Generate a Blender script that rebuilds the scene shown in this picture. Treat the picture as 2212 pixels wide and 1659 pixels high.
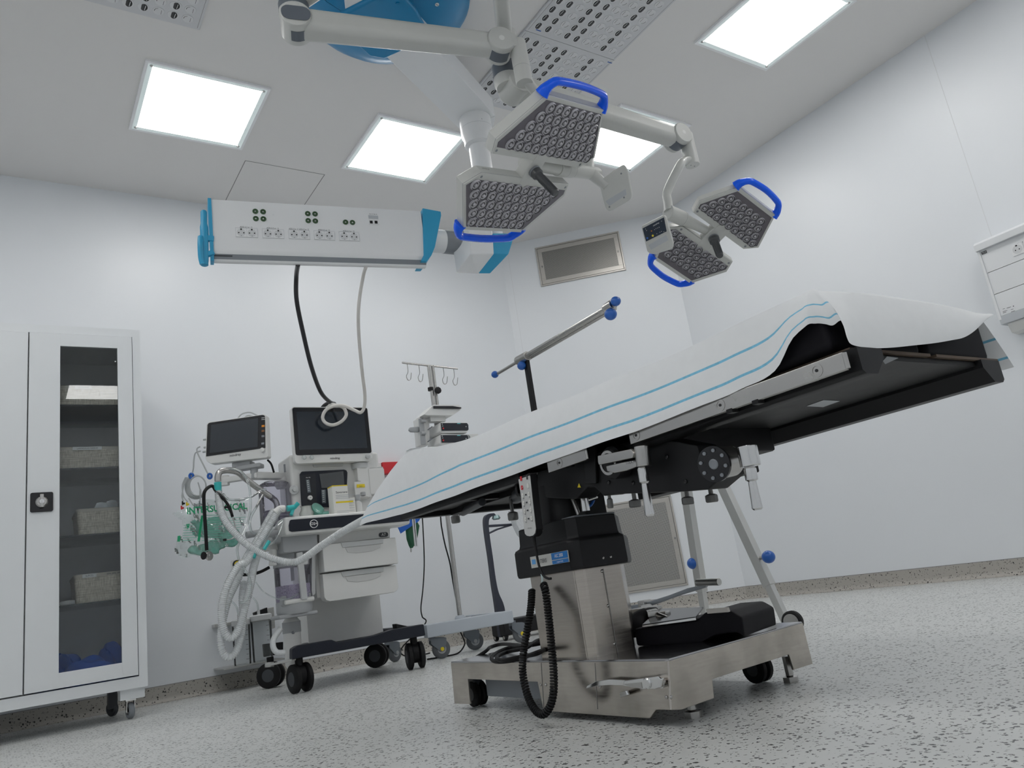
import bpy, bmesh, math, random
from mathutils import Vector, Matrix
random.seed(7)
for o in list(bpy.data.objects):
    bpy.data.objects.remove(o)
scene = bpy.context.scene
COL = scene.collection
V = Vector
pi = math.pi

# ------------------------------------------------------------------ camera
CAM_H = 0.321
YAW, PITCH, ROLL = math.radians(34.8766), math.radians(14.6442), math.radians(-8.5984)
FPX = 1654.27
CF = V((math.sin(YAW)*math.cos(PITCH), math.cos(YAW)*math.cos(PITCH), math.sin(PITCH)))
_r = V((math.cos(YAW), -math.sin(YAW), 0)); _u = _r.cross(CF)
CR = math.cos(ROLL)*_r + math.sin(ROLL)*_u
CU = -math.sin(ROLL)*_r + math.cos(ROLL)*_u
CO = V((0, 0, CAM_H))
cam = bpy.data.cameras.new('camera'); cam.sensor_width = 36; cam.lens = FPX/2212*36
cam.clip_start = 0.02
camo = bpy.data.objects.new('camera', cam); COL.objects.link(camo)
m = Matrix((( CR.x, CU.x, -CF.x, CO.x), (CR.y, CU.y, -CF.y, CO.y), (CR.z, CU.z, -CF.z, CO.z), (0, 0, 0, 1)))
camo.matrix_world = m
scene.camera = camo

# ------------------------------------------------------------------ world, exposure
w = bpy.data.worlds.new('world'); scene.world = w; w.use_nodes = True
w.node_tree.nodes['Background'].inputs[0].default_value = (.5, .52, .55, 1)
w.node_tree.nodes['Background'].inputs[1].default_value = .2
vs = scene.view_settings
vs.view_transform = 'Standard'; vs.look = 'None'; vs.gamma = 1; vs.use_curve_mapping = False
vs.exposure = 0.0
PANEL_LIGHT = 8.2      # emission of the ceiling light panels

# ------------------------------------------------------------------ survey helper: point of the room behind a photo pixel
def at(x, y, X=None, Y=None, Z=None, P=None, N=None):
    d = CR*((x-1106)/FPX) - CU*((y-829.5)/FPX) + CF
    if X is not None: t = (X-CO.x)/d.x
    elif Y is not None: t = (Y-CO.y)/d.y
    elif Z is not None: t = (Z-CO.z)/d.z
    else: t = (V(P)-CO).dot(V(N))/d.dot(V(N))
    return CO + d*t

# ------------------------------------------------------------------ materials
MATS = {}
def nodes(name):
    m = bpy.data.materials.new(name); m.use_nodes = True
    nt = m.node_tree; return m, nt, nt.nodes['Principled BSDF']
def mat(name, col, rough=.45, metal=0., var=.04, scale=14., spec=None, coat=0., alpha=None, stretch=None, bump=0.):
    if name in MATS: return MATS[name]
    m, nt, b = nodes(name)
    tc = nt.nodes.new('ShaderNodeTexCoord'); nz = nt.nodes.new('ShaderNodeTexNoise')
    nz.inputs['Scale'].default_value = scale; nz.inputs['Detail'].default_value = 4
    if stretch:
        mp = nt.nodes.new('ShaderNodeMapping'); mp.inputs['Scale'].default_value = stretch
        nt.links.new(tc.outputs['Object'], mp.inputs[0]); nt.links.new(mp.outputs[0], nz.inputs['Vector'])
    else: nt.links.new(tc.outputs['Object'], nz.inputs['Vector'])
    mx = nt.nodes.new('ShaderNodeMix'); mx.data_type = 'RGBA'
    c = V(col)
    mx.inputs[6].default_value = (*[max(0, x*(1-var)) for x in c], 1)
    mx.inputs[7].default_value = (*[min(1, x*(1+var)) for x in c], 1)
    nt.links.new(nz.outputs['Fac'], mx.inputs[0]); nt.links.new(mx.outputs[2], b.inputs['Base Color'])
    mr = nt.nodes.new('ShaderNodeMapRange'); mr.inputs[3].default_value = max(0.02, rough-.05); mr.inputs[4].default_value = min(1, rough+.05)
    nt.links.new(nz.outputs['Fac'], mr.inputs[0]); nt.links.new(mr.outputs[0], b.inputs['Roughness'])
    b.inputs['Metallic'].default_value = metal
    if spec is not None: b.inputs['Specular IOR Level'].default_value = spec
    if coat: b.inputs['Coat Weight'].default_value = coat; b.inputs['Coat Roughness'].default_value = .08
    if bump:
        bp = nt.nodes.new('ShaderNodeBump'); bp.inputs['Strength'].default_value = bump; bp.inputs['Distance'].default_value = .002
        nt.links.new(nz.outputs['Fac'], bp.inputs['Height']); nt.links.new(bp.outputs[0], b.inputs['Normal'])
    MATS[name] = m; return m
def emis(name, col, s):
    m, nt, b = nodes(name)
    b.inputs['Base Color'].default_value = (.8, .8, .8, 1); b.inputs['Emission Color'].default_value = (*col, 1); b.inputs['Emission Strength'].default_value = s
    MATS[name] = m; return m
def clear(name, tint=(.95, .97, .97), gloss=.06, rough=.03, body=0., bodycol=(.8, .85, .85), ior=1.45):
    """thin clear sheet: see-through, with a fresnel reflection and an optional milky body"""
    m, nt, b = nodes(name); nt.nodes.remove(b)
    out = nt.nodes['Material Output']
    tr = nt.nodes.new('ShaderNodeBsdfTransparent'); tr.inputs[0].default_value = (*tint, 1)
    df = nt.nodes.new('ShaderNodeBsdfPrincipled'); df.inputs['Base Color'].default_value = (*bodycol, 1); df.inputs['Roughness'].default_value = .35
    gl = nt.nodes.new('ShaderNodeBsdfGlossy'); gl.inputs['Roughness'].default_value = rough
    fr = nt.nodes.new('ShaderNodeFresnel'); fr.inputs[0].default_value = ior
    nz = nt.nodes.new('ShaderNodeTexNoise'); nz.inputs['Scale'].default_value = 20
    mr = nt.nodes.new('ShaderNodeMapRange'); mr.inputs[3].default_value = body*.8; mr.inputs[4].default_value = min(1, body*1.2)
    nt.links.new(nz.outputs['Fac'], mr.inputs[0])
    m1 = nt.nodes.new('ShaderNodeMixShader'); nt.links.new(mr.outputs[0], m1.inputs[0])
    nt.links.new(tr.outputs[0], m1.inputs[1]); nt.links.new(df.outputs[0], m1.inputs[2])
    m2 = nt.nodes.new('ShaderNodeMixShader'); nt.links.new(fr.outputs[0], m2.inputs[0])
    nt.links.new(m1.outputs[0], m2.inputs[1]); nt.links.new(gl.outputs[0], m2.inputs[2])
    nt.links.new(m2.outputs[0], out.inputs[0])
    MATS[name] = m; return m

def speckle(name, base, chip1, chip2, dens=(.30, .22), sc=(95., 150.), rough=.35, var=.05, thr=(.26, .3), stretch=(1, 1, 1)):
    m, nt, b = nodes(name)
    L = nt.links.new
    tc = nt.nodes.new('ShaderNodeTexCoord')
    big = nt.nodes.new('ShaderNodeTexNoise'); big.inputs['Scale'].default_value = 1.3; big.inputs['Detail'].default_value = 6
    L(tc.outputs['Object'], big.inputs['Vector'])
    mx = nt.nodes.new('ShaderNodeMix'); mx.data_type = 'RGBA'
    mx.inputs[6].default_value = (*[x*(1-var) for x in base], 1); mx.inputs[7].default_value = (*[x*(1+var) for x in base], 1)
    L(big.outputs['Fac'], mx.inputs[0]); last = mx.outputs[2]
    warp = nt.nodes.new('ShaderNodeTexNoise'); warp.inputs['Scale'].default_value = 160; L(tc.outputs['Object'], warp.inputs['Vector'])
    wm = nt.nodes.new('ShaderNodeVectorMath'); wm.operation = 'SCALE'; wm.inputs['Scale'].default_value = .012; L(warp.outputs['Color'], wm.inputs[0])
    wa = nt.nodes.new('ShaderNodeVectorMath'); wa.operation = 'ADD'; L(tc.outputs['Object'], wa.inputs[0]); L(wm.outputs[0], wa.inputs[1])
    for i, chip in enumerate((chip1, chip2)):
        mp = nt.nodes.new('ShaderNodeMapping'); mp.inputs['Rotation'].default_value = (0, 0, .5*i); mp.inputs['Location'].default_value = (i*3.1, i, 0)
        mp.inputs['Scale'].default_value = stretch
        L(wa.outputs[0], mp.inputs[0])
        vo = nt.nodes.new('ShaderNodeTexVoronoi'); vo.inputs['Scale'].default_value = sc[i]; L(mp.outputs[0], vo.inputs['Vector'])
        sp = nt.nodes.new('ShaderNodeSeparateColor'); L(vo.outputs['Color'], sp.inputs[0])
        a = nt.nodes.new('ShaderNodeMath'); a.operation = 'LESS_THAN'; a.inputs[1].default_value = dens[i]; L(sp.outputs[0], a.inputs[0])
        sz = nt.nodes.new('ShaderNodeMath'); sz.operation = 'MULTIPLY'; L(sp.outputs[1], sz.inputs[0]); sz.inputs[1].default_value = thr[i]
        d = nt.nodes.new('ShaderNodeMath'); d.operation = 'LESS_THAN'; L(vo.outputs['Distance'], d.inputs[0])
        ad = nt.nodes.new('ShaderNodeMath'); ad.operation = 'ADD'; L(sz.outputs[0], ad.inputs[0]); ad.inputs[1].default_value = thr[i]*.45
        L(ad.outputs[0], d.inputs[1])
        k = nt.nodes.new('ShaderNodeMath'); k.operation = 'MULTIPLY'; L(a.outputs[0], k.inputs[0]); L(d.outputs[0], k.inputs[1])
        x = nt.nodes.new('ShaderNodeMix'); x.data_type = 'RGBA'; L(k.outputs[0], x.inputs[0]); L(last, x.inputs[6]); x.inputs[7].default_value = (*chip, 1)
        last = x.outputs[2]
    L(last, b.inputs['Base Color']); b.inputs['Roughness'].default_value = rough
    MATS[name] = m; return m

def perforated(name, metal_col, hole_col, pitch, frac):
    """fine square perforation, far too small to model"""
    m, nt, b = nodes(name); L = nt.links.new
    tc = nt.nodes.new('ShaderNodeTexCoord'); sp = nt.nodes.new('ShaderNodeSeparateXYZ'); L(tc.outputs['Object'], sp.inputs[0])
    def wave(sock, off):
        a = nt.nodes.new('ShaderNodeMath'); a.operation = 'MULTIPLY_ADD'; L(sock, a.inputs[0]); a.inputs[1].default_value = 1/pitch; a.inputs[2].default_value = off
        f = nt.nodes.new('ShaderNodeMath'); f.operation = 'FRACT'; L(a.outputs[0], f.inputs[0])
        s = nt.nodes.new('ShaderNodeMath'); s.operation = 'LESS_THAN'; L(f.outputs[0], s.inputs[0]); s.inputs[1].default_value = frac
        return s.outputs[0]
    k = nt.nodes.new('ShaderNodeMath'); k.operation = 'MULTIPLY'; L(wave(sp.outputs[0], .1), k.inputs[0]); L(wave(sp.outputs[2], .2), k.inputs[1])
    x = nt.nodes.new('ShaderNodeMix'); x.data_type = 'RGBA'; L(k.outputs[0], x.inputs[0]); x.inputs[6].default_value = (*metal_col, 1); x.inputs[7].default_value = (*hole_col, 1)
    L(x.outputs[2], b.inputs['Base Color'])
    iv = nt.nodes.new('ShaderNodeMath'); iv.operation = 'SUBTRACT'; iv.inputs[0].default_value = .8; L(k.outputs[0], iv.inputs[1]); iv.use_clamp = True
    L(iv.outputs[0], b.inputs['Metallic']); b.inputs['Roughness'].default_value = .42
    MATS[name] = m; return m

def brushed(name, col, rough=.3, stretch=(2, 60, 60), var=.12, dirt=0., metal=.9):
    m, nt, b = nodes(name); L = nt.links.new
    tc = nt.nodes.new('ShaderNodeTexCoord'); mp = nt.nodes.new('ShaderNodeMapping'); mp.inputs['Scale'].default_value = stretch
    L(tc.outputs['Object'], mp.inputs[0])
    nz = nt.nodes.new('ShaderNodeTexNoise'); nz.inputs['Scale'].default_value = 6; nz.inputs['Detail'].default_value = 6; L(mp.outputs[0], nz.inputs['Vector'])
    mr = nt.nodes.new('ShaderNodeMapRange'); mr.inputs[3].default_value = rough*.7; mr.inputs[4].default_value = rough*1.4; L(nz.outputs['Fac'], mr.inputs[0])
    n2 = nt.nodes.new('ShaderNodeTexNoise'); n2.inputs['Scale'].default_value = 9; n2.inputs['Detail'].default_value = 8; L(tc.outputs['Object'], n2.inputs['Vector'])
    mx = nt.nodes.new('ShaderNodeMix'); mx.data_type = 'RGBA'; L(nz.outputs['Fac'], mx.inputs[0])
    mx.inputs[6].default_value = (*[x*(1-var) for x in col], 1); mx.inputs[7].default_value = (*[min(1, x*(1+var)) for x in col], 1)
    last = mx.outputs[2]
    if dirt:
        cr = nt.nodes.new('ShaderNodeMapRange'); cr.inputs[1].default_value = .45; cr.inputs[2].default_value = .7; cr.inputs[4].default_value = dirt; L(n2.outputs['Fac'], cr.inputs[0])
        d = nt.nodes.new('ShaderNodeMix'); d.data_type = 'RGBA'; L(cr.outputs[0], d.inputs[0]); L(last, d.inputs[6]); d.inputs[7].default_value = (*[x*.45 for x in col], 1); last = d.outputs[2]
    L(last, b.inputs['Base Color']); L(mr.outputs[0], b.inputs['Roughness']); b.inputs['Metallic'].default_value = metal
    MATS[name] = m; return m

# ------------------------------------------------------------------ mesh builders (each adds to a bmesh)
def nb(): return bmesh.new()
def merge(bm, t, mi=0):
    for f in t.faces: f.material_index = mi
    bmesh.ops.recalc_face_normals(t, faces=t.faces)
    me = bpy.data.meshes.new('tmp'); t.to_mesh(me); t.free(); bm.from_mesh(me); bpy.data.meshes.remove(me)
    return bm
def bevel(t, off, seg=2):
    if off > 0: bmesh.ops.bevel(t, geom=list(t.edges), offset=off, segments=seg, profile=.5, affect='EDGES', clamp_overlap=True)
def box(bm, c, s, bev=0., rot=None, mi=0, seg=2):
    t = bmesh.new(); bmesh.ops.create_cube(t, size=1)
    for v in t.verts: v.co = V((v.co.x*s[0], v.co.y*s[1], v.co.z*s[2]))
    bevel(t, bev, seg)
    M = Matrix.Translation(V(c))
    if rot is not None: M = M @ rot.to_4x4()
    t.transform(M); return merge(bm, t, mi)
def bb(bm, lo, hi, bev=0., mi=0, seg=2):
    lo, hi = V(lo), V(hi); return box(bm, (lo+hi)/2, [abs(x) for x in hi-lo], bev, None, mi, seg)
def beam(bm, p0, p1, w, hgt, bev=0., up=(0, 0, 1), mi=0):
    """box from p0 to p1, w wide, hgt high"""
    p0, p1 = V(p0), V(p1); d = (p1-p0); L = d.length; d.normalize(); u = V(up); s = d.cross(u).normalized(); u = s.cross(d)
    R = Matrix((d, s, u)).transposed(); return box(bm, (p0+p1)/2, (L, w, hgt), bev, R, mi)
def frame_of(d):
    d = V(d).normalized(); a = V((0, 0, 1)) if abs(d.z) < .9 else V((1, 0, 0)); x = a.cross(d).normalized(); return x, d.cross(x)
def cyl(bm, p0, p1, r0, r1=None, seg=20, cap=True, mi=0, bev=0.):
    p0, p1 = V(p0), V(p1); r1 = r0 if r1 is None else r1
    prof = [(r0, 0), (r1, (p1-p0).length)]
    if bev:
        L = (p1-p0).length; prof = [(r0-bev, 0), (r0-.3*bev, .3*bev), (r0, bev), (r1, L-bev), (r1-.3*bev, L-.3*bev), (r1-bev, L)]
    return lathe(bm, prof, p0, p1-p0, seg, cap, mi)
def lathe(bm, prof, o=(0, 0, 0), ax=(0, 0, 1), seg=24, cap=True, mi=0):
    x, y = frame_of(ax); z = V(ax).normalized(); o = V(o); t = bmesh.new(); rings = []
    for r, hh in prof:
        rings.append([t.verts.new(o + z*hh + (x*math.cos(2*pi*i/seg)+y*math.sin(2*pi*i/seg))*max(r, 1e-5)) for i in range(seg)])
    for a, b in zip(rings, rings[1:]):
        for i in range(seg): t.faces.new((a[i], a[(i+1) % seg], b[(i+1) % seg], b[i]))
    if cap: t.faces.new(rings[0][::-1]); t.faces.new(rings[-1])
    return merge(bm, t, mi)
def sph(bm, c, r, seg=16, sc=(1, 1, 1), mi=0):
    t = bmesh.new(); bmesh.ops.create_uvsphere(t, u_segments=seg, v_segments=max(6, seg*2//3), radius=r)
    for v in t.verts: v.co = V((v.co.x*sc[0], v.co.y*sc[1], v.co.z*sc[2])) + V(c)
    return merge(bm, t, mi)
def spline(pts, n=8, closed=False):
    P = [V(p) for p in pts]; out = []; N = len(P)
    rng = range(N) if closed else range(N-1)
    for i in rng:
        if closed: a, b, c, d = P[i-1], P[i], P[(i+1) % N], P[(i+2) % N]
        else: a, b, c, d = P[max(i-1, 0)], P[i], P[i+1], P[min(i+2, N-1)]
        for k in range(n):
            t = k/n
            out.append(.5*((2*b)+(c-a)*t+(2*a-5*b+4*c-d)*t*t+(3*b-a-3*c+d)*t**3))
    if not closed: out.append(P[-1])
    return out
def tube(bm, pts, r, seg=8, closed=False, mi=0, flat=None, up=None):
    """sweep a circle (or an ellipse: flat = (a, b)) along pts; r may be a list"""
    P = [V(p) for p in pts]; t = bmesh.new(); rings = []; N = len(P)
    tan = []
    for i in range(N):
        a = P[i-1] if (i > 0 or closed) else P[i]; b = P[(i+1) % N] if (i < N-1 or closed) else P[i]
        d = b-a; tan.append(d.normalized() if d.length > 1e-9 else V((0, 0, 1)))
    x, y = frame_of(tan[0])
    if up is not None: y = (V(up)-tan[0]*V(up).dot(tan[0])).normalized(); x = y.cross(tan[0])
    for i in range(N):
        if i > 0:
            x = (x - tan[i]*x.dot(tan[i])).normalized(); y = tan[i].cross(x)
        rr = r[i] if isinstance(r, (list, tuple)) else r
        ra, rb = (rr, rr) if flat is None else (flat[0]*rr, flat[1]*rr)
        rings.append([t.verts.new(P[i] + x*math.cos(2*pi*k/seg)*ra + y*math.sin(2*pi*k/seg)*rb) for k in range(seg)])
    pairs = list(zip(rings, rings[1:])) + ([(rings[-1], rings[0])] if closed else [])
    for a, b in pairs:
        for k in range(seg): t.faces.new((a[k], a[(k+1) % seg], b[(k+1) % seg], b[k]))
    if not closed: t.faces.new(rings[0][::-1]); t.faces.new(rings[-1])
    return merge(bm, t, mi)
def prism(bm, pts, vec, bev=0., mi=0, seg=2):
    t = bmesh.new(); a = [t.verts.new(V(p)) for p in pts]; b = [t.verts.new(V(p)+V(vec)) for p in pts]; n = len(a)
    t.faces.new(a[::-1]); t.faces.new(b)
    for i in range(n): t.faces.new((a[i], a[(i+1) % n], b[(i+1) % n], b[i]))
    bmesh.ops.recalc_face_normals(t, faces=t.faces); bevel(t, bev, seg); return merge(bm, t, mi)
def loft(bm, rings, cap=True, mi=0, closed=True):
    t = bmesh.new(); R = [[t.verts.new(V(p)) for p in r] for r in rings]; n = len(R[0])
    for a, b in zip(R, R[1:]):
        for i in range(n if closed else n-1): t.faces.new((a[i], a[(i+1) % n], b[(i+1) % n], b[i]))
    if cap and closed: t.faces.new(R[0][::-1]); t.faces.new(R[-1])
    return merge(bm, t, mi)
def rrect(w, hgt, r, seg=5):
    """rounded rectangle outline, centred, as (u, v) list"""
    out = []
    for cx, cy, a0 in ((w/2-r, hgt/2-r, 0), (-w/2+r, hgt/2-r, 90), (-w/2+r, -hgt/2+r, 180), (w/2-r, -hgt/2+r, 270)):
        for k in range(seg+1):
            a = math.radians(a0+90*k/seg); out.append((cx+r*math.cos(a), cy+r*math.sin(a)))
    return out
def plate(bm, c, u, v, w, hgt, th, r=0., bev=0., mi=0):
    """rounded plate centred at c in the plane (u, v), thickness th along u x v"""
    u, v, c = V(u).normalized(), V(v).normalized(), V(c); n = u.cross(v)
    pts = rrect(w, hgt, r) if r > 0 else [(-w/2, -hgt/2), (w/2, -hgt/2), (w/2, hgt/2), (-w/2, hgt/2)]
    return prism(bm, [c+u*a+v*b-n*th/2 for a, b in pts], n*th, bev, mi)

# ------------------------------------------------------------------ objects
ANG = math.radians(38)
def obj(name, bm, mats, parent=None, world=True, smooth=True, label=None, kind=None):
    """one mesh object; with world=True the bmesh is in room coordinates and is moved into the parent's frame"""
    me = bpy.data.meshes.new(name)
    if parent is not None and world: bm.transform(world_of(parent).inverted())
    bm.to_mesh(me); bm.free()
    for m in (mats if isinstance(mats, (list, tuple)) else [mats]): me.materials.append(m)
    if smooth:
        me.polygons.foreach_set('use_smooth', [True]*len(me.polygons)); me.set_sharp_from_angle(angle=ANG)
    o = bpy.data.objects.new(name, me); COL.objects.link(o)
    if smooth and len(me.polygons) < 4000: wn = o.modifiers.new('weighted_normals', 'WEIGHTED_NORMAL'); wn.keep_sharp = True
    if parent is not None: o.parent = parent
    if label: o['label'] = label
    if kind: o['kind'] = kind
    return o
def world_of(o):
    M = o.matrix_basis.copy(); p = o.parent
    while p is not None: M = p.matrix_basis @ M; p = p.parent
    return M
def tag(o, label, cat, group=None):
    o['label'] = label; o['category'] = cat
    if group: o['group'] = group
    return o
def thing(name, label, cat, loc=(0, 0, 0), rot=None, group=None):
    o = bpy.data.objects.new(name, None); COL.objects.link(o); o.empty_display_size = .1
    o.location = loc
    if rot is not None: o.rotation_euler = rot.to_euler()
    return tag(o, label, cat, group)
def recentre(o):
    """put a mesh thing's origin at the middle of its underside"""
    me = o.data; xs = [v.co for v in me.vertices]
    c = V(((min(v.x for v in xs)+max(v.x for v in xs))/2, (min(v.y for v in xs)+max(v.y for v in xs))/2, min(v.z for v in xs)))
    me.transform(Matrix.Translation(-c)); o.location = c; return o
def copy_tree(o, parent=None):
    c = o.copy(); COL.objects.link(c); c.parent = parent
    for ch in list(o.children): copy_tree(ch, c)
    return c
def text(s, size, loc, xd, yd, m, parent, name='lettering', align='CENTER', bold=0., sx=1.):
    cu = bpy.data.curves.new('txt', 'FONT'); cu.body = s; cu.size = size; cu.align_x = align; cu.align_y = 'CENTER'; cu.offset = bold; cu.resolution_u = 3
    o = bpy.data.objects.new('txt', cu); COL.objects.link(o)
    bpy.context.view_layer.update()
    me = bpy.data.meshes.new_from_object(o.evaluated_get(bpy.context.evaluated_depsgraph_get()))
    bpy.data.objects.remove(o); bpy.data.curves.remove(cu)
    x, y = V(xd).normalized(), V(yd).normalized(); y = (y-x*y.dot(x)).normalized(); z = x.cross(y)
    M = Matrix((( x.x*sx, y.x, z.x, loc[0]), (x.y*sx, y.y, z.y, loc[1]), (x.z*sx, y.z, z.z, loc[2]), (0, 0, 0, 1)))
    me.transform(world_of(parent).inverted() @ M if parent else M); me.name = name
    me.materials.clear(); me.materials.append(m)
    o = bpy.data.objects.new(name, me); COL.objects.link(o); o.parent = parent
    return o

# ------------------------------------------------------------------ palette
WALL = mat('wall_laminate', (.81, .84, .875), .38, var=.015, scale=2.)
CEIL = mat('ceiling_paint', (.80, .79, .78), .6, var=.015, scale=2.)
FLOOR = speckle('floor_vinyl', (.66, .675, .665), (.03, .033, .035), (.17, .17, .165), dens=(.34, .16), sc=(118., 170.), thr=(.38, .34))
COVE = speckle('cove_vinyl', (.43, .41, .375), (.02, .02, .02), (.08, .07, .065), dens=(.30, .2), sc=(110., 160.), thr=(.36, .30), rough=.45)
SEAM = mat('seam_grey', (.25, .25, .25), .7)
WHITE = mat('white_enamel', (.82, .835, .85), .3, var=.015)
OFFW = mat('off_white_plastic', (.76, .765, .75), .38, var=.02)
WARMW = mat('lamp_grey_white', (.60, .61, .59), .33, var=.02)
GREYL = mat('light_grey_plastic', (.50, .53, .56), .4)
GREYM = mat('mid_grey_plastic', (.24, .26, .285), .45)
GREYD = mat('dark_grey_plastic', (.045, .05, .058), .4)
SLATE = mat('slate_band', (.13, .15, .18), .35)
NAVY = mat('navy_plastic', (.011, .014, .024), .38, spec=.35)
BLACK = mat('black_paint', (.0095, .0095, .011), .45, var=.1, spec=.3)
BLACKG = mat('black_gloss', (.012, .012, .015), .12)
RUBBER = mat('black_rubber', (.006, .006, .007), .6, spec=.3)
PADBLK = mat('black_upholstery', (.004, .0035, .006), .6, spec=.2, bump=.1)
CYAN = mat('pendant_blue', (.03, .36, .62), .35)
CYAND = mat('canopy_blue', (.0, .22, .47), .3)
BLUE = mat('handle_blue', (.0, .12, 1.0), .22, spec=.4)
KBLUE = mat('knob_blue', (.012, .11, .45), .3, coat=.2)
STEEL = brushed('brushed_steel', (.52, .475, .43), .22, (2, 2, 70), dirt=.2, metal=1., var=.18)
STEELH = brushed('brushed_steel_flat', (.55, .51, .465), .20, (3, 3, 30), dirt=.5, metal=1., var=.15)
STEELP = brushed('polished_steel', (.40, .40, .41), .13, (20, 3, 20), dirt=.1, metal=1.)
CHROME = mat('chrome', (.72, .72, .72), .13, 1., var=.05)
SATIN = mat('satin_nickel', (.50, .49, .475), .26, 1., var=.08)
ALU = mat('aluminium_tube', (.60, .60, .585), .36, .85, var=.05)
INKD = mat('dark_print', (.05, .05, .06), .6)
INKL = mat('pale_print', (.85, .86, .86), .5)
RED = mat('red_plastic', (.62, .02, .03), .4)
YEL = mat('yellow_plastic', (.85, .66, .02), .4)
ORANGE = mat('orange_key', (.9, .32, .02), .4)
# ================================================================== THE ROOM
H = 3.0
XR, YL = 4.36, 4.70                      # right wall, left (far) wall
CH0, CH1 = V((3.36, 4.70, 0)), V((4.36, 3.80, 0))   # splayed corner between them
XB, YB = -1.48, -2.04                      # walls behind the camera
def struct(o): o['kind'] = 'structure'; return o
b = nb(); bb(b, (XB-.1, YB-.1, -.06), (XR+.1, YL+.1, 0)); floor = struct(obj('floor', b, FLOOR))
b = nb(); bb(b, (XB-.1, YB-.1, H), (XR+.1, YL+.1, H+.06)); ceiling = struct(obj('ceiling', b, CEIL))
b = nb(); bb(b, (XB-.1, YL, 0), (CH0.x+.1, YL+.08, H)); wall_left = struct(obj('wall_left', b, WALL))
b = nb(); bb(b, (XR, YB-.1, 0), (XR+.08, CH1.y+.1, H)); wall_right = struct(obj('wall_right', b, WALL))
CD = (CH1-CH0).normalized(); CN = V((CD.y, -CD.x, 0))        # along the splayed wall; into the room
CL = (CH1-CH0).length
if CN.dot(-CH0) < 0: CN = -CN
b = nb(); beam(b, CH0+V((0, 0, H/2))-CN*.03, CH1+V((0, 0, H/2))-CN*.03, .06, H); wall_corner = struct(obj('wall_corner', b, WALL))
b = nb(); bb(b, (XB-.08, YB-.1, 0), (XB, YL+.1, H)); struct(obj('wall_back', b, WALL))
b = nb(); bb(b, (XB-.1, YB-.08, 0), (XR+.1, YB, H)); struct(obj('wall_near', b, WALL))
# coved vinyl skirting
def skirting(name, p0, p1, n):
    p0, p1, n = V(p0), V(p1), V(n); b = nb()
    prof = [(0, .083), (.004, .083), (.006, .03), (.011, .014), (.022, .004), (.03, .0006), (0, .0006)]
    loft(b, [[p+n*a+V((0, 0, z)) for a, z in prof] for p in (p0, p1)])
    o = struct(obj(name, b, COVE))
    s = nb(); beam(s, p0+n*.002+V((0, 0, .0845)), p1+n*.002+V((0, 0, .0845)), .004, .003); obj('top_edge', s, SEAM, o)
    return o
skirting('baseboard_left', (XB, YL, 0), CH0, (0, -1, 0))
skirting('baseboard_corner', CH0, CH1, CN)
skirting('baseboard_right', CH1, (XR, YB, 0), (-1, 0, 0))
# panel joints
def joint(parent, p0, p1, n, wd=.003):
    b = nb(); beam(b, p0, p1, wd, .0012, up=n); return obj('panel_joint', b, SEAM, parent)
JW = mat('joint_wall', (.70, .715, .73), .6)
for z0, z1, p in ((.09, H, CH0+CD*.056+CN*.0005),):
    b = nb(); beam(b, p+V((0, 0, z0)), p+V((0, 0, z1)), .002, .001, up=CN); obj('panel_joint', b, JW, wall_corner)
b = nb(); beam(b, (XR-.0005, 1.641, .09), (XR-.0005, 1.641, H), .002, .001, up=(1, 0, 0)); obj('panel_joint', b, JW, wall_right)
hx0, hx1, hy0, hy1 = 1.184, 1.676, 4.118, 4.62
for p0, p1 in (((hx0, hy0), (hx1, hy0)), ((hx1, hy0), (hx1, hy1)), ((hx1, hy1), (hx0, hy1)), ((hx0, hy1), (hx0, hy0))):
    joint(ceiling, (*p0, H-.0003), (*p1, H-.0003), (0, 0, 1), .004)

# ------------------------------------------------------------------ ceiling light panels
FRAMEW = mat('light_frame_white', (.92, .93, .95), .4)
GLASSE = emis('glass_edge_lit', (.60, .80, .80), .30)
GLOW = emis('lit_diffuser', (1.0, .985, .96), PANEL_LIGHT)
def light_panel(x, y, label):
    s = .598
    t = thing('ceiling_light', label, 'ceiling light', (x, y, H-.012), group='square ceiling light panels')
    def ring(o, i, z0, z1):
        r = nb()
        for a, c in (((-o, -o), (o, -i)), ((-o, i), (o, o)), ((-o, -i), (-i, i)), ((i, -i), (o, i))):
            bb(r, (*a, z0), (*c, z1))
        return r
    obj('frame', ring(s/2, s/2-.014, 0, .012), FRAMEW, t, world=False)
    obj('glass_rim', ring(s/2-.014, s/2-.036, .002, .011), GLASSE, t, world=False)
    d = nb(); bb(d, (-s/2+.036, -s/2+.036, .004), (s/2-.036, s/2-.036, .010)); obj('diffuser', d, GLOW, t, world=False)
    sc = None
    for i, j in ((-1, -1), (1, -1), (1, 1), (-1, 1)):
        if sc is None:
            r = nb(); lathe(r, [(.0085, -.005), (.0085, .002), (.006, .006), (.003, .0065)], (0, 0, 0), (0, 0, -1), 12); sc = obj('screw', r, SATIN, t, world=False)
            o = sc
        else: o = sc.copy(); COL.objects.link(o)
        o.location = (i*(s/2-.03), j*(s/2-.03), .003)
    return t
light_panel(.836, 3.702, 'square lit ceiling panel above the white cabinet, leftmost of the lit panels')
light_panel(2.040, 3.702, 'square lit ceiling panel left of the lamp column, behind the pendant arm')
light_panel(3.352, 3.108, 'square lit ceiling panel partly hidden behind the small lamp arm')
light_panel(3.378, 1.930, 'square lit ceiling panel at the top right, cut by the frame edge')
# the same panels carry on round the room, behind and above the camera
HID = 'square lit ceiling panel of the row behind the camera'
for x, y in ((3.378, .73), (-.49, 3.108), (-.49, 1.93), (-.49, .73), (-.49, -.45), (.836, -1.04), (2.04, -1.04), (3.378, -.45)):
    light_panel(x, y, HID)

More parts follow.
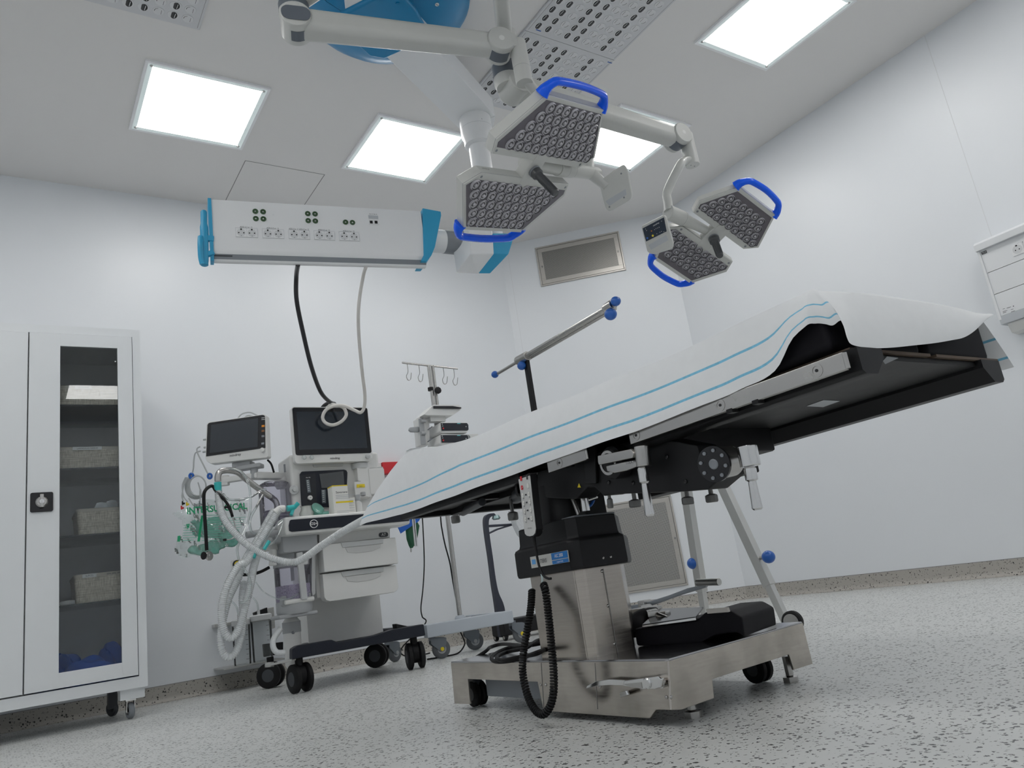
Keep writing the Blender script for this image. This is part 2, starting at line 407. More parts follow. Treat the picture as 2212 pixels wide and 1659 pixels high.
# ------------------------------------------------------------------ laminar air outlets: white plates with rows of swirl nozzles
PERF = mat('outlet_plate', (.66, .67, .69), .4); SLOT = mat('nozzle_slot', (.015, .015, .016), .6); SLOTM = mat('nozzle_vane_shade', (.05, .05, .052), .5)
NOZ = mat('nozzle_white', (.72, .73, .745), .35)
def nozzle_mesh(kind):
    b = nb(); r = .0245
    lathe(b, [(r, 0), (r, .0012), (r-.001, .002), (.001, .0023)], (0, 0, 0), (0, 0, -1), 18)
    if kind == 'open':       # wide eye-shaped mouth split by a white vane
        arc = [(.0155*math.cos(a), .0215*math.sin(a)) for a in [pi/2+pi*k/10 for k in range(11)]]
        prism(b, [V((x-.001, y, -.0024)) for x, y in arc], (0, 0, .0004), mi=1)
        prism(b, [V((x, y, -.0024)) for x, y in ((-.0015, .0214), (.0055, .0195), (.0092, .014), (.0092, -.012), (.0055, -.0185), (-.0015, -.0214))], (0, 0, .0004), mi=2)
        prism(b, [V((x, y, -.003)) for x, y in ((-.0088, .0105), (-.0062, .0150), (-.0042, -.0165), (-.0068, -.0150))], (0, 0, .0005), mi=0)
    else:                    # nearly shut: a thin crescent
        a1 = [(.018*math.cos(a), .018*math.sin(a)) for a in [-.15+1.5*k/8 for k in range(9)]]
        a2 = [(.0155*math.cos(a)+.0005, .0165*math.sin(a)) for a in [1.35-1.5*k/8 for k in range(9)]]
        prism(b, [V((x, y, -.0024)) for x, y in a1+a2], (0, 0, .0004), mi=1)
        prism(b, [V((x, y, -.0024)) for x, y in ((-.012, .010), (-.0105, .011), (-.0105, -.016), (-.012, -.016))], (0, 0, .0004), mi=2)
    return b
def air_outlet(x0, y0, rows, pattern, label, flip=False, noz={}):
    t = thing('air_outlet', label, 'air vent', (x0, y0, H-.012), group='perforated ceiling air outlets')
    W = .595
    p = nb(); bb(p, (0, 0, 0), (W, W, .012), .003); obj('plate', p, PERF, t, world=False)
    for a, c in (((.012, .012), (.0135, W-.012)), ((W-.0135, .012), (W-.012, W-.012))): p = nb(); bb(p, (*a, -.0004), (*c, .001)); obj('fold_line', p, SEAM, t, world=False)
    for i in range(9):
        for j in range(9):
            k = pattern[i]
            key = (k,)
            if key not in noz: o = obj('nozzle', nozzle_mesh('open' if k == 'D' else 'shut'), [NOZ, SLOT, SLOTM], t, world=False); noz[key] = o
            else: o = noz[key].copy(); COL.objects.link(o); o.parent = t
            o.location = (.0475+i*.0607, .055+j*.0605, -.0001)
            o.rotation_euler = (0, 0, pi if flip else 0)
    for i in (.05, W-.03):
        q = nb(); bb(q, (i, W-.03 if i < .3 else .02, -.0006), (i+.03, W-.024 if i < .3 else .026, .0004)); obj('maker_mark', q, KBLUE, t, world=False)
    return t
air_outlet(2.150, 2.508, 9, 'DDLDDLLDL', 'perforated white air outlet plate nearest the big lamp, between the lit panels')
air_outlet(2.150, 1.9115, 9, 'DDLDDLLDL', 'perforated white air outlet plate at the top edge, right of the lamp arms')
air_outlet(.128, 2.512, 9, 'LDLLDDLDL', 'perforated white air outlet plate at the top left corner of the picture', flip=True)

# ------------------------------------------------------------------ return-air grilles in the splayed corner
MESH = perforated('grille_mesh', (.36, .35, .33), (.05, .05, .05), .0052, .62)
MESH2 = perforated('grille_mesh_low', (.47, .46, .44), (.07, .07, .07), .0072, .60)
GRS = brushed('grille_steel', (.50, .48, .45), .38, (4, 4, 40), metal=.75)
def grille(u0, u1, z0, z1, label, mesh, locks):
    c = CH0+CD*((u0+u1)/2)
    rot = Matrix((CD, -CN, V((0, 0, 1)))).transposed()
    t = thing('wall_grille', label, 'wall vent', (c.x, c.y, z0), rot, 'steel return air grilles')
    w, hh = (u1-u0), z1-z0
    def ring(o0, o1, y0, y1, bv):
        r = nb()
        for lo, hi in (((-w/2+o0, o0), (w/2-o0, o1)), ((-w/2+o0, hh-o1), (w/2-o0, hh-o0)), ((-w/2+o0, o1), (-w/2+o1, hh-o1)), ((w/2-o1, o1), (w/2-o0, hh-o1))):
            bb(r, (lo[0], y0, lo[1]), (hi[0], y1, hi[1]), bv)
        return r
    obj('outer_frame', ring(0, .013, -.012, 0, .002), GRS, t, world=False)
    obj('door_frame', ring(.0155, .049, -.009, 0, .001), GRS, t, world=False)
    g = nb(); bb(g, (-w/2+.048, -.007, .048), (w/2-.048, -.003, hh-.048)); obj('mesh_panel', g, mesh, t, world=False)
    g = nb(); bb(g, (-w/2+.012, -.004, .012), (w/2-.012, -.001, hh-.012)); obj('backing', g, SEAM, t, world=False)
    for lx, lz in locks:
        g = nb(); lathe(g, [(.008, 0), (.008, .004), (.006, .006)], (lx, -.009, lz), (0, -1, 0), 12); bb(g, (lx-.001, -.0175, lz-.006), (lx+.001, -.0148, lz+.006), mi=1)
        obj('lock', g, [SATIN, BLACK], t, world=False)
    return t
grille(.281, .964, 2.578, 2.916, 'wide perforated steel grille high on the angled corner wall', MESH, ((-.307, .165), (.307, .165)))
grille(.281, .962, .150, .797, 'tall perforated steel grille low on the angled wall behind the table column', MESH2, ((.312, .335),))
# ================================================================== OPERATING TABLE
ZT = .13
A0, B0, C0 = V((1.122, 2.140, ZT)), V((1.136, 1.226, ZT)), V((1.660, 1.292, ZT)); D0 = A0+C0-B0
tb = thing('operating_table', 'low operating table with stainless steel base and black frame under the white drape', 'operating table', (1.39, 1.70, 0))
up = V((0, 0, 1))
e1 = (A0-B0).normalized(); e2 = (C0-B0).normalized()
nF = e1.cross(up).normalized();  nF = -nF if nF.dot(e2) > 0 else nF      # outward of the long side
nR = e2.cross(up).normalized();  nR = -nR if nR.dot(e1) > 0 else nR      # outward of the short end
F = lambda x, y: at(x, y, P=A0, N=nF)
Rr = lambda x, y: at(x, y, P=B0, N=nR)
b = nb()
front = [A0, B0]+[F(*q) for q in ((1451, 1534), (1417, 1533), (1403, 1552), (1174, 1536), (1161, 1473), (1010, 1467), (1015, 1521), (981.5, 1520))]
prism(b, front, -nF*.006, .0012)
side = [B0, C0]+[Rr(*q) for q in ((1756, 1434), (1715, 1447), (1705, 1414), (1539, 1467), (1543, 1508), (1471.6, 1533.5), (1451, 1534))]
prism(b, side, -nR*.006, .0012)
# the two hidden sides and the top sheet
for p, q, n in ((A0, D0, -nR), (C0, D0, -nF)):
    prism(b, [p, q, q-up*.05, q-up*.05, p-up*.05], -n*.006)
base = obj('base_housing', b, STEELH, tb, label='scuffed stainless steel base cover')
b = nb(); prism(b, [A0-up*.001, B0-up*.001, C0-up*.001, D0-up*.001], up*.005, .0024); obj('base_top', b, STEELP, tb)
# inner tray seen through the cut-outs, rivets, fold lines
b = nb(); prism(b, [p-up*.10 for p in (A0-nF*.05-e1*.10, A0-nF*.05-e1*.40, D0+nF*.06-e1*.40, D0+nF*.06-e1*.10)], up*.09, .003); obj('chassis', b, GREYM, tb)
def studs(pts, n, r, parent, m, name='rivet'):
    for p in pts:
        s = nb(); lathe(s, [(r, 0), (r*.9, r*.35), (r*.5, r*.6), (.0003, r*.66)], p, n, 10); obj(name, s, m, parent)
studs([F(1167.6, 1479), F(1179, 1479), F(1296, 1483), F(1440, 1506)], nF, .0042, base, SATIN)
studs([Rr(1449.5, 1506)], nR, .0042, base, SATIN)
for x in (1169, 1285):
    s = nb(); beam(s, F(x, 1432)+nF*.0004, F(x+6, 1532)+nF*.0004, .0012, .001, up=nF); obj('fold_line', s, SEAM, base)
# casters and feet under the base
def wheel(bm, c, ax, r, wd, mi=0, hub=None):
    c, ax = V(c), V(ax).normalized()
    lathe(bm, [(r*.45, -wd/2), (r*.86, -wd/2), (r, -wd*.3), (r, wd*.3), (r*.86, wd/2), (r*.45, wd/2)], c, ax, 24, True, mi)
    if hub is not None: lathe(bm, [(r*.5, -wd*.54), (r*.5, wd*.54)], c, ax, 16, True, hub)
def base_caster(p, ax):
    s = nb(); c = V((p[0], p[1], .036))
    for k in (-.012, .012): wheel(s, c+V(ax)*k, ax, .035, .018, 0, 1)
    box(s, c+up*.037, (.03, .03, .03), .004, None, 1); obj('caster', s, [RUBBER, GREYD], tb)
base_caster(A0*1+e1*-.035-nF*.055, nF)
base_caster(D0-e1*.10+nF*.10, nF)
pw = at(1643, 1475, Z=.0); base_caster((pw.x, pw.y), nF)
base_caster(B0+e1*.2-nF*.25, nF)
for q in ((1497, 1541), (1708, 1466)):
    p = at(*q, Z=.008); s = nb()
    lathe(s, [(.019, 0), (.019, .013), (.012, .015), (.010, .016), (.010, .06)], (p.x, p.y, 0), up, 6)
    obj('levelling_foot', s, SATIN, tb)
# brake pedal on the long side
pe = nb()
prism(pe, [F(*q)+nF*.012 for q in ((1365, 1466), (1440, 1456), (1446, 1462), (1446, 1480), (1432, 1484), (1405, 1484), (1362, 1477))], nF*.012, .0025)
prism(pe, [F(*q)+nF*.014 for q in ((1282, 1478), (1302, 1468), (1330, 1464), (1366, 1466), (1364, 1477), (1332, 1476), (1304, 1478), (1280, 1484))], nF*.006, .0012)
lathe(pe, [(.011, 0), (.011, .014), (.009, .016)], F(1417, 1471)+nF*.012, nF, 20)
beam(pe, F(1345, 1500)+nF*.004, F(1371, 1492)+nF*.02, .010, .008, .002, up=nF)
cyl(pe, F(1438, 1470)-nF*.004, F(1438, 1470)+nF*.016, .012, seg=16)
ped = obj('brake_pedal', pe, CHROME, tb)
s = nb(); prism(s, [F(*q)+nF*.0242 for q in ((1365, 1473), (1404, 1469), (1406, 1482), (1382, 1480))], nF*.0006); obj('pedal_recess', s, SATIN, ped)
# ---- column
b = nb()
foot = [V((1.148, 1.699, 0)), V((1.150, 1.512, 0)), V((1.168, 1.494, 0)), V((1.283, 1.494, 0)), V((1.36, 1.57, 0)), V((1.36, 1.70, 0))]
prism(b, [p+up*ZT for p in foot], up*.235, .004)
col = obj('column', b, STEEL, tb, label='brushed stainless steel lift column')
s = nb(); beam(s, (1.226, 1.4925, ZT+.004), (1.226, 1.4925, ZT+.20), .001, .001, up=(0, 1, 0)); obj('panel_joint', s, SEAM, col)
studs([V((1.222, 1.494, .155)), V((1.222, 1.494, .243)), V((1.222, 1.494, .325))], (0, -1, 0), .0042, col, SATIN)
def ringpoly(gr, z):
    c = V((1.25, 1.60, 0)); return [V((c.x+(p.x-c.x)*(1+gr/.105), c.y+(p.y-c.y)*(1+gr/.103), z)) for p in foot]
b = nb(); R8 = [ringpoly(.018, .336), ringpoly(.0215, .338), ringpoly(.023, .345), ringpoly(.0225, .400), ringpoly(.020, .406), ringpoly(.012, .411), ringpoly(.010, .418), ringpoly(.008, .458), ringpoly(.005, .460)]
loft(b, R8); shr = obj('column_shroud', b, BLACK, tb, label='stepped black plastic column shroud')
fr = min(p.y for p in R8[2]); s = nb(); beam(s, (1.226, 1.4725, .337), (1.226, 1.4725, .400), .0012, .003, up=(0, 1, 0)); obj('panel_joint', s, BLACKG, shr)
for z, dx, yy in ((.355, .012, 1.4715), (.390, .012, 1.4735), (.440, .012, 1.4890)):
    studs([V((1.226-dx, yy, z)), V((1.226+dx, yy, z))], (0, -1, 0), .0036, shr, SATIN, 'screw')
studs([V((1.140, 1.60, .445))], (-1, 0, 0), .0036, shr, SATIN, 'screw')
# maker's badge
G = lambda x, y, d=0.: at(x, y, X=1.1240-d)
BADGE = mat('badge_silver', (.55, .55, .53), .35); BADGEB = mat('badge_blue', (.01, .16, .48), .35)
k3 = lambda x, y: (1040+x/4.88, 980+y/4.88)
bx = 1.1215
GG = lambda x, y: at(*k3(x, y), X=bx)
s = nb(); prism(s, [GG(*q) for q in ((518, 1090), (912, 1017), (930, 1140), (536, 1208))], (-.002, 0, 0)); bad = obj('badge', s, BADGE, shr)
s = nb(); prism(s, [GG(*q)-V((.0024, 0, 0)) for q in ((742, 1052), (910, 1020), (920, 1092), (752, 1122))], (-.0004, 0, 0)); prism(s, [GG(*q)-V((.0024, 0, 0)) for q in ((754, 1130), (922, 1100), (928, 1138), (760, 1166))], (-.0004, 0, 0)); obj('badge_field', s, BADGEB, bad)
s = nb(); prism(s, [GG(*q)-V((.0024, 0, 0)) for q in ((538, 1118), (575, 1112), (582, 1162), (545, 1168))], (-.0004, 0, 0)); obj('badge_mark', s, mat('badge_sky', (.12, .36, .72), .4), bad)
xd = (GG(920, 1078)-GG(525, 1150)).normalized(); yd = (GG(525, 1100)-GG(535, 1200)).normalized()
text('STERIS', .0135, GG(660, 1130)-V((.0032, 0, 0)), xd, yd, INKD, bad, sx=.82)
text('ASC 2000', .0115, GG(826, 1072)-V((.0036, 0, 0)), xd, yd, INKL, bad, sx=.72)
text('surgical table', .005, GG(840, 1134)-V((.0036, 0, 0)), xd, yd, INKL, bad)
# ---- head of the column: lift mast, chrome rods, yoke
b = nb(); bb(b, (1.165, 1.56, .45), (1.33, 1.68, .56), .008); lathe(b, [(.062, 0), (.062, .10)], (1.21, 1.60, .455), up, 28); obj('lift_mast', b, BLACK, tb)
studs([at(1168, 1070, X=1.165)], (-1, 0, 0), .0095, tb, SATIN, 'mast_bolt')
b = nb(); prism(b, [V((1.17, 1.50, .459)), V((1.30, 1.50, .459)), V((1.34, 1.58, .459)), V((1.17, 1.60, .459))], up*.006, .001); obj('shroud_lid', b, GREYM, tb)
b = nb(); cyl(b, at(1264, 1104, X=1.22), at(1259, 1066, X=1.22), .0125); obj('guide_rod', b, CHROME, tb)
b = nb(); p = at(1250, 1112, X=1.20); tube(b, [p, p+V((-.002, .006, .028)), p+V((-.004, .014, .07))], .006, 10); obj('cylinder_rod', b, SATIN, tb)
b = nb(); cyl(b, at(1270, 1080, X=1.24), at(1287, 1074, X=1.26), .006, seg=12); sph(b, at(1287, 1073, X=1.26), .006, 10); tube(b, spline([at(1283, 1079, X=1.26), at(1278, 1089, X=1.25), at(1272, 1094, X=1.24)], 4), .004, 8, mi=1); obj('hose_fitting', b, [CHROME, KBLUE], tb)
# ---- seat frame: heavy black side casting with an arch over the column
S = lambda x, y, X=1.152: at(x, y, X=X)
b = nb()
cast = [S(*q) for q in ((1160, 1020), (1296, 975), (1420, 945), (1506, 962), (1513, 985), (1563, 1004), (1566, 1026), (1529, 1058), (1480, 1062), (1317, 1068), (1303, 1072), (1292, 1060), (1282, 1052), (1270, 1053), (1258, 1064), (1246, 1078), (1216, 1078), (1180, 1076), (1160, 1066))]
prism(b, cast, (.06, 0, 0), .004)
bb(b, (1.48, 1.22, .50), (1.54, 1.60, .60), .004)
bb(b, (1.19, 1.16, .54), (1.54, 1.58, .60), .006)
obj('seat_frame', b, BLACK, tb)
b = nb(); prism(b, [S(*q, X=1.150) for q in ((1268, 968), (1290, 964), (1293, 1044), (1268, 1046))], (-.008, 0, 0), .002); obj('frame_rib', b, BLACK, tb)
b = nb(); tri = [S(*q, X=1.1505) for q in ((1251, 1044), (1255, 1053), (1248, 1053))]; prism(b, tri, (-.0008, 0, 0)); obj('warning_sticker', b, YEL, tb)
studs([S(1441, 987, 1.151), S(1368, 1043, 1.151), S(1481, 1040, 1.151), S(1315, 1042, 1.151)], (-1, 0, 0), .005, tb, BLACKG, 'blind_hole')
# frame under the near (head) section: two trapezoid side members and a raised pan
def member(x, sgn, y0, y1, ztop=.606, zb=.562):
    sec = [(0, ztop), (0, zb+.006), (.008*sgn, zb), (.040*sgn, zb), (.070*sgn, ztop-.016), (.070*sgn, ztop)]
    m = nb(); loft(m, [[V((x+a, y0, z)) for a, z in sec], [V((x+a, y1, z)) for a, z in sec]]); return m
obj('side_member', member(1.126, 1, .655, 1.20), BLACK, tb); obj('side_member', member(1.622, -1, .668, 1.24), BLACK, tb)
b = nb(); bb(b, (1.16, .68, .596), (1.60, 1.22, .606), .002); obj('head_pan', b, mat('pan_dark', (.010, .010, .011), .45, spec=.25), tb)
b = nb(); prism(b, [at(x, y, Z=.5955) for x, y in ((1742, 877), (1779, 864), (1814, 866), (1778, 879))], (0, 0, -.0006)); obj('rating_label', b, GREYL, tb)
b = nb(); prism(b, [at(x, y, Z=.5965) for x, y in ((1907, 779), (1916, 770), (1940, 773), (1912, 786))], (0, 0, -.0006)); obj('lock_plate', b, GREYM, tb)
for x, y in ((1829, 886), (2029, 827)): studs([at(x, y, X=1.575)], (-1, 0, 0), .004, tb, SATIN, 'member_bolt')
# board edge (plywood-brown) and the black pad above it
BRN = mat('board_edge', (.10, .07, .05), .6)
b = nb(); bb(b, (1.135, .672, .606), (1.38, 1.24, .611)); bb(b, (1.40, .672, .606), (1.63, 1.24, .611)); obj('table_board', b, BRN, tb)
b = nb(); bb(b, (1.116, .69, .611), (1.39, 1.27, .712), .014, seg=3); bb(b, (1.405, .69, .611), (1.645, 1.27, .712), .014, seg=3); obj('head_pad', b, PADBLK, tb, label='black upholstered pad under the drape')
b = nb(); bb(b, (1.116, 1.275, .611), (1.645, 1.66, .712), .014, seg=3); obj('seat_pad', b, PADBLK, tb)
b = nb(); bb(b, (1.116, 1.665, .611), (1.645, 2.36, .712), .014, seg=3); obj('leg_pad', b, PADBLK, tb)
# accessory rails
def rail(x, y0, y1, bolts, z0=.571, z1=.601):
    s = nb(); bb(s, (x-.005, y0, z0), (x+.005, y1, z1), .0025); o = obj('side_rail', s, SATIN, tb, label='satin steel accessory rail')
    n = -1 if x < 1.4 else 1
    for y in bolts:
        s = nb(); p = V((x+n*.005, y, (z0+z1)/2)); lathe(s, [(.0115, -.002), (.0115, .0008), (.0075, .001), (.007, -.001)], p, (n, 0, 0), 18); lathe(s, [(.0028, 0), (.0028, .0012)], p, (n, 0, 0), 6, mi=1); obj('rail_bolt', s, [SATIN, BLACKG], o)
    for y in bolts:
        s = nb(); bb(s, (x+.005 if n < 0 else x-.03, y-.012, z0+.003), (x+.03 if n < 0 else x-.005, y+.012, z1-.003)); obj('rail_standoff', s, BLACK, o)
    s = nb(); cyl(s, (x+n*.001, y0, z0+.002), (x+n*.001, y0, z1-.002), .0045, seg=10); obj('end_stop', s, SATIN, o)
    return o
rail(1.110, .668, 1.187, (.72, .93, 1.165)); rail(1.110, 1.338, 1.49, (1.44,))
rail(1.640, .69, 1.2, (.8, 1.1)); rail(1.640, 1.3, 2.3, (1.5, 2.1))
for y in (.845, .905): s = nb(); bb(s, (1.104, y, .566), (1.122, y+.014, .574), .001); obj('rail_notch', s, BLACK, tb)
# frame under the far (leg) section
b = nb()
beam(b, (1.135, 1.64, .590), (1.135, 2.372, .600), .03, .026, .003); beam(b, (1.600, 1.64, .600), (1.600, 2.33, .600), .03, .026, .003)
beam(b, (1.125, 2.36, .600), (1.61, 2.32, .600), .03, .026, .003); beam(b, (1.13, 2.02, .598), (1.61, 2.02, .598), .025, .02, .003); beam(b, (1.30, 1.66, .596), (1.30, 2.33, .596), .022, .022, .002)
obj('leg_frame', b, BLACK, tb)
b = nb(); bb(b, (1.13, 1.665, .604), (1.63, 2.35, .611)); obj('leg_board', b, BLACK, tb)
for p0, p1, r in (((1.19, 1.66, .575), (1.33, 1.98, .585), .022), ((1.22, 2.00, .580), (1.32, 2.30, .588), .013)):
    b = nb(); cyl(b, p0, p1, r, seg=18, bev=.003); cyl(b, p1, V(p1)+(V(p1)-V(p0)).normalized()*.05, r*.5, seg=12, mi=1); obj('gas_spring', b, [GREYD, SATIN], tb)
b = nb(); bb(b, (1.14, 1.62, .545), (1.60, 1.70, .592), .008); lathe(b, [(.03, 0), (.03, .09)], (1.14, 1.655, .565), (1, 0, 0), 20); obj('leg_hinge', b, BLACK, tb)
# pivot locks with lever handles
def lever(bm, p0, p1, r0, r1): lathe(bm, [(r0*.8, 0), (r0, .004), (r0, (V(p1)-V(p0)).length*.30), (r0*.62, (V(p1)-V(p0)).length*.34), (r1*.75, (V(p1)-V(p0)).length*.36), (r1, (V(p1)-V(p0)).length*.96), (r1*.7, (V(p1)-V(p0)).length)], p0, V(p1)-V(p0), 16)
K = lambda x, y, X=1.10: at(1200+x/3.771, 900+y/3.771, X=X)
b = nb(); c = K(455, 375, 1.115)
lathe(b, [(.036, -.03), (.036, .0), (.030, .006), (.026, .008)], c, (-1, 0, 0), 32)
lathe(b, [(.027, .0075), (.027, .011), (.021, .011), (.021, .0075)], c, (-1, 0, 0), 28, True, 1)
lk = obj('pivot_lock', b, [BLACK, SATIN], tb, label='satin steel pivot lock with lever')
b = nb(); prism(b, [K(*q, 1.098) for q in ((370, 318), (640, 262), (665, 300), (655, 335), (380, 392), (372, 370))], (-.010, 0, 0), .002); obj('lock_arm', b, SATIN, lk)
b = nb(); prism(b, [K(*q, 1.104) for q in ((430, 400), (560, 370), (680, 350), (690, 405), (600, 440), (500, 460), (440, 445))], (-.008, 0, 0), .003); obj('lock_body', b, SATIN, lk)
b = nb(); cyl(b, K(700, 240, 1.105), K(722, 405, 1.105), .016, seg=22, bev=.002); obj('lock_barrel', b, SATIN, lk)
b = nb(); lever(b, K(705, 412, 1.105), K(770, 812, 1.105), .011, .0098); obj('handle', b, CHROME, lk)
text('LOCK', .0075, K(600, 373, 1.092), K(660, 358)-K(580, 376), K(600, 340)-K(605, 380), INKD, lk)
b = nb(); prism(b, [K(*q, 1.0925) for q in ((635, 362), (650, 359), (649, 354), (662, 360), (652, 369), (651, 364), (636, 367))], (-.0005, 0, 0)); obj('arrow_mark', b, INKD, lk)
c2 = K(1300, 385, 1.118); ax2 = (K(1480, 350, 1.20)-c2)
b = nb(); lathe(b, [(.034, -.006), (.034, .0)], c2, ax2, 32); lathe(b, [(.034, 0), (.030, .004), (.030, .055)], c2, ax2, 32, mi=1)
lk2 = obj('pivot_lock', b, [BLACKG, SATIN], tb, label='black-faced pivot lock near the table end')
x2, y2 = frame_of(ax2)
for i in range(8):
    a = i*pi/4+.3; s = nb(); lathe(s, [(.0035, 0), (.0035, .003)], c2-V(ax2).normalized()*.006+(x2*math.cos(a)+y2*math.sin(a))*.026, -V(ax2), 8); obj('face_bolt', s, GREYM, lk2)
s = nb(); lathe(s, [(.010, 0), (.008, .002), (.004, .001)], c2-V(ax2).normalized()*.006, -V(ax2), 14); obj('face_boss', s, GREYM, lk2)
b = nb(); cyl(b, K(1555, 240, 1.15), K(1590, 405, 1.15), .019, seg=22, bev=.002); obj('lock_barrel', b, CHROME, lk2)
b = nb(); lever(b, K(1580, 410, 1.15), K(1647, 760, 1.15), .0115, .010); obj('handle', b, CHROME, lk2)
# hand screws below the frames
def hand_screw(px1, py1, px2, py2, X, r, slim=False):
    p, q = at(px1, py1, X=X), at(px2, py2, X=X); s = nb(); L = (q-p).length
    cyl(s, p+up*.02, p+(q-p)*.5, r*.35, seg=10)
    if slim: lathe(s, [(r*.3, 0), (r*.62, L*.1), (r*.66, L*.55), (r*.5, L*.6)], p+(q-p)*.4, q-p, 14)
    else: lathe(s, [(r*.5, 0), (r*.95, L*.08), (r, L*.15), (r, L*.5), (r*.85, L*.58)], p+(q-p)*.42, q-p, 9)
    obj('hand_screw', s, mat('cast_grey', (.20, .20, .20), .45, .4), tb)
hand_screw(1315, 1060, 1319, 1098, 1.2, .011, True); hand_screw(1369, 1066, 1373, 1096, 1.25, .0145); hand_screw(1483, 1060, 1487, 1090, 1.25, .0135); hand_screw(1534, 1054, 1539, 1085, 1.3, .014)
hand_screw(981, 1100, 985, 1130, 1.35, .0165); hand_screw(1105, 1092, 1109, 1124, 1.30, .0165)

# ================================================================== DRAPE
CLOTH = mat('drape_nonwoven', (.91, .93, .95), .75, var=.03, scale=40., bump=.15)
def translucent(m, f, col):
    nt = m.node_tree; bs = nt.nodes['Principled BSDF']; tl = nt.nodes.new('ShaderNodeBsdfTranslucent'); tl.inputs[0].default_value = (*col, 1)
    mx = nt.nodes.new('ShaderNodeMixShader'); mx.inputs[0].default_value = f; nt.links.new(bs.outputs[0], mx.inputs[1]); nt.links.new(tl.outputs[0], mx.inputs[2]); nt.links.new(mx.outputs[0], nt.nodes['Material Output'].inputs[0])
translucent(CLOTH, .05, (.85, .88, .90))
STRIPE = mat('drape_blue_stripe', (.22, .58, .80), .7, var=.25, scale=120.)
def lerp(tab, t):
    for (a, x), (c, y) in zip(tab, tab[1:]):
        if t <= c: return x+(y-x)*max(0, (t-a))/(c-a)
    return tab[-1][1]
def smooth_tab(tab, t, e=.03): return (lerp(tab, t-e)+lerp(tab, t)+lerp(tab, t+e))/3
TOPZ = [(.6, .722), (.714, .722), (.86, .720), (1.1, .721), (1.34, .730), (1.54, .737), (1.9, .746), (2.05, .765), (2.195, .797), (2.264, .802), (2.344, .778), (2.43, .745), (2.52, .709), (2.62, .664), (2.70, .640)]
_hp = [at(*q, X=1.096) for q in ((1566, 855), (1369, 934), (1211, 986.5), (1087, 1032), (980, 1072), (866, 1111), (783, 1131))]
_hq = [at(*q, X=1.099) for q in ((1743, 704), (1725, 718), (1704, 740), (1693, 768), (1682, 790), (1664, 808), (1640, 822), (1600, 838))]
HEMZ = [(.5, _hq[0].z+.02)]+[(p.y, p.z) for p in _hq]+[(p.y, p.z) for p in _hp]
VS = [0, .08, .165, .205, .30, .41, .515, .555, .70, .85, .95, 1.0]
def skirt_pt(ridge, hem, out, v, bul, ph):
    p = hem.lerp(ridge, v); p = p + out*(bul*math.sin(pi*min(1, v))**.8)
    return p
yr_of = lambda y: y if y < 1.9 else 1.9+(y-1.9)*(2.264-1.9)/.8
VEND = [(0, 0), (.165, .105), (.205, .122), (.515, .285), (.555, .302), (1, 1)]
cols = []      # list of (ridge, hem, outward, bulge)
N1 = 150
for i in range(N1):
    y = 2.70-(2.70-.716)*i/(N1-1)
    nz = .0035*math.sin(y*9.1)+.002*math.sin(y*23+1)
    xr = 1.118 - .006*math.exp(-((y-2.25)/.25)**2)
    hem = V((1.098+nz*1.3, y, smooth_tab(HEMZ, y, .010)))
    if y > 2.3: hem.x += (y-2.3)*.03
    wq = max(0., y-1.9)/.8; yr = yr_of(y)
    cols.append((V((xr, yr, smooth_tab(TOPZ, yr)+.0015*math.sin(yr*17))), hem, V((-1, wq*3.2, 0)), .006+.003*math.sin(y*5)+.002*wq, wq))
corner = V((1.118, .712, .7225)); ck = []
for r_, h_, o_ in ((corner+V((.0003, -.004, .0005)), at(1745, 703, X=1.100), (-1, -.2, 0)), (corner+V((.001, -.006, .0005)), at(1762, 699, X=1.109), (-.9, -.5, 0)),
                   (corner+V((.002, -.008, 0)), at(1782, 700, X=1.114), (-.8, -.6, 0)), (corner+V((.0035, -.010, 0)), at(1799, 703, X=1.118), (-.7, -.7, 0)), (corner+V((.005, -.012, 0)), at(1818, 693, X=1.118), (-.5, -.9, 0))):
    ck.append((V(r_), V(h_), V(o_).normalized(), .006))
ck = [c[:4] for c in (cols[-9], cols[-5], cols[-1])]+ck[1:]; NK = len(ck)
for r_, h_ in (((1.135, .694, .718), at(1829, 728, Y=.652)), ((1.162, .680, .714), at(1838, 743, Y=.652)), ((1.185, .678, .714), at(1858, 749, Y=.655)), ((1.215, .676, .715), at(1881, 752, Y=.656)),
               ((1.27, .675, .716), at(1925, 751, Y=.656)), ((1.33, .675, .716), at(1975, 746, Y=.658)), ((1.40, .675, .716), at(2020, 741, Y=.66)), ((1.46, .676, .716), at(2055, 735, Y=.66)), ((1.52, .677, .715), at(2082, 729, Y=.66)), ((1.57, .679, .714), at(2105, 715, Y=.66)), ((1.615, .682, .712), at(2129, 692, Y=.66)), ((1.645, .686, .711), at(2147, 681, Y=.662))):
    ck.append((V(r_), V(h_), V((0, -1, 0)), .008))
RS, HS, OS = spline([c[0] for c in ck], 5), spline([c[1] for c in ck], 5), spline([c[2] for c in ck], 5)
NC0 = len(cols)
for i in range(11, len(RS)): cols.append((RS[i], HS[i], OS[i].normalized(), .007))
NS = NC0+(NK-1)*5-10      # stripes stop here
NE = len(cols)
for i in range(40):
    y = .69+(2.264-.69)*i/39
    cols.append((V((1.650, y, smooth_tab(TOPZ, y)-.008)), V((1.670+.028*math.exp(-((y-.69)/.12)**2)+.002*math.sin(y*11), y-.014 if i == 0 else y, .602+.004*math.sin(y*7))), V((1, 0, 0)), .004))
t = bmesh.new(); grid = []
for c_ in cols:
    r_, h_, o_, bu = c_[:4]; wq = c_[4] if len(c_) > 4 else 0.
    grid.append([t.verts.new(skirt_pt(r_, h_, o_, v*(1-wq)+lerp(VEND, v)*wq, bu, 0)) for v in VS])
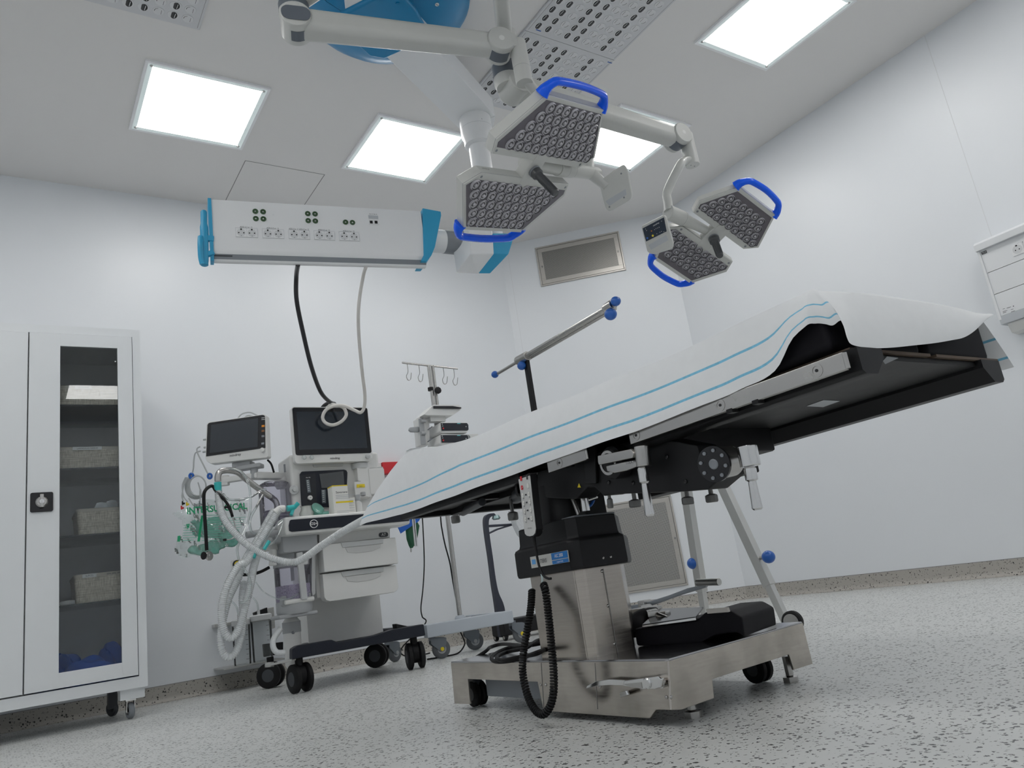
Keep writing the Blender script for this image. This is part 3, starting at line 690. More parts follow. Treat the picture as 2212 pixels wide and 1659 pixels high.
for i in range(len(grid)-1):
    if i == NE-1: continue
    for k in range(len(VS)-1):
        f = t.faces.new((grid[i][k], grid[i+1][k], grid[i+1][k+1], grid[i][k+1]))
        if k in (2, 6) and (i < NS-1 or i >= NE): f.material_index = 1
# top sheet: between the near ridge and the far ridge
M = 14
def topcol(y):
    y = yr_of(y)
    a = V((1.118 - .006*math.exp(-((y-2.25)/.25)**2), y, smooth_tab(TOPZ, y)+.0015*math.sin(y*17))); c = V((1.650, y, smooth_tab(TOPZ, y)-.008))
    return [a.lerp(c, k/M)+V((0, 0, .006*math.sin(pi*k/M)+.002*math.sin(k*2+y*8)*math.sin(pi*k/M))) for k in range(M+1)]
tg = [[t.verts.new(p) for p in topcol(2.70-(2.70-.716)*i/(N1-1))] for i in range(N1)]
for i in range(N1-1):
    for k in range(M): t.faces.new((tg[i][k], tg[i][k+1], tg[i+1][k+1], tg[i+1][k]))
# close the strip between the last top row and the end ridge
last = tg[-1]; er = [t.verts.new(p) for p in [c[0] for c in cols[NC0:NE]]]
n = len(er)
for k in range(M):
    a = round(k*(n-1)/M); c = round((k+1)*(n-1)/M)
    for j in range(a, c): t.faces.new((last[k], er[j], er[j+1]))
    t.faces.new((last[k], er[c], last[k+1]))
bmesh.ops.remove_doubles(t, verts=t.verts, dist=.0015)
bmesh.ops.recalc_face_normals(t, faces=t.faces)
dr = obj('surgical_drape', t, [CLOTH, STRIPE]); ANGd = 1.2
dr.data.set_sharp_from_angle(angle=1.0)
tag(dr, 'white disposable drape with two pale blue stripes covering the operating table', 'drape'); recentre(dr)

# ================================================================== HAND CONTROL ON ITS COILED CORD
HS = mat('control_silver', (.58, .585, .58), .35)
J = lambda x, y, X=1.081: at(*k3(x, y), X=X)
hc = thing('hand_control', 'silver and black corded hand control hanging from the table side rail', 'remote control', J(520, 870))
outl = [J(*q) for q in ((385, 250), (508, 205), (515, 215), (545, 500), (580, 800), (572, 850), (548, 878), (512, 886), (480, 880), (458, 858), (448, 800), (415, 450)  )]
b = nb(); prism(b, outl, (.020, 0, 0), .003); body = obj('body', b, BLACK, hc)
cen = sum(outl, V())/len(outl)
b = nb(); prism(b, [cen+(p-cen)*.94-V((.0006, 0, 0)) for p in outl], (.0015, 0, 0)); obj('face_plate', b, HS, hc)
BW = mat('button_white', (.75, .75, .72), .4)
xh = (J(560, 600)-J(440, 620)).normalized(); yh = (J(410, 250)-J(450, 700)).normalized()
def btn(x, y, w, hgt, m, rnd=True):
    p = J(x, y, 1.0797); s = nb()
    pts = rrect(w, hgt, min(w, hgt)*.48, 4) if rnd else rrect(w, hgt, .0006, 2)
    prism(s, [p+xh*a+yh*c for a, c in pts], (-.0012, 0, 0)); return obj('button', s, m, hc)
btn(419, 262, .0072, .0110, RED, False); btn(482, 250, .0055, .0100, GREYD, False)
btn(429, 358, .0082, .0112, RED); btn(491, 338, .0078, .0115, BW)
for (x, y), (x2_, y2_) in (((438, 440), (501, 425)), ((446, 522), (510, 506)), ((456, 606), (520, 590)), ((466, 692), (529, 678))):
    btn(x, y, .0078, .0112, BW); btn(x2_, y2_, .0078, .0112, BW); btn((x+x2_)/2, (y+y2_)/2, .0055, .0036, GREYD, False)
    for xx, yy in ((x, y), (x2_, y2_)):
        p = J(xx, yy, 1.0786); s = nb(); beam(s, p-xh*.002-yh*.001, p+xh*.002+yh*.001, .0006, .0003, up=(1, 0, 0)); obj('button_mark', s, INKD, hc)
        p = J(xx+6, yy+34, 1.0797); s = nb(); beam(s, p-xh*.0025, p+xh*.0025, .0009, .0003, up=(1, 0, 0)); obj('button_caption', s, INKD, hc)
s = nb(); p = J(429, 358, 1.0786); beam(s, p-xh*.0025-yh*.0015, p+xh*.0025+yh*.0015, .0008, .0003, up=(1, 0, 0)); obj('button_mark', s, INKL, hc)
text('HAND CONTROL', .0036, J(508, 786, 1.0797), xh, yh, INKD, hc, sx=.6)
# cord: short straight lead, then a long coil looping to the floor and back
lead = spline([J(548, 872, 1.085), J(562, 960, 1.082), J(585, 1080, 1.075), J(610, 1190, 1.068), J(650, 1280, 1.062), J(700, 1315, 1.06), J(735, 1316, 1.062)], 6)
b = nb(); tube(b, lead[:13], [.0052-.0002*i for i in range(13)], 8); tube(b, lead[12:], .003, 8); obj('lead', b, RUBBER, hc)
b = nb(); tube(b, spline([J(632, 1270, 1.068), J(642, 1320, 1.066), J(636, 1385, 1.066)], 4), .0022, 6); obj('tie_wire', b, mat('pale_wire', (.6, .72, .74), .4), hc)
path = spline([at(*q, X=xx) for q, xx in (((1174, 1262), 1.066), ((1179, 1280), 1.06), ((1184, 1320), 1.058), ((1190, 1380), 1.056), ((1196, 1450), 1.054), ((1195, 1500), 1.05), ((1186, 1530), 1.045), ((1172, 1543), 1.04), ((1155, 1532), 1.04), ((1139, 1500), 1.045), ((1129, 1450), 1.05), ((1132, 1400), 1.056), ((1141, 1350), 1.07), ((1147, 1310), 1.09), ((1149, 1275), 1.11))], 40)
d = [0.]
for a, c in zip(path, path[1:]): d.append(d[-1]+(c-a).length)
turns, NP, hel = 98, 98*9, []
x_ = V((1, 0, 0)); j = 0
for i in range(NP+1):
    s_ = d[-1]*i/NP
    while j < len(d)-2 and d[j+1] < s_: j += 1
    tt = (s_-d[j])/max(1e-9, d[j+1]-d[j]); p = path[j].lerp(path[j+1], tt); tg_ = (path[j+1]-path[j]).normalized()
    x_ = (x_-tg_*x_.dot(tg_)).normalized(); y_ = tg_.cross(x_); a = 2*pi*turns*i/NP
    hel.append(p+x_*math.cos(a)*.0072+y_*math.sin(a)*.0072)
zmin = min(p.z for p in hel)-.003
b = nb(); tube(b, [p-V((0, 0, min(0, zmin-.001))) for p in hel], .0028, 6); obj('coiled_cord', b, RUBBER, hc)

# ================================================================== MAINS CABLE ON THE BASE
b = nb()
Q = lambda x, y, z: at(960+x/4.424, 1250+y/4.424, Z=z)
z0 = ZT+.010
tube(b, spline([V((1.30, 1.86, z0)), Q(930, 690, z0+.012), Q(700, 770, z0), Q(520, 795, z0), Q(450, 765, z0+.002), Q(500, 710, z0+.006), Q(640, 655, z0+.012), Q(800, 640, z0+.018), V((1.32, 1.84, z0+.02)), V((1.30, 1.92, z0+.022)), Q(780, 660, z0+.018), Q(600, 700, z0+.010), Q(500, 750, z0+.008), Q(560, 780, z0+.008), Q(740, 745, z0+.010), Q(920, 700, z0+.016), V((1.34, 1.9, z0+.018)), V((1.30, 1.99, z0+.01)), Q(740, 640, z0+.014), Q(560, 625, z0+.008), Q(440, 655, z0+.004), Q(400, 690, z0+.002), V((1.20, 2.20, .10)), V((1.25, 2.23, .03)), V((1.30, 2.26, .006)), V((1.42, 2.30, .006))], 8), .0055, 8)
o = obj('power_cable', b, RUBBER); tag(o, 'black power cable heaped on the steel table base beside the column', 'cable'); recentre(o)
# ================================================================== SURGICAL LAMPS
LENSD = mat('lens_cup_dark', (.035, .033, .04), .18, coat=.6); LENSC = mat('lens_clear_ring', (.46, .45, .49), .08, coat=1., var=.5, scale=260.); LPAN = mat('lens_panel', (.10, .09, .11), .2, coat=.5)
def lens_mesh(r):
    b = nb()
    lathe(b, [(r, 0), (r*.99, .004), (r*.86, .0075)], (0, 0, 0), (0, 0, 1), 16, False, 1)
    lathe(b, [(r*.86, .0075), (r*.70, .0045)], (0, 0, 0), (0, 0, 1), 16, False, 0)
    lathe(b, [(r*.70, .0045), (r*.62, .0055), (r*.50, .003)], (0, 0, 0), (0, 0, 1), 16, False, 1)
    lathe(b, [(r*.50, .003), (r*.32, .0025)], (0, 0, 0), (0, 0, 1), 16, False, 0)
    lathe(b, [(r*.32, .0025), (r*.28, .0065), (r*.12, .0085), (.0002, .0087)], (0, 0, 0), (0, 0, 1), 12, False, 1)
    return b
def inset(poly, d):
    """move every edge of a convex polygon inwards by d (outwards if negative)"""
    n = len(poly); A = sum(poly[i][0]*poly[(i+1) % n][1]-poly[(i+1) % n][0]*poly[i][1] for i in range(n)); s = 1 if A > 0 else -1
    L = []
    for i in range(n):
        (x0, y0), (x1, y1) = poly[i], poly[(i+1) % n]; dx, dy = x1-x0, y1-y0; l = math.hypot(dx, dy); nx, ny = -dy/l*s, dx/l*s
        dd = d[i] if isinstance(d, (list, tuple)) else d
        L.append((x0+nx*dd, y0+ny*dd, dx, dy))
    out = []
    for i in range(n):
        x0, y0, dx0, dy0 = L[i-1]; x1, y1, dx1, dy1 = L[i]; det = dx0*dy1-dy0*dx1
        t = ((x1-x0)*dy1-(y1-y0)*dx1)/det; out.append((x0+dx0*t, y0+dy0*t))
    return out
def inside(poly, x, y, m):
    n = len(poly); A = sum(poly[i][0]*poly[(i+1) % n][1]-poly[(i+1) % n][0]*poly[i][1] for i in range(n)); s = 1 if A > 0 else -1
    for i in range(n):
        (x0, y0), (x1, y1) = poly[i], poly[(i+1) % n]; dx, dy = x1-x0, y1-y0
        if s*(dx*(y-y0)-dy*(x-x0))/math.hypot(dx, dy) < m: return False
    return True
def lamp_head(name, label, C, u, v, n, U, pitch, arm_side, cut, th, rows_off):
    """two mirrored petals in the plane (u, v) facing n; local z points up, away from the face"""
    u, v, n = V(u).normalized(), V(v).normalized(), V(n).normalized(); v = (v-u*v.dot(u)).normalized(); z = u.cross(v)
    if z.dot(n) > 0: pass
    rot = Matrix((u, v, z)).transposed()
    t = thing(name, label, 'surgical lamp', C, rot)
    sg = 1 if z.dot(n) > 0 else -1          # sign of the facing direction along local z
    (a1, v0), (a2, _), (b2, v1), (b1, _) = U
    poly = [(a1+.004, v0), (a2-cut, v0), (a2-cut*.05, v0+cut*.85), (b2, v1), (b1, v1), (a1-.003, v0+.020)]
    body = inset(poly, [-.030, -.012, -.012, -.018, -.018, -.012])
    lens0 = None; r = pitch*.49
    for half in (1, -1):
        P = [(x*half, y*half) for x, y in body]; Q = [(x*half, y*half) for x, y in poly]
        b = nb(); back = inset(P, .018)
        loft(b, [[V((x, y, 0)) for x, y in inset(P, .002)], [V((x, y, -sg*.003)) for x, y in P], [V((x, y, -sg*th*.75)) for x, y in P], [V((x, y, -sg*th)) for x, y in back]])
        hs = obj('petal_housing', b, WARMW, t, world=False)
        b = nb(); prism(b, [V((x, y, sg*.0004)) for x, y in Q], (0, 0, sg*.0008)); obj('lens_panel', b, LPAN, hs, world=False)
        b = nb(); I = inset(P, .006); loft(b, [[V((x, y, -sg*.0042)) for x, y in inset(P, -.0006)], [V((x, y, -sg*.0052)) for x, y in inset(P, -.0006)]]); obj('seam_line', b, GREYM, hs, world=False)
        for cx, cy in (inset(P, .016)[0], inset(P, .016)[1]):
            b = nb(); lathe(b, [(.006, 0), (.005, .0008), (.003, .0002)], (cx, cy, sg*.0004), (0, 0, sg), 10); obj('screw', b, GREYM, hs, world=False)
        row = 0; y = v0+r*.8+rows_off
        while y < v1-r*.5:
            x = -.6+(row % 2)*pitch*.5
            while x < .6:
                if inside(poly, x, y, r*.62):
                    if lens0 is None:
                        lb = lens_mesh(r)
                        if sg < 0: lb.transform(Matrix.Scale(-1, 4, (0, 0, 1))); bmesh.ops.reverse_faces(lb, faces=lb.faces)
                        o = obj('lens', lb, [LENSD, LENSC], t, world=False); lens0 = o
                    else: o = lens0.copy(); COL.objects.link(o)
                    o.location = (x*half, y*half, sg*.0011); o.rotation_euler = (0, 0, random.random()*6)
                x += pitch
            row += 1; y += pitch*.86
        # blue grip on the short outer edge
        w0, w1 = b1-.012, b2+.012; yo = v1+.018; s_ = half
        pts = [(w0, yo-.012), (w0+.004, yo+.012), (w0+.026, yo+.040), (w0+.06, yo+.050), ((w0+w1)/2, yo+.056), (w1-.06, yo+.050), (w1-.026, yo+.040), (w1-.004, yo+.012), (w1, yo-.012)]
        pth = spline([V((x*s_, yy*s_, -sg*.022)) for x, yy in pts], 5); NPt = len(pth)
        rad = [.0165+.009*max(0, 1-min(i, NPt-1-i)/8.) for i in range(NPt)]
        b = nb(); tube(b, pth, rad, 12, flat=(.85, 1.15)); obj('grip', b, BLUE, t, world=False, label='bright blue plastic grip')
    # bridge, sterile handle
    b = nb(); prism(b, [V((x, y, sg*.002)) for x, y in ((-.035, -v0-.02), (.028, -v0-.035), (.042, -.01), (.035, v0+.02), (-.028, v0+.035), (-.042, .01))], (0, 0, -sg*.05), .006); obj('bridge', b, WARMW, t, world=False)
    b = nb(); lathe(b, [(.021, 0), (.024, .006), (.024, .03), (.019, .034)], (0, 0, 0), (0, 0, sg), 20)
    lathe(b, [(.019, .034), (.0165, .05), (.0150, .13), (.0165, .14), (.014, .146), (.004, .147)], (0, 0, 0), (0, 0, sg), 20)
    for k in range(10):
        a = k*pi/5; bb_ = V((math.cos(a), math.sin(a), 0)); beam(b, bb_*.0162+V((0, 0, sg*.05)), bb_*.0155+V((0, 0, sg*.138)), .003, .003, up=bb_)
    hd = obj('sterile_handle', b, mat('handle_graphite', (.075, .08, .085), .35), t, world=False)
    b = nb(); lathe(b, [(.0255, .004), (.0255, .012)], (0, 0, 0), (0, 0, sg), 20); obj('collar', b, GREYM, hd, world=False)
    return t, u, v, z*sg
# ---- large lamp over the table
C1 = V((1.713, 2.093, 1.868))
lampA, ua, va, na = lamp_head('surgical_lamp', 'large surgical lamp with two lens petals and bright blue grips over the table', C1,
    (.952, .221, .2123), (.1047, -.8857, .4523), (.288, -.4083, -.8662), ((-.275, .071), (.318, .071), (.192, .284), (-.158, .283)), .0485, 1, .034, .062, .002)
def rounded_arm(bm, p0, p1, w0, h0, w1, h1, mi=0):
    p0, p1 = V(p0), V(p1); d = (p1-p0).normalized(); s = d.cross(up).normalized(); uu = s.cross(d)
    rings = []
    for p, w_, h_ in ((p0, w0, h0), (p0.lerp(p1, .5), (w0+w1)/2, (h0+h1)/2), (p1, w1, h1)):
        rings.append([p+s*a+uu*c for a, c in rrect(w_, h_, min(w_, h_)*.32, 4)])
    return loft(bm, rings, mi=mi)
def knuckle(p, ax, r, L, parent, bandside=None):
    """round pivot: white drum with a slate band"""
    p, ax = V(p), V(ax).normalized()
    b = nb(); lathe(b, [(r*.9, -L/2), (r, -L/2+.006), (r, L/2-.006), (r*.92, L/2), (r*.2, L/2+.001)], p, ax, 32)
    o = obj('pivot_drum', b, WARMW, parent)
    b = nb(); lathe(b, [(r*.22, 0), (r*.2, .0012)], p+ax*(L/2), ax, 16); obj('pivot_cap', b, OFFW, o)
    return o
hubp = V((1.26, 1.55, 0))
# spring arm of the large lamp
Aj = at(640, 52, Z=2.44); Bj = at(1078, 100, Z=2.38)
ra = (Bj-Aj).normalized(); sa = ra.cross(up).normalized()          # horizontal, across the arm
if sa.dot(CO-Aj) < 0: sa = -sa
b = nb(); rounded_arm(b, Aj, Bj, .10, .098, .08, .085); obj('spring_arm', b, WARMW, lampA)
knuckle(Aj, sa, .056, .112, lampA); knuckle(Bj, sa, .056, .098, lampA)
# slate inlays around the pivots
b = nb(); ua_ = ra; 
prism(b, [Aj+sa*.0575+ra*x+up*y for x, y in rrect(.105, .060, .028, 5)], sa*.002); o = obj('slate_inlay', b, SLATE, lampA)
for pj, off in ((Aj, .02), (Bj, .0)):
    b = nb(); lathe(b, [(.0568, -.026), (.0568, .026)], pj+sa*.0, sa, 32, False)
    bmesh.ops.delete(b, geom=[f for f in b.faces if (f.calc_center_median()-pj).normalized().dot((-up+ra*(.2 if pj is Aj else -.1)).normalized()) < .78], context='FACES')
    obj('slate_band', b, SLATE, lampA)
# extension arm from the ceiling hub to the first pivot
E0 = V((hubp.x, hubp.y, 2.58)); E1 = V((Aj.x, Aj.y, 2.56))
b = nb(); rounded_arm(b, E0, E1, .11, .10, .10, .09); lathe(b, [(.052, 0), (.056, .01), (.056, .13), (.045, .15)], (Aj.x-.005, Aj.y-.002, 2.46), up, 28); obj('extension_arm', b, WARMW, lampA)
b = nb(); lathe(b, [(.0565, .03), (.0565, .06)], (Aj.x-.005, Aj.y-.002, 2.46), up, 28, False); obj('slate_band', b, SLATE, lampA)
b = nb(); lathe(b, [(.06, 2.42), (.065, 2.44), (.065, 2.92), (.16, 2.93), (.17, 2.999)], (hubp.x, hubp.y, 0), up, 32); obj('ceiling_column', b, WARMW, lampA)
# drop pipe, bent stem behind the upper petal, joint along the lamp axis
K2 = lambda x, y, Z: at(1040+x/9.215, 40+y/9.215, Z=Z)
d0 = K2(730, 600, 2.36); d1 = K2(780, 1180, 2.20)
d1 = V((d0.x+.004, d0.y+.002, 2.20))
b = nb(); cyl(b, d0+up*.03, d1, .034, seg=26, bev=.004); beam(b, Bj, d0+up*.02, .08, .075, .02); dp = obj('drop_pipe', b, WARMW, lampA)
b = nb(); lathe(b, [(.0345, 0), (.0345, .001)], (d0.x, d0.y, 2.265), up, 26, False); obj('seam_line', b, GREYM, dp)
J1 = C1+ua*.435-na*.050
stem = spline([d1+up*.03, d1+V((.05, .01, -.005)), d1+V((.22, .06, -.10)), J1+V((.055, .05, .16)), J1+V((.035, .02, .07)), J1+V((.0, .0, 0))], 7)
b = nb(); tube(b, stem, .021, 14); obj('bent_stem', b, WARMW, lampA)
b = nb(); cyl(b, C1-na*.048-ua*.02, C1+ua*.20-na*.048, .026, .030, seg=24); cyl(b, C1+ua*.20-na*.048, C1+ua*.30-na*.048, .034, seg=26, bev=.003); cyl(b, C1+ua*.30-na*.048, C1+ua*.50-na*.048, .030, .027, seg=24); ax_ = obj('axle', b, WARMW, lampA)
for k in (.255, .30):
    b = nb(); lathe(b, [(.0346, 0), (.0346, .0012)], C1+ua*k-na*.048, ua, 26, False); obj('seam_line', b, GREYM, ax_)
b = nb(); cyl(b, C1+va*.03-na*.04, C1+va*.12-na*.03, .026, .022, seg=18); cyl(b, C1-va*.03-na*.04, C1-va*.12-na*.03, .026, .022, seg=18); obj('petal_neck', b, WARMW, lampA)
# control panel, seen from its back
pc0 = at(1331, 405, P=C1+ua*.40-na*.03, N=CF); k4 = lambda x, y, d=0.: at(950+x/4.88, 320+y/4.88, P=pc0+CF*d, N=(V((-.55, .1, -.25))).normalized()*.35+(-CF)*.9)
pan = [k4(*q) for q in ((1675, 365), (1700, 330), (1905, 185), (1935, 172), (1960, 185), (1985, 240), (2025, 470), (2022, 520), (2000, 550), (1830, 650), (1790, 668), (1760, 650), (1740, 610), (1690, 420))]
b = nb(); nrm = (pan[4]-pan[0]).cross(pan[9]-pan[0]).normalized()
nrm = -nrm if nrm.dot(CO-pc0) < 0 else nrm
prism(b, pan, -nrm*.034, .009, seg=3); cp = obj('control_panel', b, WARMW, lampA)
b = nb(); cyl(b, C1+ua*.45-na*.048, k4(1760, 410)-nrm*.012, .027, .020, seg=20); obj('panel_neck', b, WARMW, lampA)
b = nb(); prism(b, [k4(*q)+nrm*.0005 for q in ((1745, 560), (1960, 430), (1968, 490), (1790, 610))], nrm*.0006); obj('panel_slot', b, GREYL, cp)
for q in ((1912, 268), (1722, 395), (1942, 520), (1788, 620)):
    b = nb(); lathe(b, [(.004, 0), (.003, .001)], k4(*q), nrm, 10); obj('screw', b, GREYM, cp)
# maker's sticker on the rim of the lower petal
b = nb(); rimc = C1-va*.045-na*.02-ua*.20
text('mindray', .012, C1-va*.0355-na*.024-ua*.235, ua, -na, INKD, lampA)

# ---- smaller lamp to the right
C2 = V((2.767, 2.152, 1.751))
lampB, ub, vb, nbv = lamp_head('surgical_lamp', 'smaller surgical lamp on the right with control screen and blue grips', C2,
    (.912, .0268, -.4092), (.176, -.9269, .3315), (-.3704, -.3743, -.8501), ((-.179, .070), (.203, .070), (.137, .235), (-.095, .234)), .0405, -1, .024, .052, .002)
A2 = at(1112, 190, Z=2.28); B2 = at(1462, 298, Z=2.22)
r2 = (B2-A2).normalized(); s2 = r2.cross(up).normalized()
if s2.dot(CO-A2) < 0: s2 = -s2
b = nb(); rounded_arm(b, A2, B2, .10, .098, .085, .085); obj('spring_arm', b, WARMW, lampB)
knuckle(A2, s2, .055, .108, lampB); knuckle(B2, s2, .052, .10, lampB)
b = nb(); lathe(b, [(.0535, -.026), (.0535, .026)], B2, s2, 32, False)
bmesh.ops.delete(b, geom=[f for f in b.faces if (f.calc_center_median()-B2).normalized().dot((-up-r2*.1).normalized()) < .8], context='FACES'); obj('slate_band', b, SLATE, lampB)
b = nb(); lathe(b, [(.050, -.04), (.056, -.02), (.056, .15), (.046, .18)], A2+up*.03-r2*.03, up, 28); obj('pivot_neck', b, WARMW, lampB)
b = nb(); lathe(b, [(.0566, .005), (.0566, .062)], A2+up*.03-r2*.03, up, 28, False); obj('slate_band', b, SLATE, lampB)
# thin extension arm up to the hub
x0 = A2+up*.22-r2*.01; x1 = V((hubp.x+.05, hubp.y+.02, 2.56))
b = nb(); rounded_arm(b, x0, x1, .062, .075, .062, .075); lathe(b, [(.05, -.06), (.05, .04), (.04, .05)], x0, up, 26); obj('extension_arm', b, WARMW, lampB)
b = nb(); lathe(b, [(.072, 2.50), (.076, 2.505), (.076, 2.60), (.072, 2.605)], (hubp.x, hubp.y, 0), up, 28); obj('hub_ring', b, WARMW, lampB)
K5 = lambda x, y, Y: at(1340+x/3.95, 220+y/3.95, Y=Y)
yb = B2.y
q0 = K5(565, 330, yb); q1 = V((q0.x+.006, q0.y, q0.z-.16))
q1 = K5(618, 545, yb)
b = nb(); cyl(b, q0+up*.03, q1, .034, seg=26, bev=.004); beam(b, B2, q0+V((0, 0, .01)), .085, .075, .02); obj('drop_pipe', b, WARMW, lampB)
for sx_ in (-.012, .012):
    b = nb(); lathe(b, [(.0035, 0), (.003, .001)], q1+V((sx_, .0, .0)), (q1-q0), 8); obj('screw', b, GREYM, lampB)
J2 = K5(412, 940, C2.y-.0)
stem = spline([K5(590, 500, yb), K5(535, 510, yb), K5(500, 560, yb-.01), K5(400, 770, C2.y+.0), K5(405, 860, C2.y), K5(412, 930, C2.y)], 7)
b = nb(); tube(b, stem, .021, 14, flat=(1.15, .9)); obj('bent_stem', b, WARMW, lampB)
ax0 = K5(405, 940, C2.y); ax1 = K5(540, 1000, C2.y+.01); ax2_ = C2-nbv*.03-ub*.03
b = nb(); cyl(b, ax0, ax1, .034, seg=28, bev=.003); cyl(b, ax1, ax2_, .028, .020, seg=22); ao = obj('axle', b, WARMW, lampB)
b = nb(); lathe(b, [(.0346, 0), (.0346, .0012)], ax0.lerp(ax1, .88), ax1-ax0, 26, False); obj('seam_line', b, GREYM, ao)
b = nb(); cyl(b, C2+vb*.03-nbv*.035, C2+vb*.11-nbv*.03, .022, .019, seg=18); cyl(b, C2-vb*.03-nbv*.035, C2-vb*.11-nbv*.03, .022, .019, seg=18); obj('petal_neck', b, WARMW, lampB)
# control panel with dark screen
npan = (CO-ax0).normalized()*.8+V((-.45, -.1, -.1)); pp = K5(310, 1120, C2.y-.03)
k5 = lambda x, y, d=0.: at(1340+x/3.95, 220+y/3.95, P=pp+npan.normalized()*d, N=npan)
b = nb(); prism(b, [k5(*q) for q in ((183, 1055), (365, 965), (385, 975), (450, 1200), (445, 1240), (425, 1260), (290, 1300), (250, 1295), (228, 1275), (180, 1075))], -npan.normalized()*.03, .005); cpb = obj('control_panel', b, WARMW, lampB)
SCR = mat('screen_navy', (.010, .022, .045), .15)
b = nb(); prism(b, [k5(*q, .0008) for q in ((190, 1080), (372, 985), (396, 1105), (220, 1192))], npan.normalized()*.0008); scr = obj('screen', b, SCR, cpb)
def dot(x, y, r, m, nm='key'):
    c = k5(x, y, .0018); xx, yy = frame_of(npan); b = nb(); prism(b, [c+xx*r*math.cos(a*pi/5)+yy*r*math.sin(a*pi/5) for a in range(10)], npan.normalized()*.0004); obj(nm, b, m, scr)
dot(277, 1142, .0048, YEL); dot(266, 1102, .0025, ORANGE); dot(230, 1163, .0045, KBLUE)
for x, y in ((215, 1085), (224, 1098), (293, 1090), (305, 1082), (318, 1076), (331, 1070), (312, 1125), (338, 1112), (352, 1106), (372, 1108), (352, 1018)): dot(x, y, .0014, INKL)
text('mindray', .009, k5(305, 1044, .0018), k5(330, 1030)-k5(285, 1056), k5(300, 1000)-k5(310, 1060), INKL, scr)
b = nb(); prism(b, [k5(*q, .0006) for q in ((240, 1222), (392, 1135), (410, 1180), (262, 1262))], npan.normalized()*.0006); obj('panel_slot', b, GREYL, cpb)

# ================================================================== CEILING PENDANT
pd = thing('ceiling_pendant', 'white and blue ceiling pendant with a long socket console', 'supply pendant', (1.45, 2.62, 3.0))
def canopy(a0, a1):
    t = bmesh.new(); prof = [(.385, 2.999), (.385, 2.985), (.36, 2.955), (.30, 2.90), (.22, 2.865), (.14, 2.86)]; n = 26; rr = []
    for r_, z_ in prof: rr.append([t.verts.new((1.45+r_*math.cos(a0+(a1-a0)*k/n), 2.62+r_*math.sin(a0+(a1-a0)*k/n), z_)) for k in range(n+1)])
    for a, c in zip(rr, rr[1:]):
        for k in range(n): t.faces.new((a[k], a[k+1], c[k+1], c[k]))
    return t
cn = obj('canopy', canopy(0, pi*.998), CYAND, pd); obj('canopy', canopy(pi, 2*pi*.9995), CYAND, pd)
pa = V((1.40, 2.535, 2.76)); pe_ = V((2.105, 2.985, 2.76)); dpd = (pe_-pa).normalized(); sp_ = dpd.cross(up)
b = nb(); beam(b, pa+up*.055-dpd*.18, pe_+up*.055+dpd*.02, .215, .11, .004); prism(b, [pe_+dpd*.02+sp_*.1075, pe_+dpd*.10+sp_*.06, pe_+dpd*.10-sp_*.06, pe_+dpd*.02-sp_*.1075], up*.11, .004); obj('arm', b, WHITE, pd)
b = nb(); prism(b, [V((pa.x, pa.y, 2.735))+dpd*a+sp_*c for a, c in ((-.22, -.16), (.06, -.155), (.115, -.11), (.115, .08), (.06, .15), (-.05, .17), (-.22, .17))], up*.03, .012, seg=3); lathe(b, [(.15, 0), (.15, .16)], V((pa.x, pa.y, 2.76))-dpd*.06+up*.09, up, 36); obj('hub_cover', b, CYAND, pd)
for q in ((944, 9), (859, 8)):
    b = nb(); p = at(*q, Z=2.875 if q[0] > 900 else 2.7345); lathe(b, [(.009, 0), (.009, .004)], p, (0, 0, -1), 14); bb(b, p-V((.006, .0012, .0045)), p+V((.006, .0012, -.0038)), mi=1); obj('screw_cap', b, [INKL, BLACK] if q[0] > 900 else [CYAND, CYAND], pd)
cx, cy = pe_.x-.015, pe_.y-.012
b = nb(); lathe(b, [(.085, 2.765), (.085, 2.66), (.076, 2.64), (.074, 2.60), (.05, 2.585)], (cx, cy, 0), up, 36); jn = obj('joint_drum', b, WHITE, pd)
b = nb(); lathe(b, [(.0855, 2.694), (.0855, 2.6925)], (cx, cy, 0), up, 36, False); obj('seam_line', b, GREYL, jn)
b = nb(); lathe(b, [(.0065, 0), (.005, .001)], at(1042, 257, Y=cy-.083), (0, -1, 0), 10); obj('screw', b, GREYM, jn)
b = nb(); cyl(b, (cx, cy, 2.60), (cx, cy, 2.0), .055, seg=32); obj('drop_column', b, WHITE, pd)
Lc, Rc = at(457, 490, Z=2.0), at(920, 510, Z=2.0)
xc = (Rc-Lc); xc.z = 0; xc.normalize(); yc = up.cross(xc)          # yc points away from the viewer
Fc = lambda x, y, d=0.: at(x, y, P=Lc-yc*d, N=yc)
k7 = lambda x, y, d=0.: Fc(420+x/7.373, 420+y/7.373, d)
k8 = lambda x, y, d=0.: Fc(700+x/7.373, 420+y/7.373, d)
zt_, zb_ = Fc(460, 431).z, Fc(462, 546).z
x0_, x1_ = (Fc(459, 490)-Lc).dot(xc), (Fc(914, 500)-Lc).dot(xc)
O = V((Lc.x, Lc.y, 0)); PT = lambda x, d, z: O+xc*x+yc*d+up*z
def slab(prof, xa, xb, bv=0.):
    b = nb(); prism(b, [PT(xa, d, z) for d, z in prof], xc*(xb-xa), bv); return b
cons = obj('console_body', slab([(0, zt_), (0, zb_+.02), (.010, zb_), (.05, zb_), (.11, zt_-.02), (.11, zt_)], x0_, x1_), WHITE, pd)
obj('console_strip', slab([(.009, zb_), (.016, zb_-.022), (.045, zb_-.022), (.05, zb_)], x0_, x1_), GREYM, pd)
obj('console_floor', slab([(.016, zb_-.022), (.022, zb_-.030), (.042, zb_-.030), (.045, zb_-.022)], x0_, x1_), WHITE, pd)
b = slab([(.008, zb_-.006), (.010, zb_-.010), (.02, zb_-.010), (.02, zb_-.006)], x0_, x0_+.075); obj('strip_slot', b, GREYD, pd)
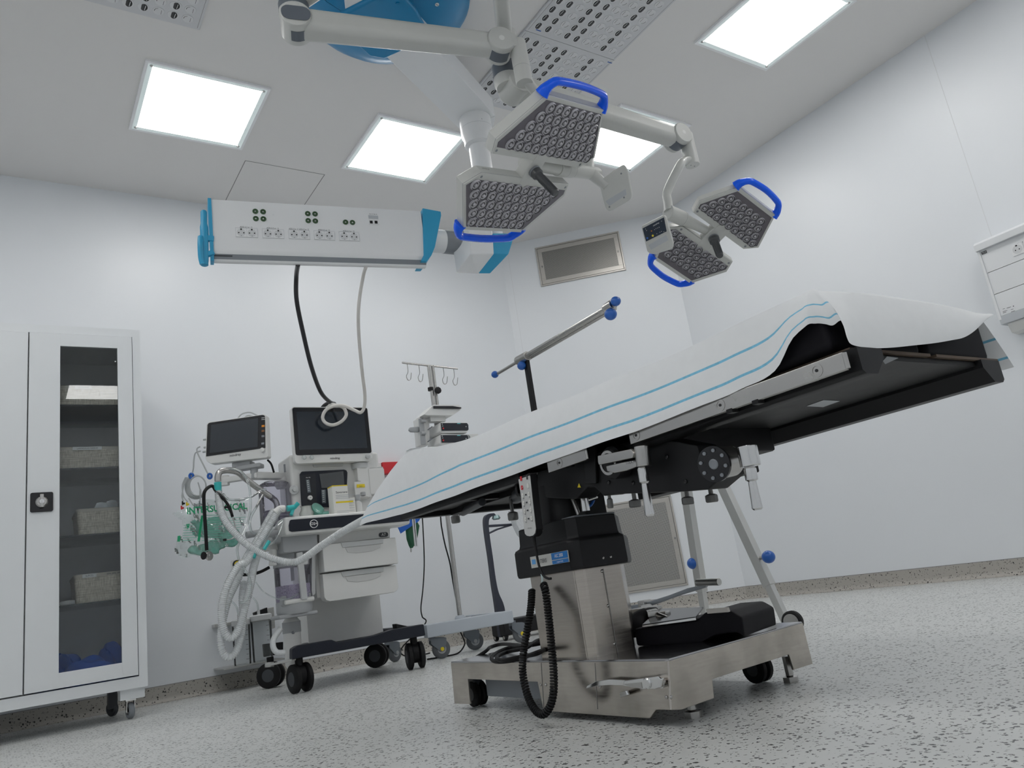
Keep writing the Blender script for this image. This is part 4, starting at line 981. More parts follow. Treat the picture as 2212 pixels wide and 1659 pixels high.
b = nb(); prism(b, [k8(*q, .006) for q in ((1568, 216), (1860, 270), (1868, 330), (1770, 830), (1715, 965), (1640, 1062), (1545, 1060), (1590, 960))], yc*.12, .003); obj('end_cap', b, CYAN, pd)
b = slab([(-.006, zt_+.003), (-.006, zb_), (.006, zb_-.034), (.05, zb_-.034), (.115, zt_-.02), (.115, zt_+.003)], x0_-.014, x0_); obj('end_plate', b, CYAN, pd)
# grip at the left end
b = nb(); tube(b, spline([k7(148, 262, .0), k7(150, 420), k7(158, 700), k7(160, 900), k7(160, 1060), k7(160, 1135)], 5), [.010]+[.0135]*6+[.017]*14+[.016]*4+[.012], 16); beam(b, k7(195, 700), k7(310, 715), .02, .026, .004); beam(b, k7(200, 960), k7(310, 920), .02, .022, .004); tube(b, spline([k7(100, 680, .01), k7(95, 800, .02), k7(105, 1000, .015), k7(130, 1110, .01)], 4), .012, 12); obj('grip', b, CYAN, pd, label='sky blue grab handle at the console end')
# sockets, earth pins, data outlet
SOCK = mat('socket_face', (.80, .81, .825), .35); SOCKI = mat('socket_well', (.66, .675, .69), .45); JK = mat('earth_jack', (.05, .11, .05), .35)
def disc(c, r, n, th, m, parent, name, seg=14):
    b = nb(); lathe(b, [(r, 0), (r*.96, th)], c, n, seg); return obj(name, b, m, parent)
def double_socket(pl_, pr_, cap, two=None):
    """pl_, pr_: the middles of the two sockets on the console face"""
    c = (pl_+pr_)/2; w_ = (pr_-pl_).length
    b = nb(); plate(b, c-yc*.001, xc, up, w_*2.05, w_*.98, .003); fr = obj('socket_frame', b, SOCK, cons)
    b = nb()
    for sx, sz, lx, lz in ((0, w_*.485, w_*2.05, .0008), (0, -w_*.485, w_*2.05, .0008), (w_*1.02, 0, .0008, w_*.97), (-w_*1.02, 0, .0008, w_*.97), (0, 0, .0006, w_*.97)):
        box(b, c-yc*.0027+xc*sx+up*sz, (lx, .0006, lz), rot=Matrix((xc, yc, up)).transposed())
    obj('frame_outline', b, GREYL, fr)
    for p in (pl_, pr_):
        disc(p-yc*.0025, w_*.40, -yc, .0006, SOCKI, fr, 'socket_well', 20)
        for dx in (-.0105, .0105): disc(p-yc*.003+xc*dx-up*.002, .0031, -yc, .0005, BLACK, fr, 'pin_hole', 10)
        b = nb(); box(b, p-yc*.0034+up*w_*.33, (.006, .0008, .007), .0002, Matrix((xc, yc, up)).transposed()); obj('earth_clip', b, BLACK, fr)
        b = nb(); box(b, p-yc*.0034-up*w_*.36, (.004, .0008, .003), .0002, Matrix((xc, yc, up)).transposed()); obj('earth_clip', b, GREYM, fr)
    for s_, off in ((cap, 0),) if two is None else ((cap, -w_*.5), (two, w_*.5)):
        text(s_, .0115, c-yc*.0012+xc*off+up*(w_*.59), xc, up, INKD, fr, sx=.75 if two is None else .6)
double_socket(k7(745, 608), k7(916, 615), 'AQS-3-2 gr. 11'); double_socket(k7(1170, 625), k7(1338, 632), 'AQS-3-2 gr. 11'); double_socket(k7(1588, 640), k7(1752, 645), 'AQS-3-2 gr. 11', 'AQS-3-2 gr. 12')
double_socket(k7(1990, 652), k7(2150, 660), 'AQS-3-2 gr. 12'); double_socket(k8(322, 668), k8(478, 675), 'AQS-3-2 gr. 12')
for p in [k7(*q) for q in ((970, 272), (1093, 278), (978, 388), (1098, 392), (1805, 308), (1920, 313), (1812, 420), (1925, 425))]+[k8(342, 444), k8(452, 450)]:
    b = nb(); lathe(b, [(.0125, -.001), (.0125, .003), (.0098, .0032), (.0085, .0005)], p, -yc, 18); lathe(b, [(.0085, .0004), (.0002, .0005)], p, -yc, 14, mi=2); lathe(b, [(.0035, 0), (.0035, .006)], p-xc*.001-up*.002, -yc, 10, mi=1); obj('earth_jack', b, [JK, CHROME, BLACK], cons)
b = nb(); plate(b, k8(790, 405, .001), xc, up, .048, .050, .003); do = obj('data_outlet', b, SOCK, cons)
b = nb(); plate(b, k8(785, 362, .003), xc, up, .046, .017, .001); obj('label_window', b, GREYL, do)
for q in ((752, 440), (829, 442)):
    b = nb(); plate(b, k8(*q, .003), xc, up, .0135, .0145, .001); obj('port', b, BLACK, do)
text('Da-15  Da-16', .0075, k8(782, 314, .001), xc, up, INKD, cons, sx=.9)
# neck and head at the foot of the drop column
n0 = PT(x1_, .06, 0)+up*Fc(945, 507).z; n1 = V((cx, cy, n0.z))
b = nb(); cyl(b, n0, n0.lerp(n1, .35), .058, seg=32); obj('neck', b, WHITE, pd)
b = nb(); cyl(b, n0.lerp(n1, .30), n0.lerp(n1, .55), .0588, .060, seg=32); sph(b, n0.lerp(n1, .62), .072, 24, (1, 1, 1.35)); obj('neck_sleeve', b, GREYM, pd)
def hull(pts, m, name):
    t = bmesh.new(); [t.verts.new(p) for p in pts]; r_ = bmesh.ops.convex_hull(t, input=t.verts)
    bmesh.ops.delete(t, geom=[g for g in r_['geom_interior'] if isinstance(g, bmesh.types.BMVert)], context='VERTS') if r_['geom_interior'] else None
    bmesh.ops.dissolve_limit(t, angle_limit=.02, verts=t.verts, edges=t.edges)
    bmesh.ops.bevel(t, geom=list(t.edges), offset=.004, segments=2, profile=.5, affect='EDGES', clamp_overlap=True)
    return obj(name, t, m, pd)
hc_ = V((cx, cy, 0)); k9 = lambda x, y, d: at(920+x/4.15, 220+y/4.15, P=hc_-yc*d, N=yc)
hb = lambda d, q: [k9(x, y, d) for x, y in q]
hull(hb(.11, ((395, 1225), (600, 1225), (608, 1362), (400, 1362)))+hb(.03, ((275, 1525), (470, 1540), (608, 1362), (240, 1290)))+hb(-.09, ((250, 1290), (290, 1535), (480, 1538), (610, 1380), (300, 900), (560, 900)))+hb(.02, ((300, 880), (560, 880))), WHITE, 'pendant_head')
hull(hb(.105, ((598, 1180), (770, 1180), (785, 1220), (740, 1365), (607, 1362)))+hb(.03, ((472, 1538), (575, 1538), (740, 1365), (607, 1362)))+hb(-.09, ((600, 1180), (780, 1180), (740, 1365), (575, 1535), (480, 1535))), CYAN, 'head_band')
# supply cables hanging from the console towards the machine
CB = mat('cable_black', (.02, .02, .024), .35); CW = mat('cable_white', (.74, .72, .69), .4)
def hang(name, pts, r, m, label):
    b = nb(); tube(b, spline(pts, 8), r, 10); o = obj(name, b, m); tag(o, label, 'cable'); return recentre(o)
st = PT((Fc(645, 560)-Lc).dot(xc), .034, zb_-.031); sw = PT((Fc(793, 562)-Lc).dot(xc), .034, zb_-.031)
cabB = hang('supply_cable', [st, at(640, 600, Y=3.22), at(641, 650, Y=3.28), at(655, 720, Y=3.36), at(672, 790, Y=3.46), at(692, 845, Y=3.58), at(712, 868, Y=3.68), at(722, 872, Y=3.74), at(705, 873, Y=3.80), at(694, 888, Y=3.84), at(690, 930, Y=3.90)], .0105, CB, 'thick black cable hanging from the pendant console to the machine monitor')
cabW = hang('supply_cable', [sw, at(784, 600, Y=3.14), at(775, 660, Y=3.18), at(775, 720, Y=3.26), at(782, 800, Y=3.36), at(788, 850, Y=3.44), at(787, 878, Y=3.48), at(779, 891, Y=3.50), at(765, 886, Y=3.52), at(744, 877, Y=3.54), at(722, 877, Y=3.56), at(704, 886, Y=3.58), at(697, 902, Y=3.59), at(704, 914, Y=3.59), at(720, 918, Y=3.58), at(738, 910, Y=3.57), at(748, 896, Y=3.56), at(742, 881, Y=3.57), at(728, 876, Y=3.60), at(716, 874, Y=3.68), at(708, 880, Y=3.80)], .0085, CW, 'white cable hanging from the pendant console and looped before the big monitor')
# ================================================================== STORAGE CABINET
cb = thing('storage_cabinet', 'white metal storage cabinet on casters with a glazed door', 'cabinet', (.09, 4.25, 0))
CW_, CY0, CY1 = .570, 4.0, 4.48
cx0, cx1, cz0, cz1 = -.38, .570, .130, 1.835
CABW = mat('cabinet_white', (.80, .83, .855), .33, var=.012); CABI = mat('cabinet_inside', (.80, .81, .82), .5)
b = nb()
bb(b, (cx0, CY0+.004, cz0), (cx0+.035, CY1, cz1)); bb(b, (cx1-.036, CY0+.004, cz0), (cx1, CY1, cz1)); bb(b, (cx0+.035, CY0+.0045, cz1-.04), (cx1-.036, CY1, cz1)); bb(b, (cx0+.035, CY0+.0045, cz0), (cx1-.036, CY1, cz0+.048))
obj('carcass', b, CABW, cb)
b = nb(); bb(b, (cx0+.03, CY1-.012, cz0+.04), (cx1-.03, CY1-.002, cz1-.03)); obj('back_panel', b, CABI, cb)
b = nb(); bb(b, (.088, CY0+.03, cz0+.05), (.098, CY1-.01, cz1-.04)); obj('partition', b, CABI, cb)
def cab_door(xa, xb, wx0, wx1, wz0, wz1, za, zb):
    b = nb(); y0, y1 = CY0-.003, CY0+.017
    bb(b, (xa, y0, za), (wx0, y1, zb), .0015); bb(b, (wx1, y0, za), (xb, y1, zb), .0015); bb(b, (wx0-.001, y0, za), (wx1+.001, y1, wz0), .0015); bb(b, (wx0-.001, y0, wz1), (wx1+.001, y1, zb), .0015)
    d = obj('door', b, CABW, cb)
    g = nb(); bb(g, (wx0-.003, CY0+.004, wz0-.003), (wx1+.003, CY0+.008, wz1+.003)); obj('door_glass', g, MATS.get('cabinet_glass') or clear('cabinet_glass', (.93, .95, .96), ior=1.5, rough=.01), d)
    return d
d1 = cab_door(.098, .531, .223, .466, .247, 1.730, .184, 1.792); d2 = cab_door(-.338, .093, -.276, -.031, .247, 1.730, .184, 1.792)
# lock
lx, lz = at(90, 1085, Y=3.997).x, at(90, 1085, Y=3.997).z
b = nb(); plate(b, (lx, 3.994, lz), (1, 0, 0), (0, 0, 1), .088, .088, .008, .008, .002); lk_ = obj('lock_plate', b, BLACKG, d1)
b = nb(); lathe(b, [(.024, 0), (.024, .006), (.019, .012)], (lx, 3.99, lz), (0, -1, 0), 24); bb(b, (lx-.008, 3.972, lz-.026), (lx+.008, 3.982, lz+.034), .003); obj('turn_handle', b, SATIN, lk_)
b = nb(); lathe(b, [(.010, 0), (.010, .004)], (lx, 3.972, lz), (0, -1, 0), 14); bb(b, (lx-.0012, 3.955, lz-.006), (lx+.0012, 3.970, lz+.006)); obj('key', b, CHROME, lk_)
b = nb(); lathe(b, [(.003, 0), (.003, .001)], (at(249, 781, Y=3.996).x, 3.996, at(249, 781, Y=3.996).z+.0), (0, -1, 0), 10); obj('door_screw', b, INKL, d1)
SHG = clear('shelf_glass', (.86, .91, .91), ior=1.5, body=.06, bodycol=(.25, .38, .38))
shz = (1.449, 1.143, .832, .527)
for z in shz:
    b = nb(); bb(b, (.102, 4.03, z-.007), (cx1-.04, CY1-.02, z)); obj('shelf', b, SHG, cb)
for x in (.50, -.30):
    b = nb(); bb(b, (x-.04, 4.03, cz0-.045), (x+.06, 4.11, cz0), .001); obj('leg_block', b, CABW, cb)
    b = nb(); wheel(b, (x+.005, 4.075, .036), (1, .2, 0), .035, .022, 0, 1); prism(b, [V((x-.012, 4.06, .03)), V((x-.012, 4.095, .03)), V((x-.012, 4.105, .085)), V((x-.012, 4.05, .085))], (.003, 0, 0), mi=1); prism(b, [V((x+.020, 4.06, .03)), V((x+.020, 4.095, .03)), V((x+.020, 4.105, .085)), V((x+.020, 4.05, .085))], (.003, 0, 0), mi=1)
    bb(b, (x-.016, 4.045, .078), (x+.026, 4.11, .086), mi=1); obj('caster', b, [GREYM, CHROME], cb)
    b = nb(); wheel(b, (x-.03, 4.42, .036), (1, .6, 0), .035, .022, 0, 1); bb(b, (x-.05, 4.39, .036), (x-.01, 4.45, .13), .002, mi=1); obj('caster', b, [GREYD, GREYD], cb)
# ---- baskets
def weave(name):
    m, nt, bs = nodes(name); L = nt.links.new
    tc = nt.nodes.new('ShaderNodeTexCoord'); last = None
    def stripes(scale, seed):
        mp = nt.nodes.new('ShaderNodeMapping'); mp.inputs['Scale'].default_value = scale; mp.inputs['Location'].default_value = (seed, seed*.7, seed*.3); L(tc.outputs['Object'], mp.inputs[0])
        n = nt.nodes.new('ShaderNodeTexNoise'); n.inputs['Scale'].default_value = 1; n.inputs['Detail'].default_value = 3; L(mp.outputs[0], n.inputs['Vector']); return n.outputs['Fac']
    a = nt.nodes.new('ShaderNodeMath'); a.operation = 'ADD'; L(stripes((18, 18, 420), 1.), a.inputs[0]); L(stripes((420, 420, 14), 4.), a.inputs[1])
    r = nt.nodes.new('ShaderNodeMapRange'); r.inputs[1].default_value = .75; r.inputs[2].default_value = 1.25; L(a.outputs[0], r.inputs[0])
    x = nt.nodes.new('ShaderNodeMix'); x.data_type = 'RGBA'; L(r.outputs[0], x.inputs[0]); x.inputs[6].default_value = (.40, .35, .27, 1); x.inputs[7].default_value = (.86, .79, .67, 1)
    L(x.outputs[2], bs.inputs['Base Color']); bs.inputs['Roughness'].default_value = .6; MATS[name] = m; return m
WEAVE = weave('basket_weave'); BRIM = mat('basket_rim', (.60, .55, .47), .55); TAPE = mat('label_tape', (.82, .82, .80), .5); FOIL = mat('clear_packet', (.62, .66, .68), .2, var=.2, scale=30.)
def basket(x0, x1, y0, y1, z0, z1, label, cap=None, capx=0.):
    t = thing('storage_basket', label, 'basket', ((x0+x1)/2, (y0+y1)/2, z0), group='woven storage baskets in the cabinet')
    b = nb(); c = V(((x0+x1)/2, (y0+y1)/2, 0)); w_, d_ = x1-x0, y1-y0
    def ring(f, z, k=0.): return [c+V((a*f, e*f, z)) for a, e in rrect(w_-k, d_-k, .022, 4)]
    loft(b, [ring(.90, z0+.0005), ring(.93, z0+.006), ring(1., z1-.012), ring(1., z1-.012, .008), ring(.93, z0+.008, .01)]); obj('basket_wall', b, WEAVE, t)
    b = nb(); loft(b, [ring(1.02, z1-.014), ring(1.03, z1-.004), ring(1.01, z1), ring(.985, z1-.002), ring(.985, z1-.014)], cap=False); obj('rim', b, BRIM, t)
    if cap:
        b = nb(); plate(b, (c.x+capx, y0-.006, z1-.009), (1, 0, 0), (0, 0, 1), .0066*len(cap)+.01, .016, .001); lb = obj('label_strip', b, TAPE, t)
        text(cap, .0105, (c.x+capx, y0-.0068, z1-.0092), (1, 0, 0), (0, 0, 1), INKD, lb, sx=.85)
    return t
ZS = [z+.0005 for z in shz]
basket(.19, .50, 4.07, 4.32, ZS[0], ZS[0]+.105, 'woven beige basket on the top shelf of the cabinet', 'O2 MASKAS', -.02)
basket(.19, .51, 4.07, 4.32, ZS[1], ZS[1]+.108, 'woven beige basket with a long label strip, second shelf from the top', 'LARINGALAS MASKAS', -.01)
basket(.295, .515, 4.06, 4.32, ZS[2], ZS[2]+.122, 'woven beige basket with clear packets sticking out, on the third shelf')
basket(.285, .515, 4.06, 4.32, ZS[3], ZS[3]+.128, 'woven beige basket with two label strips, on the lowest shelf', 'SLIRCES', -.055)
b = nb(); text('20ML 50ML 10ML', .0105, (.445, 4.0525, ZS[3]+.119), (1, 0, 0), (0, 0, 1), INKD, bpy.data.objects['storage_basket.003'], sx=.8)
def packet(pts, label, m=FOIL, cat='packet', group='clear packets in the cabinet'):
    """crumpled pouch: a closed loft through four rings"""
    c = sum((V(p) for p in pts), V())/len(pts); b = nb()
    lo = [V(p)-V((0, .008, .0)) for p in pts]; hi = [V(p)+V((0, .008, .0)) for p in pts]
    loft(b, [[c+(p-c)*.6-V((0, .012, 0)) for p in pts], lo, hi, [c+(p-c)*.6+V((0, .012, 0)) for p in pts]]); o = obj('clear_packet', b, m); tag(o, label, cat, group); return recentre(o)
zt3 = ZS[2]+.122
rnd = random.Random(3)
for i, (x, z, w_) in enumerate(((.405, zt3+.010, .06), (.45, zt3+.022, .05), (.485, zt3+.008, .05))):
    packet([V((x+w_*.5*math.cos(a)*(1+.2*rnd.random()), 4.14+.03*i, z+.028*math.sin(a)*(1+.3*rnd.random()))) for a in [k*pi/4 for k in range(8)]], ('clear wrapped packet at the left of the open basket on the third shelf', 'clear wrapped packet standing highest in the basket on the third shelf', 'clear wrapped packet at the right of the basket on the third shelf')[i])
packet([V((.27+.045*math.cos(a), 4.13, ZS[3]+.014+.011*math.sin(a))) for a in [k*pi/4 for k in range(8)]], 'flat white packet lying left of the basket on the lowest shelf', TAPE)
# ---- crumpled blue cloths at the bottom
GOWN = mat('blue_gown_cloth', (.006, .13, .70), .6, var=.15, scale=30., bump=.3)
def heap(c, sx, sy, sz, label, seed):
    t = bmesh.new(); bmesh.ops.create_icosphere(t, subdivisions=4, radius=1); r_ = random.Random(seed); ph = [(r_.uniform(3, 9), r_.uniform(3, 9), r_.uniform(0, 6), r_.uniform(.03, .11)) for _ in range(9)]
    for v in t.verts:
        p = v.co.copy(); k = 1+sum(a*math.sin(p.x*fx+p.y*fy*.6+p.z*fy+o) for fx, fy, o, a in ph); p *= k
        v.co = V((c[0]+p.x*sx, c[1]+p.y*sy, max(c[2]+.0008, c[2]+.25*sz+p.z*sz)))
    o = obj('folded_gown', t, GOWN); tag(o, label, 'cloth', 'blue cloths on the cabinet floor'); return recentre(o)
zf = cz0+.0485
heap((.345, 4.15, zf), .105, .07, .088, 'crumpled blue cloth in front at the cabinet bottom', 1); heap((.26, 4.33, zf), .085, .06, .115, 'crumpled blue cloth behind at the left of the cabinet bottom', 5); heap((.450, 4.33, zf), .05, .06, .13, 'crumpled blue cloth at the right edge of the cabinet bottom', 9)

# ================================================================== WALL SUPPLY UNIT ON THE RIGHT WALL
XU = 4.26
wu = thing('wall_supply_unit', 'white wall-mounted socket unit at the right edge of the picture', 'wall unit', (4.36, 1.3, 1.22))
W = lambda x, y, X=XU: at(2020+x/5.53, 440+y/5.53, X=X)
ye, yn = W(545, 600).y, .85
zt2, zb2 = W(520, 575).z, W(780, 1345).z
UNW = mat('unit_white', (.78, .80, .82), .35, var=.01)
zA, zB = W(625, 830).z, W(708, 1087).z
for z0_, z1_ in ((zb2, zB-.0012), (zB+.0012, zA-.0012), (zA+.0012, zt2)):
    b = nb(); bb(b, (XU, yn, z0_), (4.355, ye, z1_), .0015); obj('front_panel', b, UNW, wu)
b = nb(); bb(b, (XU-.006, ye, zb2-.02), (4.358, ye+.014, zt2), .002); obj('end_panel', b, UNW, wu)
b = nb(); prism(b, [V((XU-.018, yn, zt2)), V((XU-.020, yn, zt2+.034)), V((XU+.0, yn, zt2+.05)), V((4.358, yn, zt2+.05)), V((4.358, yn, zt2))], (0, ye+.016-yn, 0), .002); obj('top_rail', b, UNW, wu)
b = nb(); bb(b, (XU-.004, yn, zb2-.045), (4.356, ye+.012, zb2-.001), .002); obj('bottom_rail', b, GREYL, wu)
b = nb(); prism(b, [V((XU+.01, yn, zb2-.045)), V((XU+.03, yn, zb2-.095)), V((4.358, yn, zb2-.10)), V((4.358, yn, zb2-.045))], (0, ye-.01-yn, 0), .004); obj('cable_duct', b, OFFW, wu)
for k in range(2):
    c = W(985, 545, XU-.001)-V((0, k*.062, 0)); b = nb(); plate(b, c, (0, -1, 0), (0, 0, 1), .056, .056, .004, .002); so = obj('socket', b, SOCK, wu)
    disc(c-V((.002, 0, 0)), .023, (-1, 0, 0), .0006, SOCKI, so, 'socket_well', 20)
    for dy in (-.009, .009): disc(c+V((-.0028, dy, -.002)), .003, (-1, 0, 0), .0005, BLACK, so, 'pin_hole', 10)
    b = nb(); bb(b, c+V((-.0034, -.004, .016)), c+V((-.0024, .004, .023))); obj('earth_clip', b, BLACK, so)
text('AQS-3-2 gr. 1', .010, W(1030, 462, XU-.001), (0, -1, 0), (0, 0, 1), INKD, wu)
b = nb(); plate(b, W(585, 583, XU-.001), (0, -1, 0), (0, 0, 1), .026, .015, .001); ml = obj('maker_plate', b, GREYD, wu)
text('TLV', .012, W(585, 583, XU-.0018), (0, -1, 0), (0, 0, 1), INKL, ml)
for i, (x, y, wd) in enumerate(((820, 1255, .010), (835, 1282, .022), (830, 1300, .016), (920, 1262, .012), (930, 1285, .018), (880, 1240, .02))):
    b = nb(); plate(b, W(x, y, XU-.0006), (0, -1, 0), (0, 0, 1), wd, .0018, .0006); obj('small_print', b, INKD, wu)
b = nb(); plate(b, W(935, 1224, XU-.0006), (0, -1, 0), (0, 0, 1), .0045, .0045, .0006); obj('small_print', b, GREYD, wu)
# ================================================================== SMALL RED AND WHITE BOX ON THE FAR WALL
k7x = lambda x, y, Y: at(360+x/4.424, 850+y/4.424, Y=Y)
rb = thing('wall_box', 'small red box with white panel on the far wall beside the machine', 'wall box', (2.13, 4.66, 1.16))
b = nb(); p, q = k7x(2050, 662, 4.66), k7x(2200, 765, 4.66); bb(b, (p.x, 4.64, q.z), (q.x+.04, 4.699, p.z), .003); obj('red_cover', b, RED, rb)
b = nb(); p0 = k7x(1942, 662, 4.66); bb(b, (p0.x, 4.655, q.z), (p.x-.002, 4.699, p.z), .003); obj('white_panel', b, OFFW, rb)
# ================================================================== ANAESTHESIA MACHINE
am = thing('anesthesia_machine', 'white anaesthesia workstation with two monitors, drawers and navy trolley base', 'anesthesia machine', (1.44, 3.95, 0))
c8 = lambda x, y, Y=3.6: at(440+x/3.95, 1080+y/3.95, Y=Y)
c7 = lambda x, y, Y=3.6: at(360+x/4.424, 850+y/4.424, Y=Y)
MW = mat('machine_white', (.75, .755, .745), .36, var=.012); MG = mat('machine_grey', (.40, .415, .43), .42); MGL = mat('machine_light_grey', (.56, .575, .58), .4)
def fp(pts, dep, bev=0., bm=None, seg=2):
    b = bm if bm is not None else nb(); return prism(b, pts, (0, dep, 0), bev, seg=seg)
# ---- trolley base with raised rim
b = nb()
fr_ = [V((1.102, 3.60, .150)), V((1.105, 3.60, .196)), V((1.13, 3.60, .206)), V((1.29, 3.60, .206)), V((1.315, 3.60, .192)), V((1.36, 3.60, .190)), V((1.50, 3.60, .193)), V((1.60, 3.60, .206)), V((1.765, 3.60, .206)), V((1.768, 3.60, .150))]
fp(fr_, .05, .006, b); prism(b, [V((x, y, .151)) for x, y in ((1.106, 3.62), (1.766, 3.62), (1.766, 4.25), (1.36, 4.25), (1.24, 3.86))], up*.031, .004); bb(b, (1.72, 3.62, .155), (1.764, 4.25, .204), .008); bb(b, (1.36, 4.20, .155), (1.764, 4.248, .204), .008); beam(b, (1.125, 3.62, .179), (1.25, 3.86, .179), .035, .05, .008)
base_ = obj('trolley_base', b, NAVY, am)
b = nb(); fp([c8(*q, 3.63) for q in ((1640, 1055), (1760, 1080), (1650, 1110))], .05, .004, b); obj('foot_brake', b, BLACK, am)
def twin_caster(x, y, ang, nm='caster'):
    a = V((math.cos(ang), math.sin(ang), 0)); b = nb(); c = V((x, y, .0635))
    for k in (-.029, .029): wheel(b, c+a*k, a, .063, .026, 0, 1)
    lathe(b, [(.035, -.03), (.035, .03)], c, a, 20, mi=0); cyl(b, (x, y, .085), (x, y, .152), .018, seg=14, mi=0); lathe(b, [(.045, -.014), (.045, .014)], c+V((0, 0, .012)), a, 20, mi=0)
    return obj(nm, b, [RUBBER, GREYD], am)
twin_caster(1.147, 3.655, .15); twin_caster(1.725, 3.655, -.25); twin_caster(1.185, 4.25, .9); twin_caster(1.76, 4.22, .9)
# ---- body below and behind the drawers
b = nb(); bb(b, (1.285, 3.92, .182), (1.685, 4.10, .52), .004); obj('lower_cabinet', b, MW, am)
b = nb(); bb(b, (1.255, 3.66, .40), (1.66, 3.98, .745), .006); obj('drawer_housing', b, MW, am)
# upper panel with the model badge
b = nb(); fp([c8(*q, 3.60) for q in ((985, 270), (1010, 262), (1590, 208), (1592, 318), (1000, 385), (985, 380))], .07, .004, b); up_ = obj('upper_panel', b, MW, am)
b = nb(); p = c8(1534, 296, 3.598); plate(b, p, (1, 0, 0), (0, 0, 1), .050, .023, .002, .011); bdg = obj('model_badge', b, GREYD, up_)
text('A7', .020, p-V((0, .0016, 0)), (1, 0, 0), (0, 0, 1), INKL, bdg)
# drawers
def drawer(corners, Y, r, name_lab):
    b = nb(); P = [c8(*q, Y) for q in corners]; prism(b, P, (0, .06, 0), .004); d = obj('drawer', b, MW, am, label=name_lab); return d
x0_, x1_ = 1.272, 1.652
b = nb(); bb(b, (x0_, 3.575, .512), (x1_, 3.66, .640), .005, seg=3); dr1 = obj('drawer', b, MW, am, label='upper drawer, pulled slightly open')
b = nb(); bb(b, (x0_+.004, 3.66, .515), (x1_-.004, 4.1, .63)); obj('drawer_box', b, GREYD, dr1)
b = nb(); prism(b, [V((x0_, 3.605, z)) if a == 0 else V((a, 3.605, z)) for a, z in ((x0_, .506), (x1_, .506), (x1_, .40), (x1_-.008, .385), (x1_-.025, .377), (x0_+.025, .377), (x0_+.008, .385), (x0_, .40))], (0, .06, 0), .004); dr2 = obj('drawer', b, MW, am, label='lower drawer with rounded bottom corners')
for d_, z_, Y_ in ((dr1, .628, 3.575), (dr2, .494, 3.605)):
    xm = (x0_+x1_)/2+.005
    b = nb(); prism(b, [V((xm-.105, Y_-.0006, z_+.012)), V((xm+.115, Y_-.0006, z_+.012)), V((xm+.112, Y_-.0006, z_-.012)), V((xm-.098, Y_-.0006, z_-.012))], (0, -.005, 0), .002); obj('drawer_pull', b, MGL, d_)
    b = nb(); prism(b, [V((xm-.085, Y_-.0004, z_-.014)), V((xm+.10, Y_-.0004, z_-.014)), V((xm+.095, Y_-.0004, z_-.03)), V((xm+.05, Y_-.0004, z_-.043)), V((xm-.03, Y_-.0004, z_-.045)), V((xm-.075, Y_-.0004, z_-.036))], (0, -.003, 0), .0012); obj('pull_recess', b, mat('recess_grey', (.60, .605, .60), .45), d_)
# ---- worktop with dark front band
b = nb(); bb(b, (1.075, 3.49, .690), (1.70, 3.61, .772), .012, seg=3); bb(b, (1.20, 3.55, .700), (1.70, 3.98, .770), .008); wt = obj('worktop', b, MW, am)
b = nb(); z0w, z1w = .702, .757; prism(b, [V((1.092+a, 3.489, z)) for a, z in ((.006, z1w-.004), (.012, z1w), (.60, z1w), (.606, z1w-.006), (.60, z0w+.004), (.012, z0w), (.0, z0w+.006), (0, z0w+.03))], (0, -.004, 0), .0015); fb = obj('front_band', b, NAVY, wt)
p = c8(940, 203, 3.484); b = nb(); lathe(b, [(.0195, 0), (.0195, .001)], p, (0, -1, 0), 28, False); lathe(b, [(.0195, .001), (.0165, .001)], p, (0, -1, 0), 28, False); obj('button_ring', b, INKL, fb)
text('O2+', .017, p-V((0, .0012, 0)), (1, 0, 0), (0, 0, 1), INKL, fb, bold=.0004)
# ---- upper housing
b = nb()
bb(b, (1.185, 3.70, .765), (1.66, 3.90, 1.105), .015, seg=3); uh = obj('upper_housing', b, MW, am)
b = nb(); p = c7(1150, 700, 3.70); bb(b, (p.x-.004, 3.735, p.z-.02), (p.x+.004, 3.741, p.z+.02)); obj('side_vent', b, GREYM, uh)
p = c7(1218, 922, 3.694); b = nb(); lathe(b, [(.024, 0), (.022, .002), (.010, .002), (.009, .010)], p, (0, -1, 0), 20); obj('gas_port', b, [MGL], uh)
# dark flowmeter panel
b = nb(); fpts = [c7(*q, 3.698) for q in ((1268, 775), (1285, 750), (1690, 730), (1712, 738), (1722, 760), (1712, 1000), (1735, 1088), (1300, 1092), (1285, 1075))]; fp(fpts, -.012, .003, b); fpn = obj('flow_panel', b, NAVY, am)
for pts in (((1330, 825), (1362, 822), (1378, 945), (1346, 948)), ((1478, 922), (1516, 920), (1522, 1048), (1485, 1050))):
    b = nb(); fp([c7(*q, 3.6855) for q in pts], -.002, 0, b); ft = obj('flow_tube', b, mat('flow_tube_grey', (.16, .19, .21), .2), fpn)
    for k in range(6):
        a = c7(*pts[0], 3.682).lerp(c7(*pts[3], 3.682), (k+.6)/6.6); c_ = c7(*pts[1], 3.682).lerp(c7(*pts[2], 3.682), (k+.6)/6.6); s = nb(); beam(s, a.lerp(c_, .25), a.lerp(c_, .7), .002, .0008, up=(0, 1, 0)); obj('scale_mark', s, INKL, ft)
b = nb(); fp([c7(*q, 3.6855) for q in ((1270, 785), (1416, 760), (1422, 770), (1438, 1070), (1300, 1082))], -.0008, 0, b); obj('flow_bay', b, mat('bay_black', (.008, .010, .016), .3), fpn)
p = c7(1368, 998, 3.684); b = nb(); lathe(b, [(.012, 0), (.011, .010), (.003, .011)], p, (0, -1, 0), 18); obj('flow_knob', b, OFFW, fpn)
b = nb(); plate(b, p-V((0, .0112, 0)), (1, 0, 0), (0, 0, 1), .006, .0025, .0006); obj('knob_mark', b, INKD, fpn)
text('Aux O2', .007, c7(1352, 803, 3.6845), (1, 0, 0), (0, 0, 1), INKL, fpn)
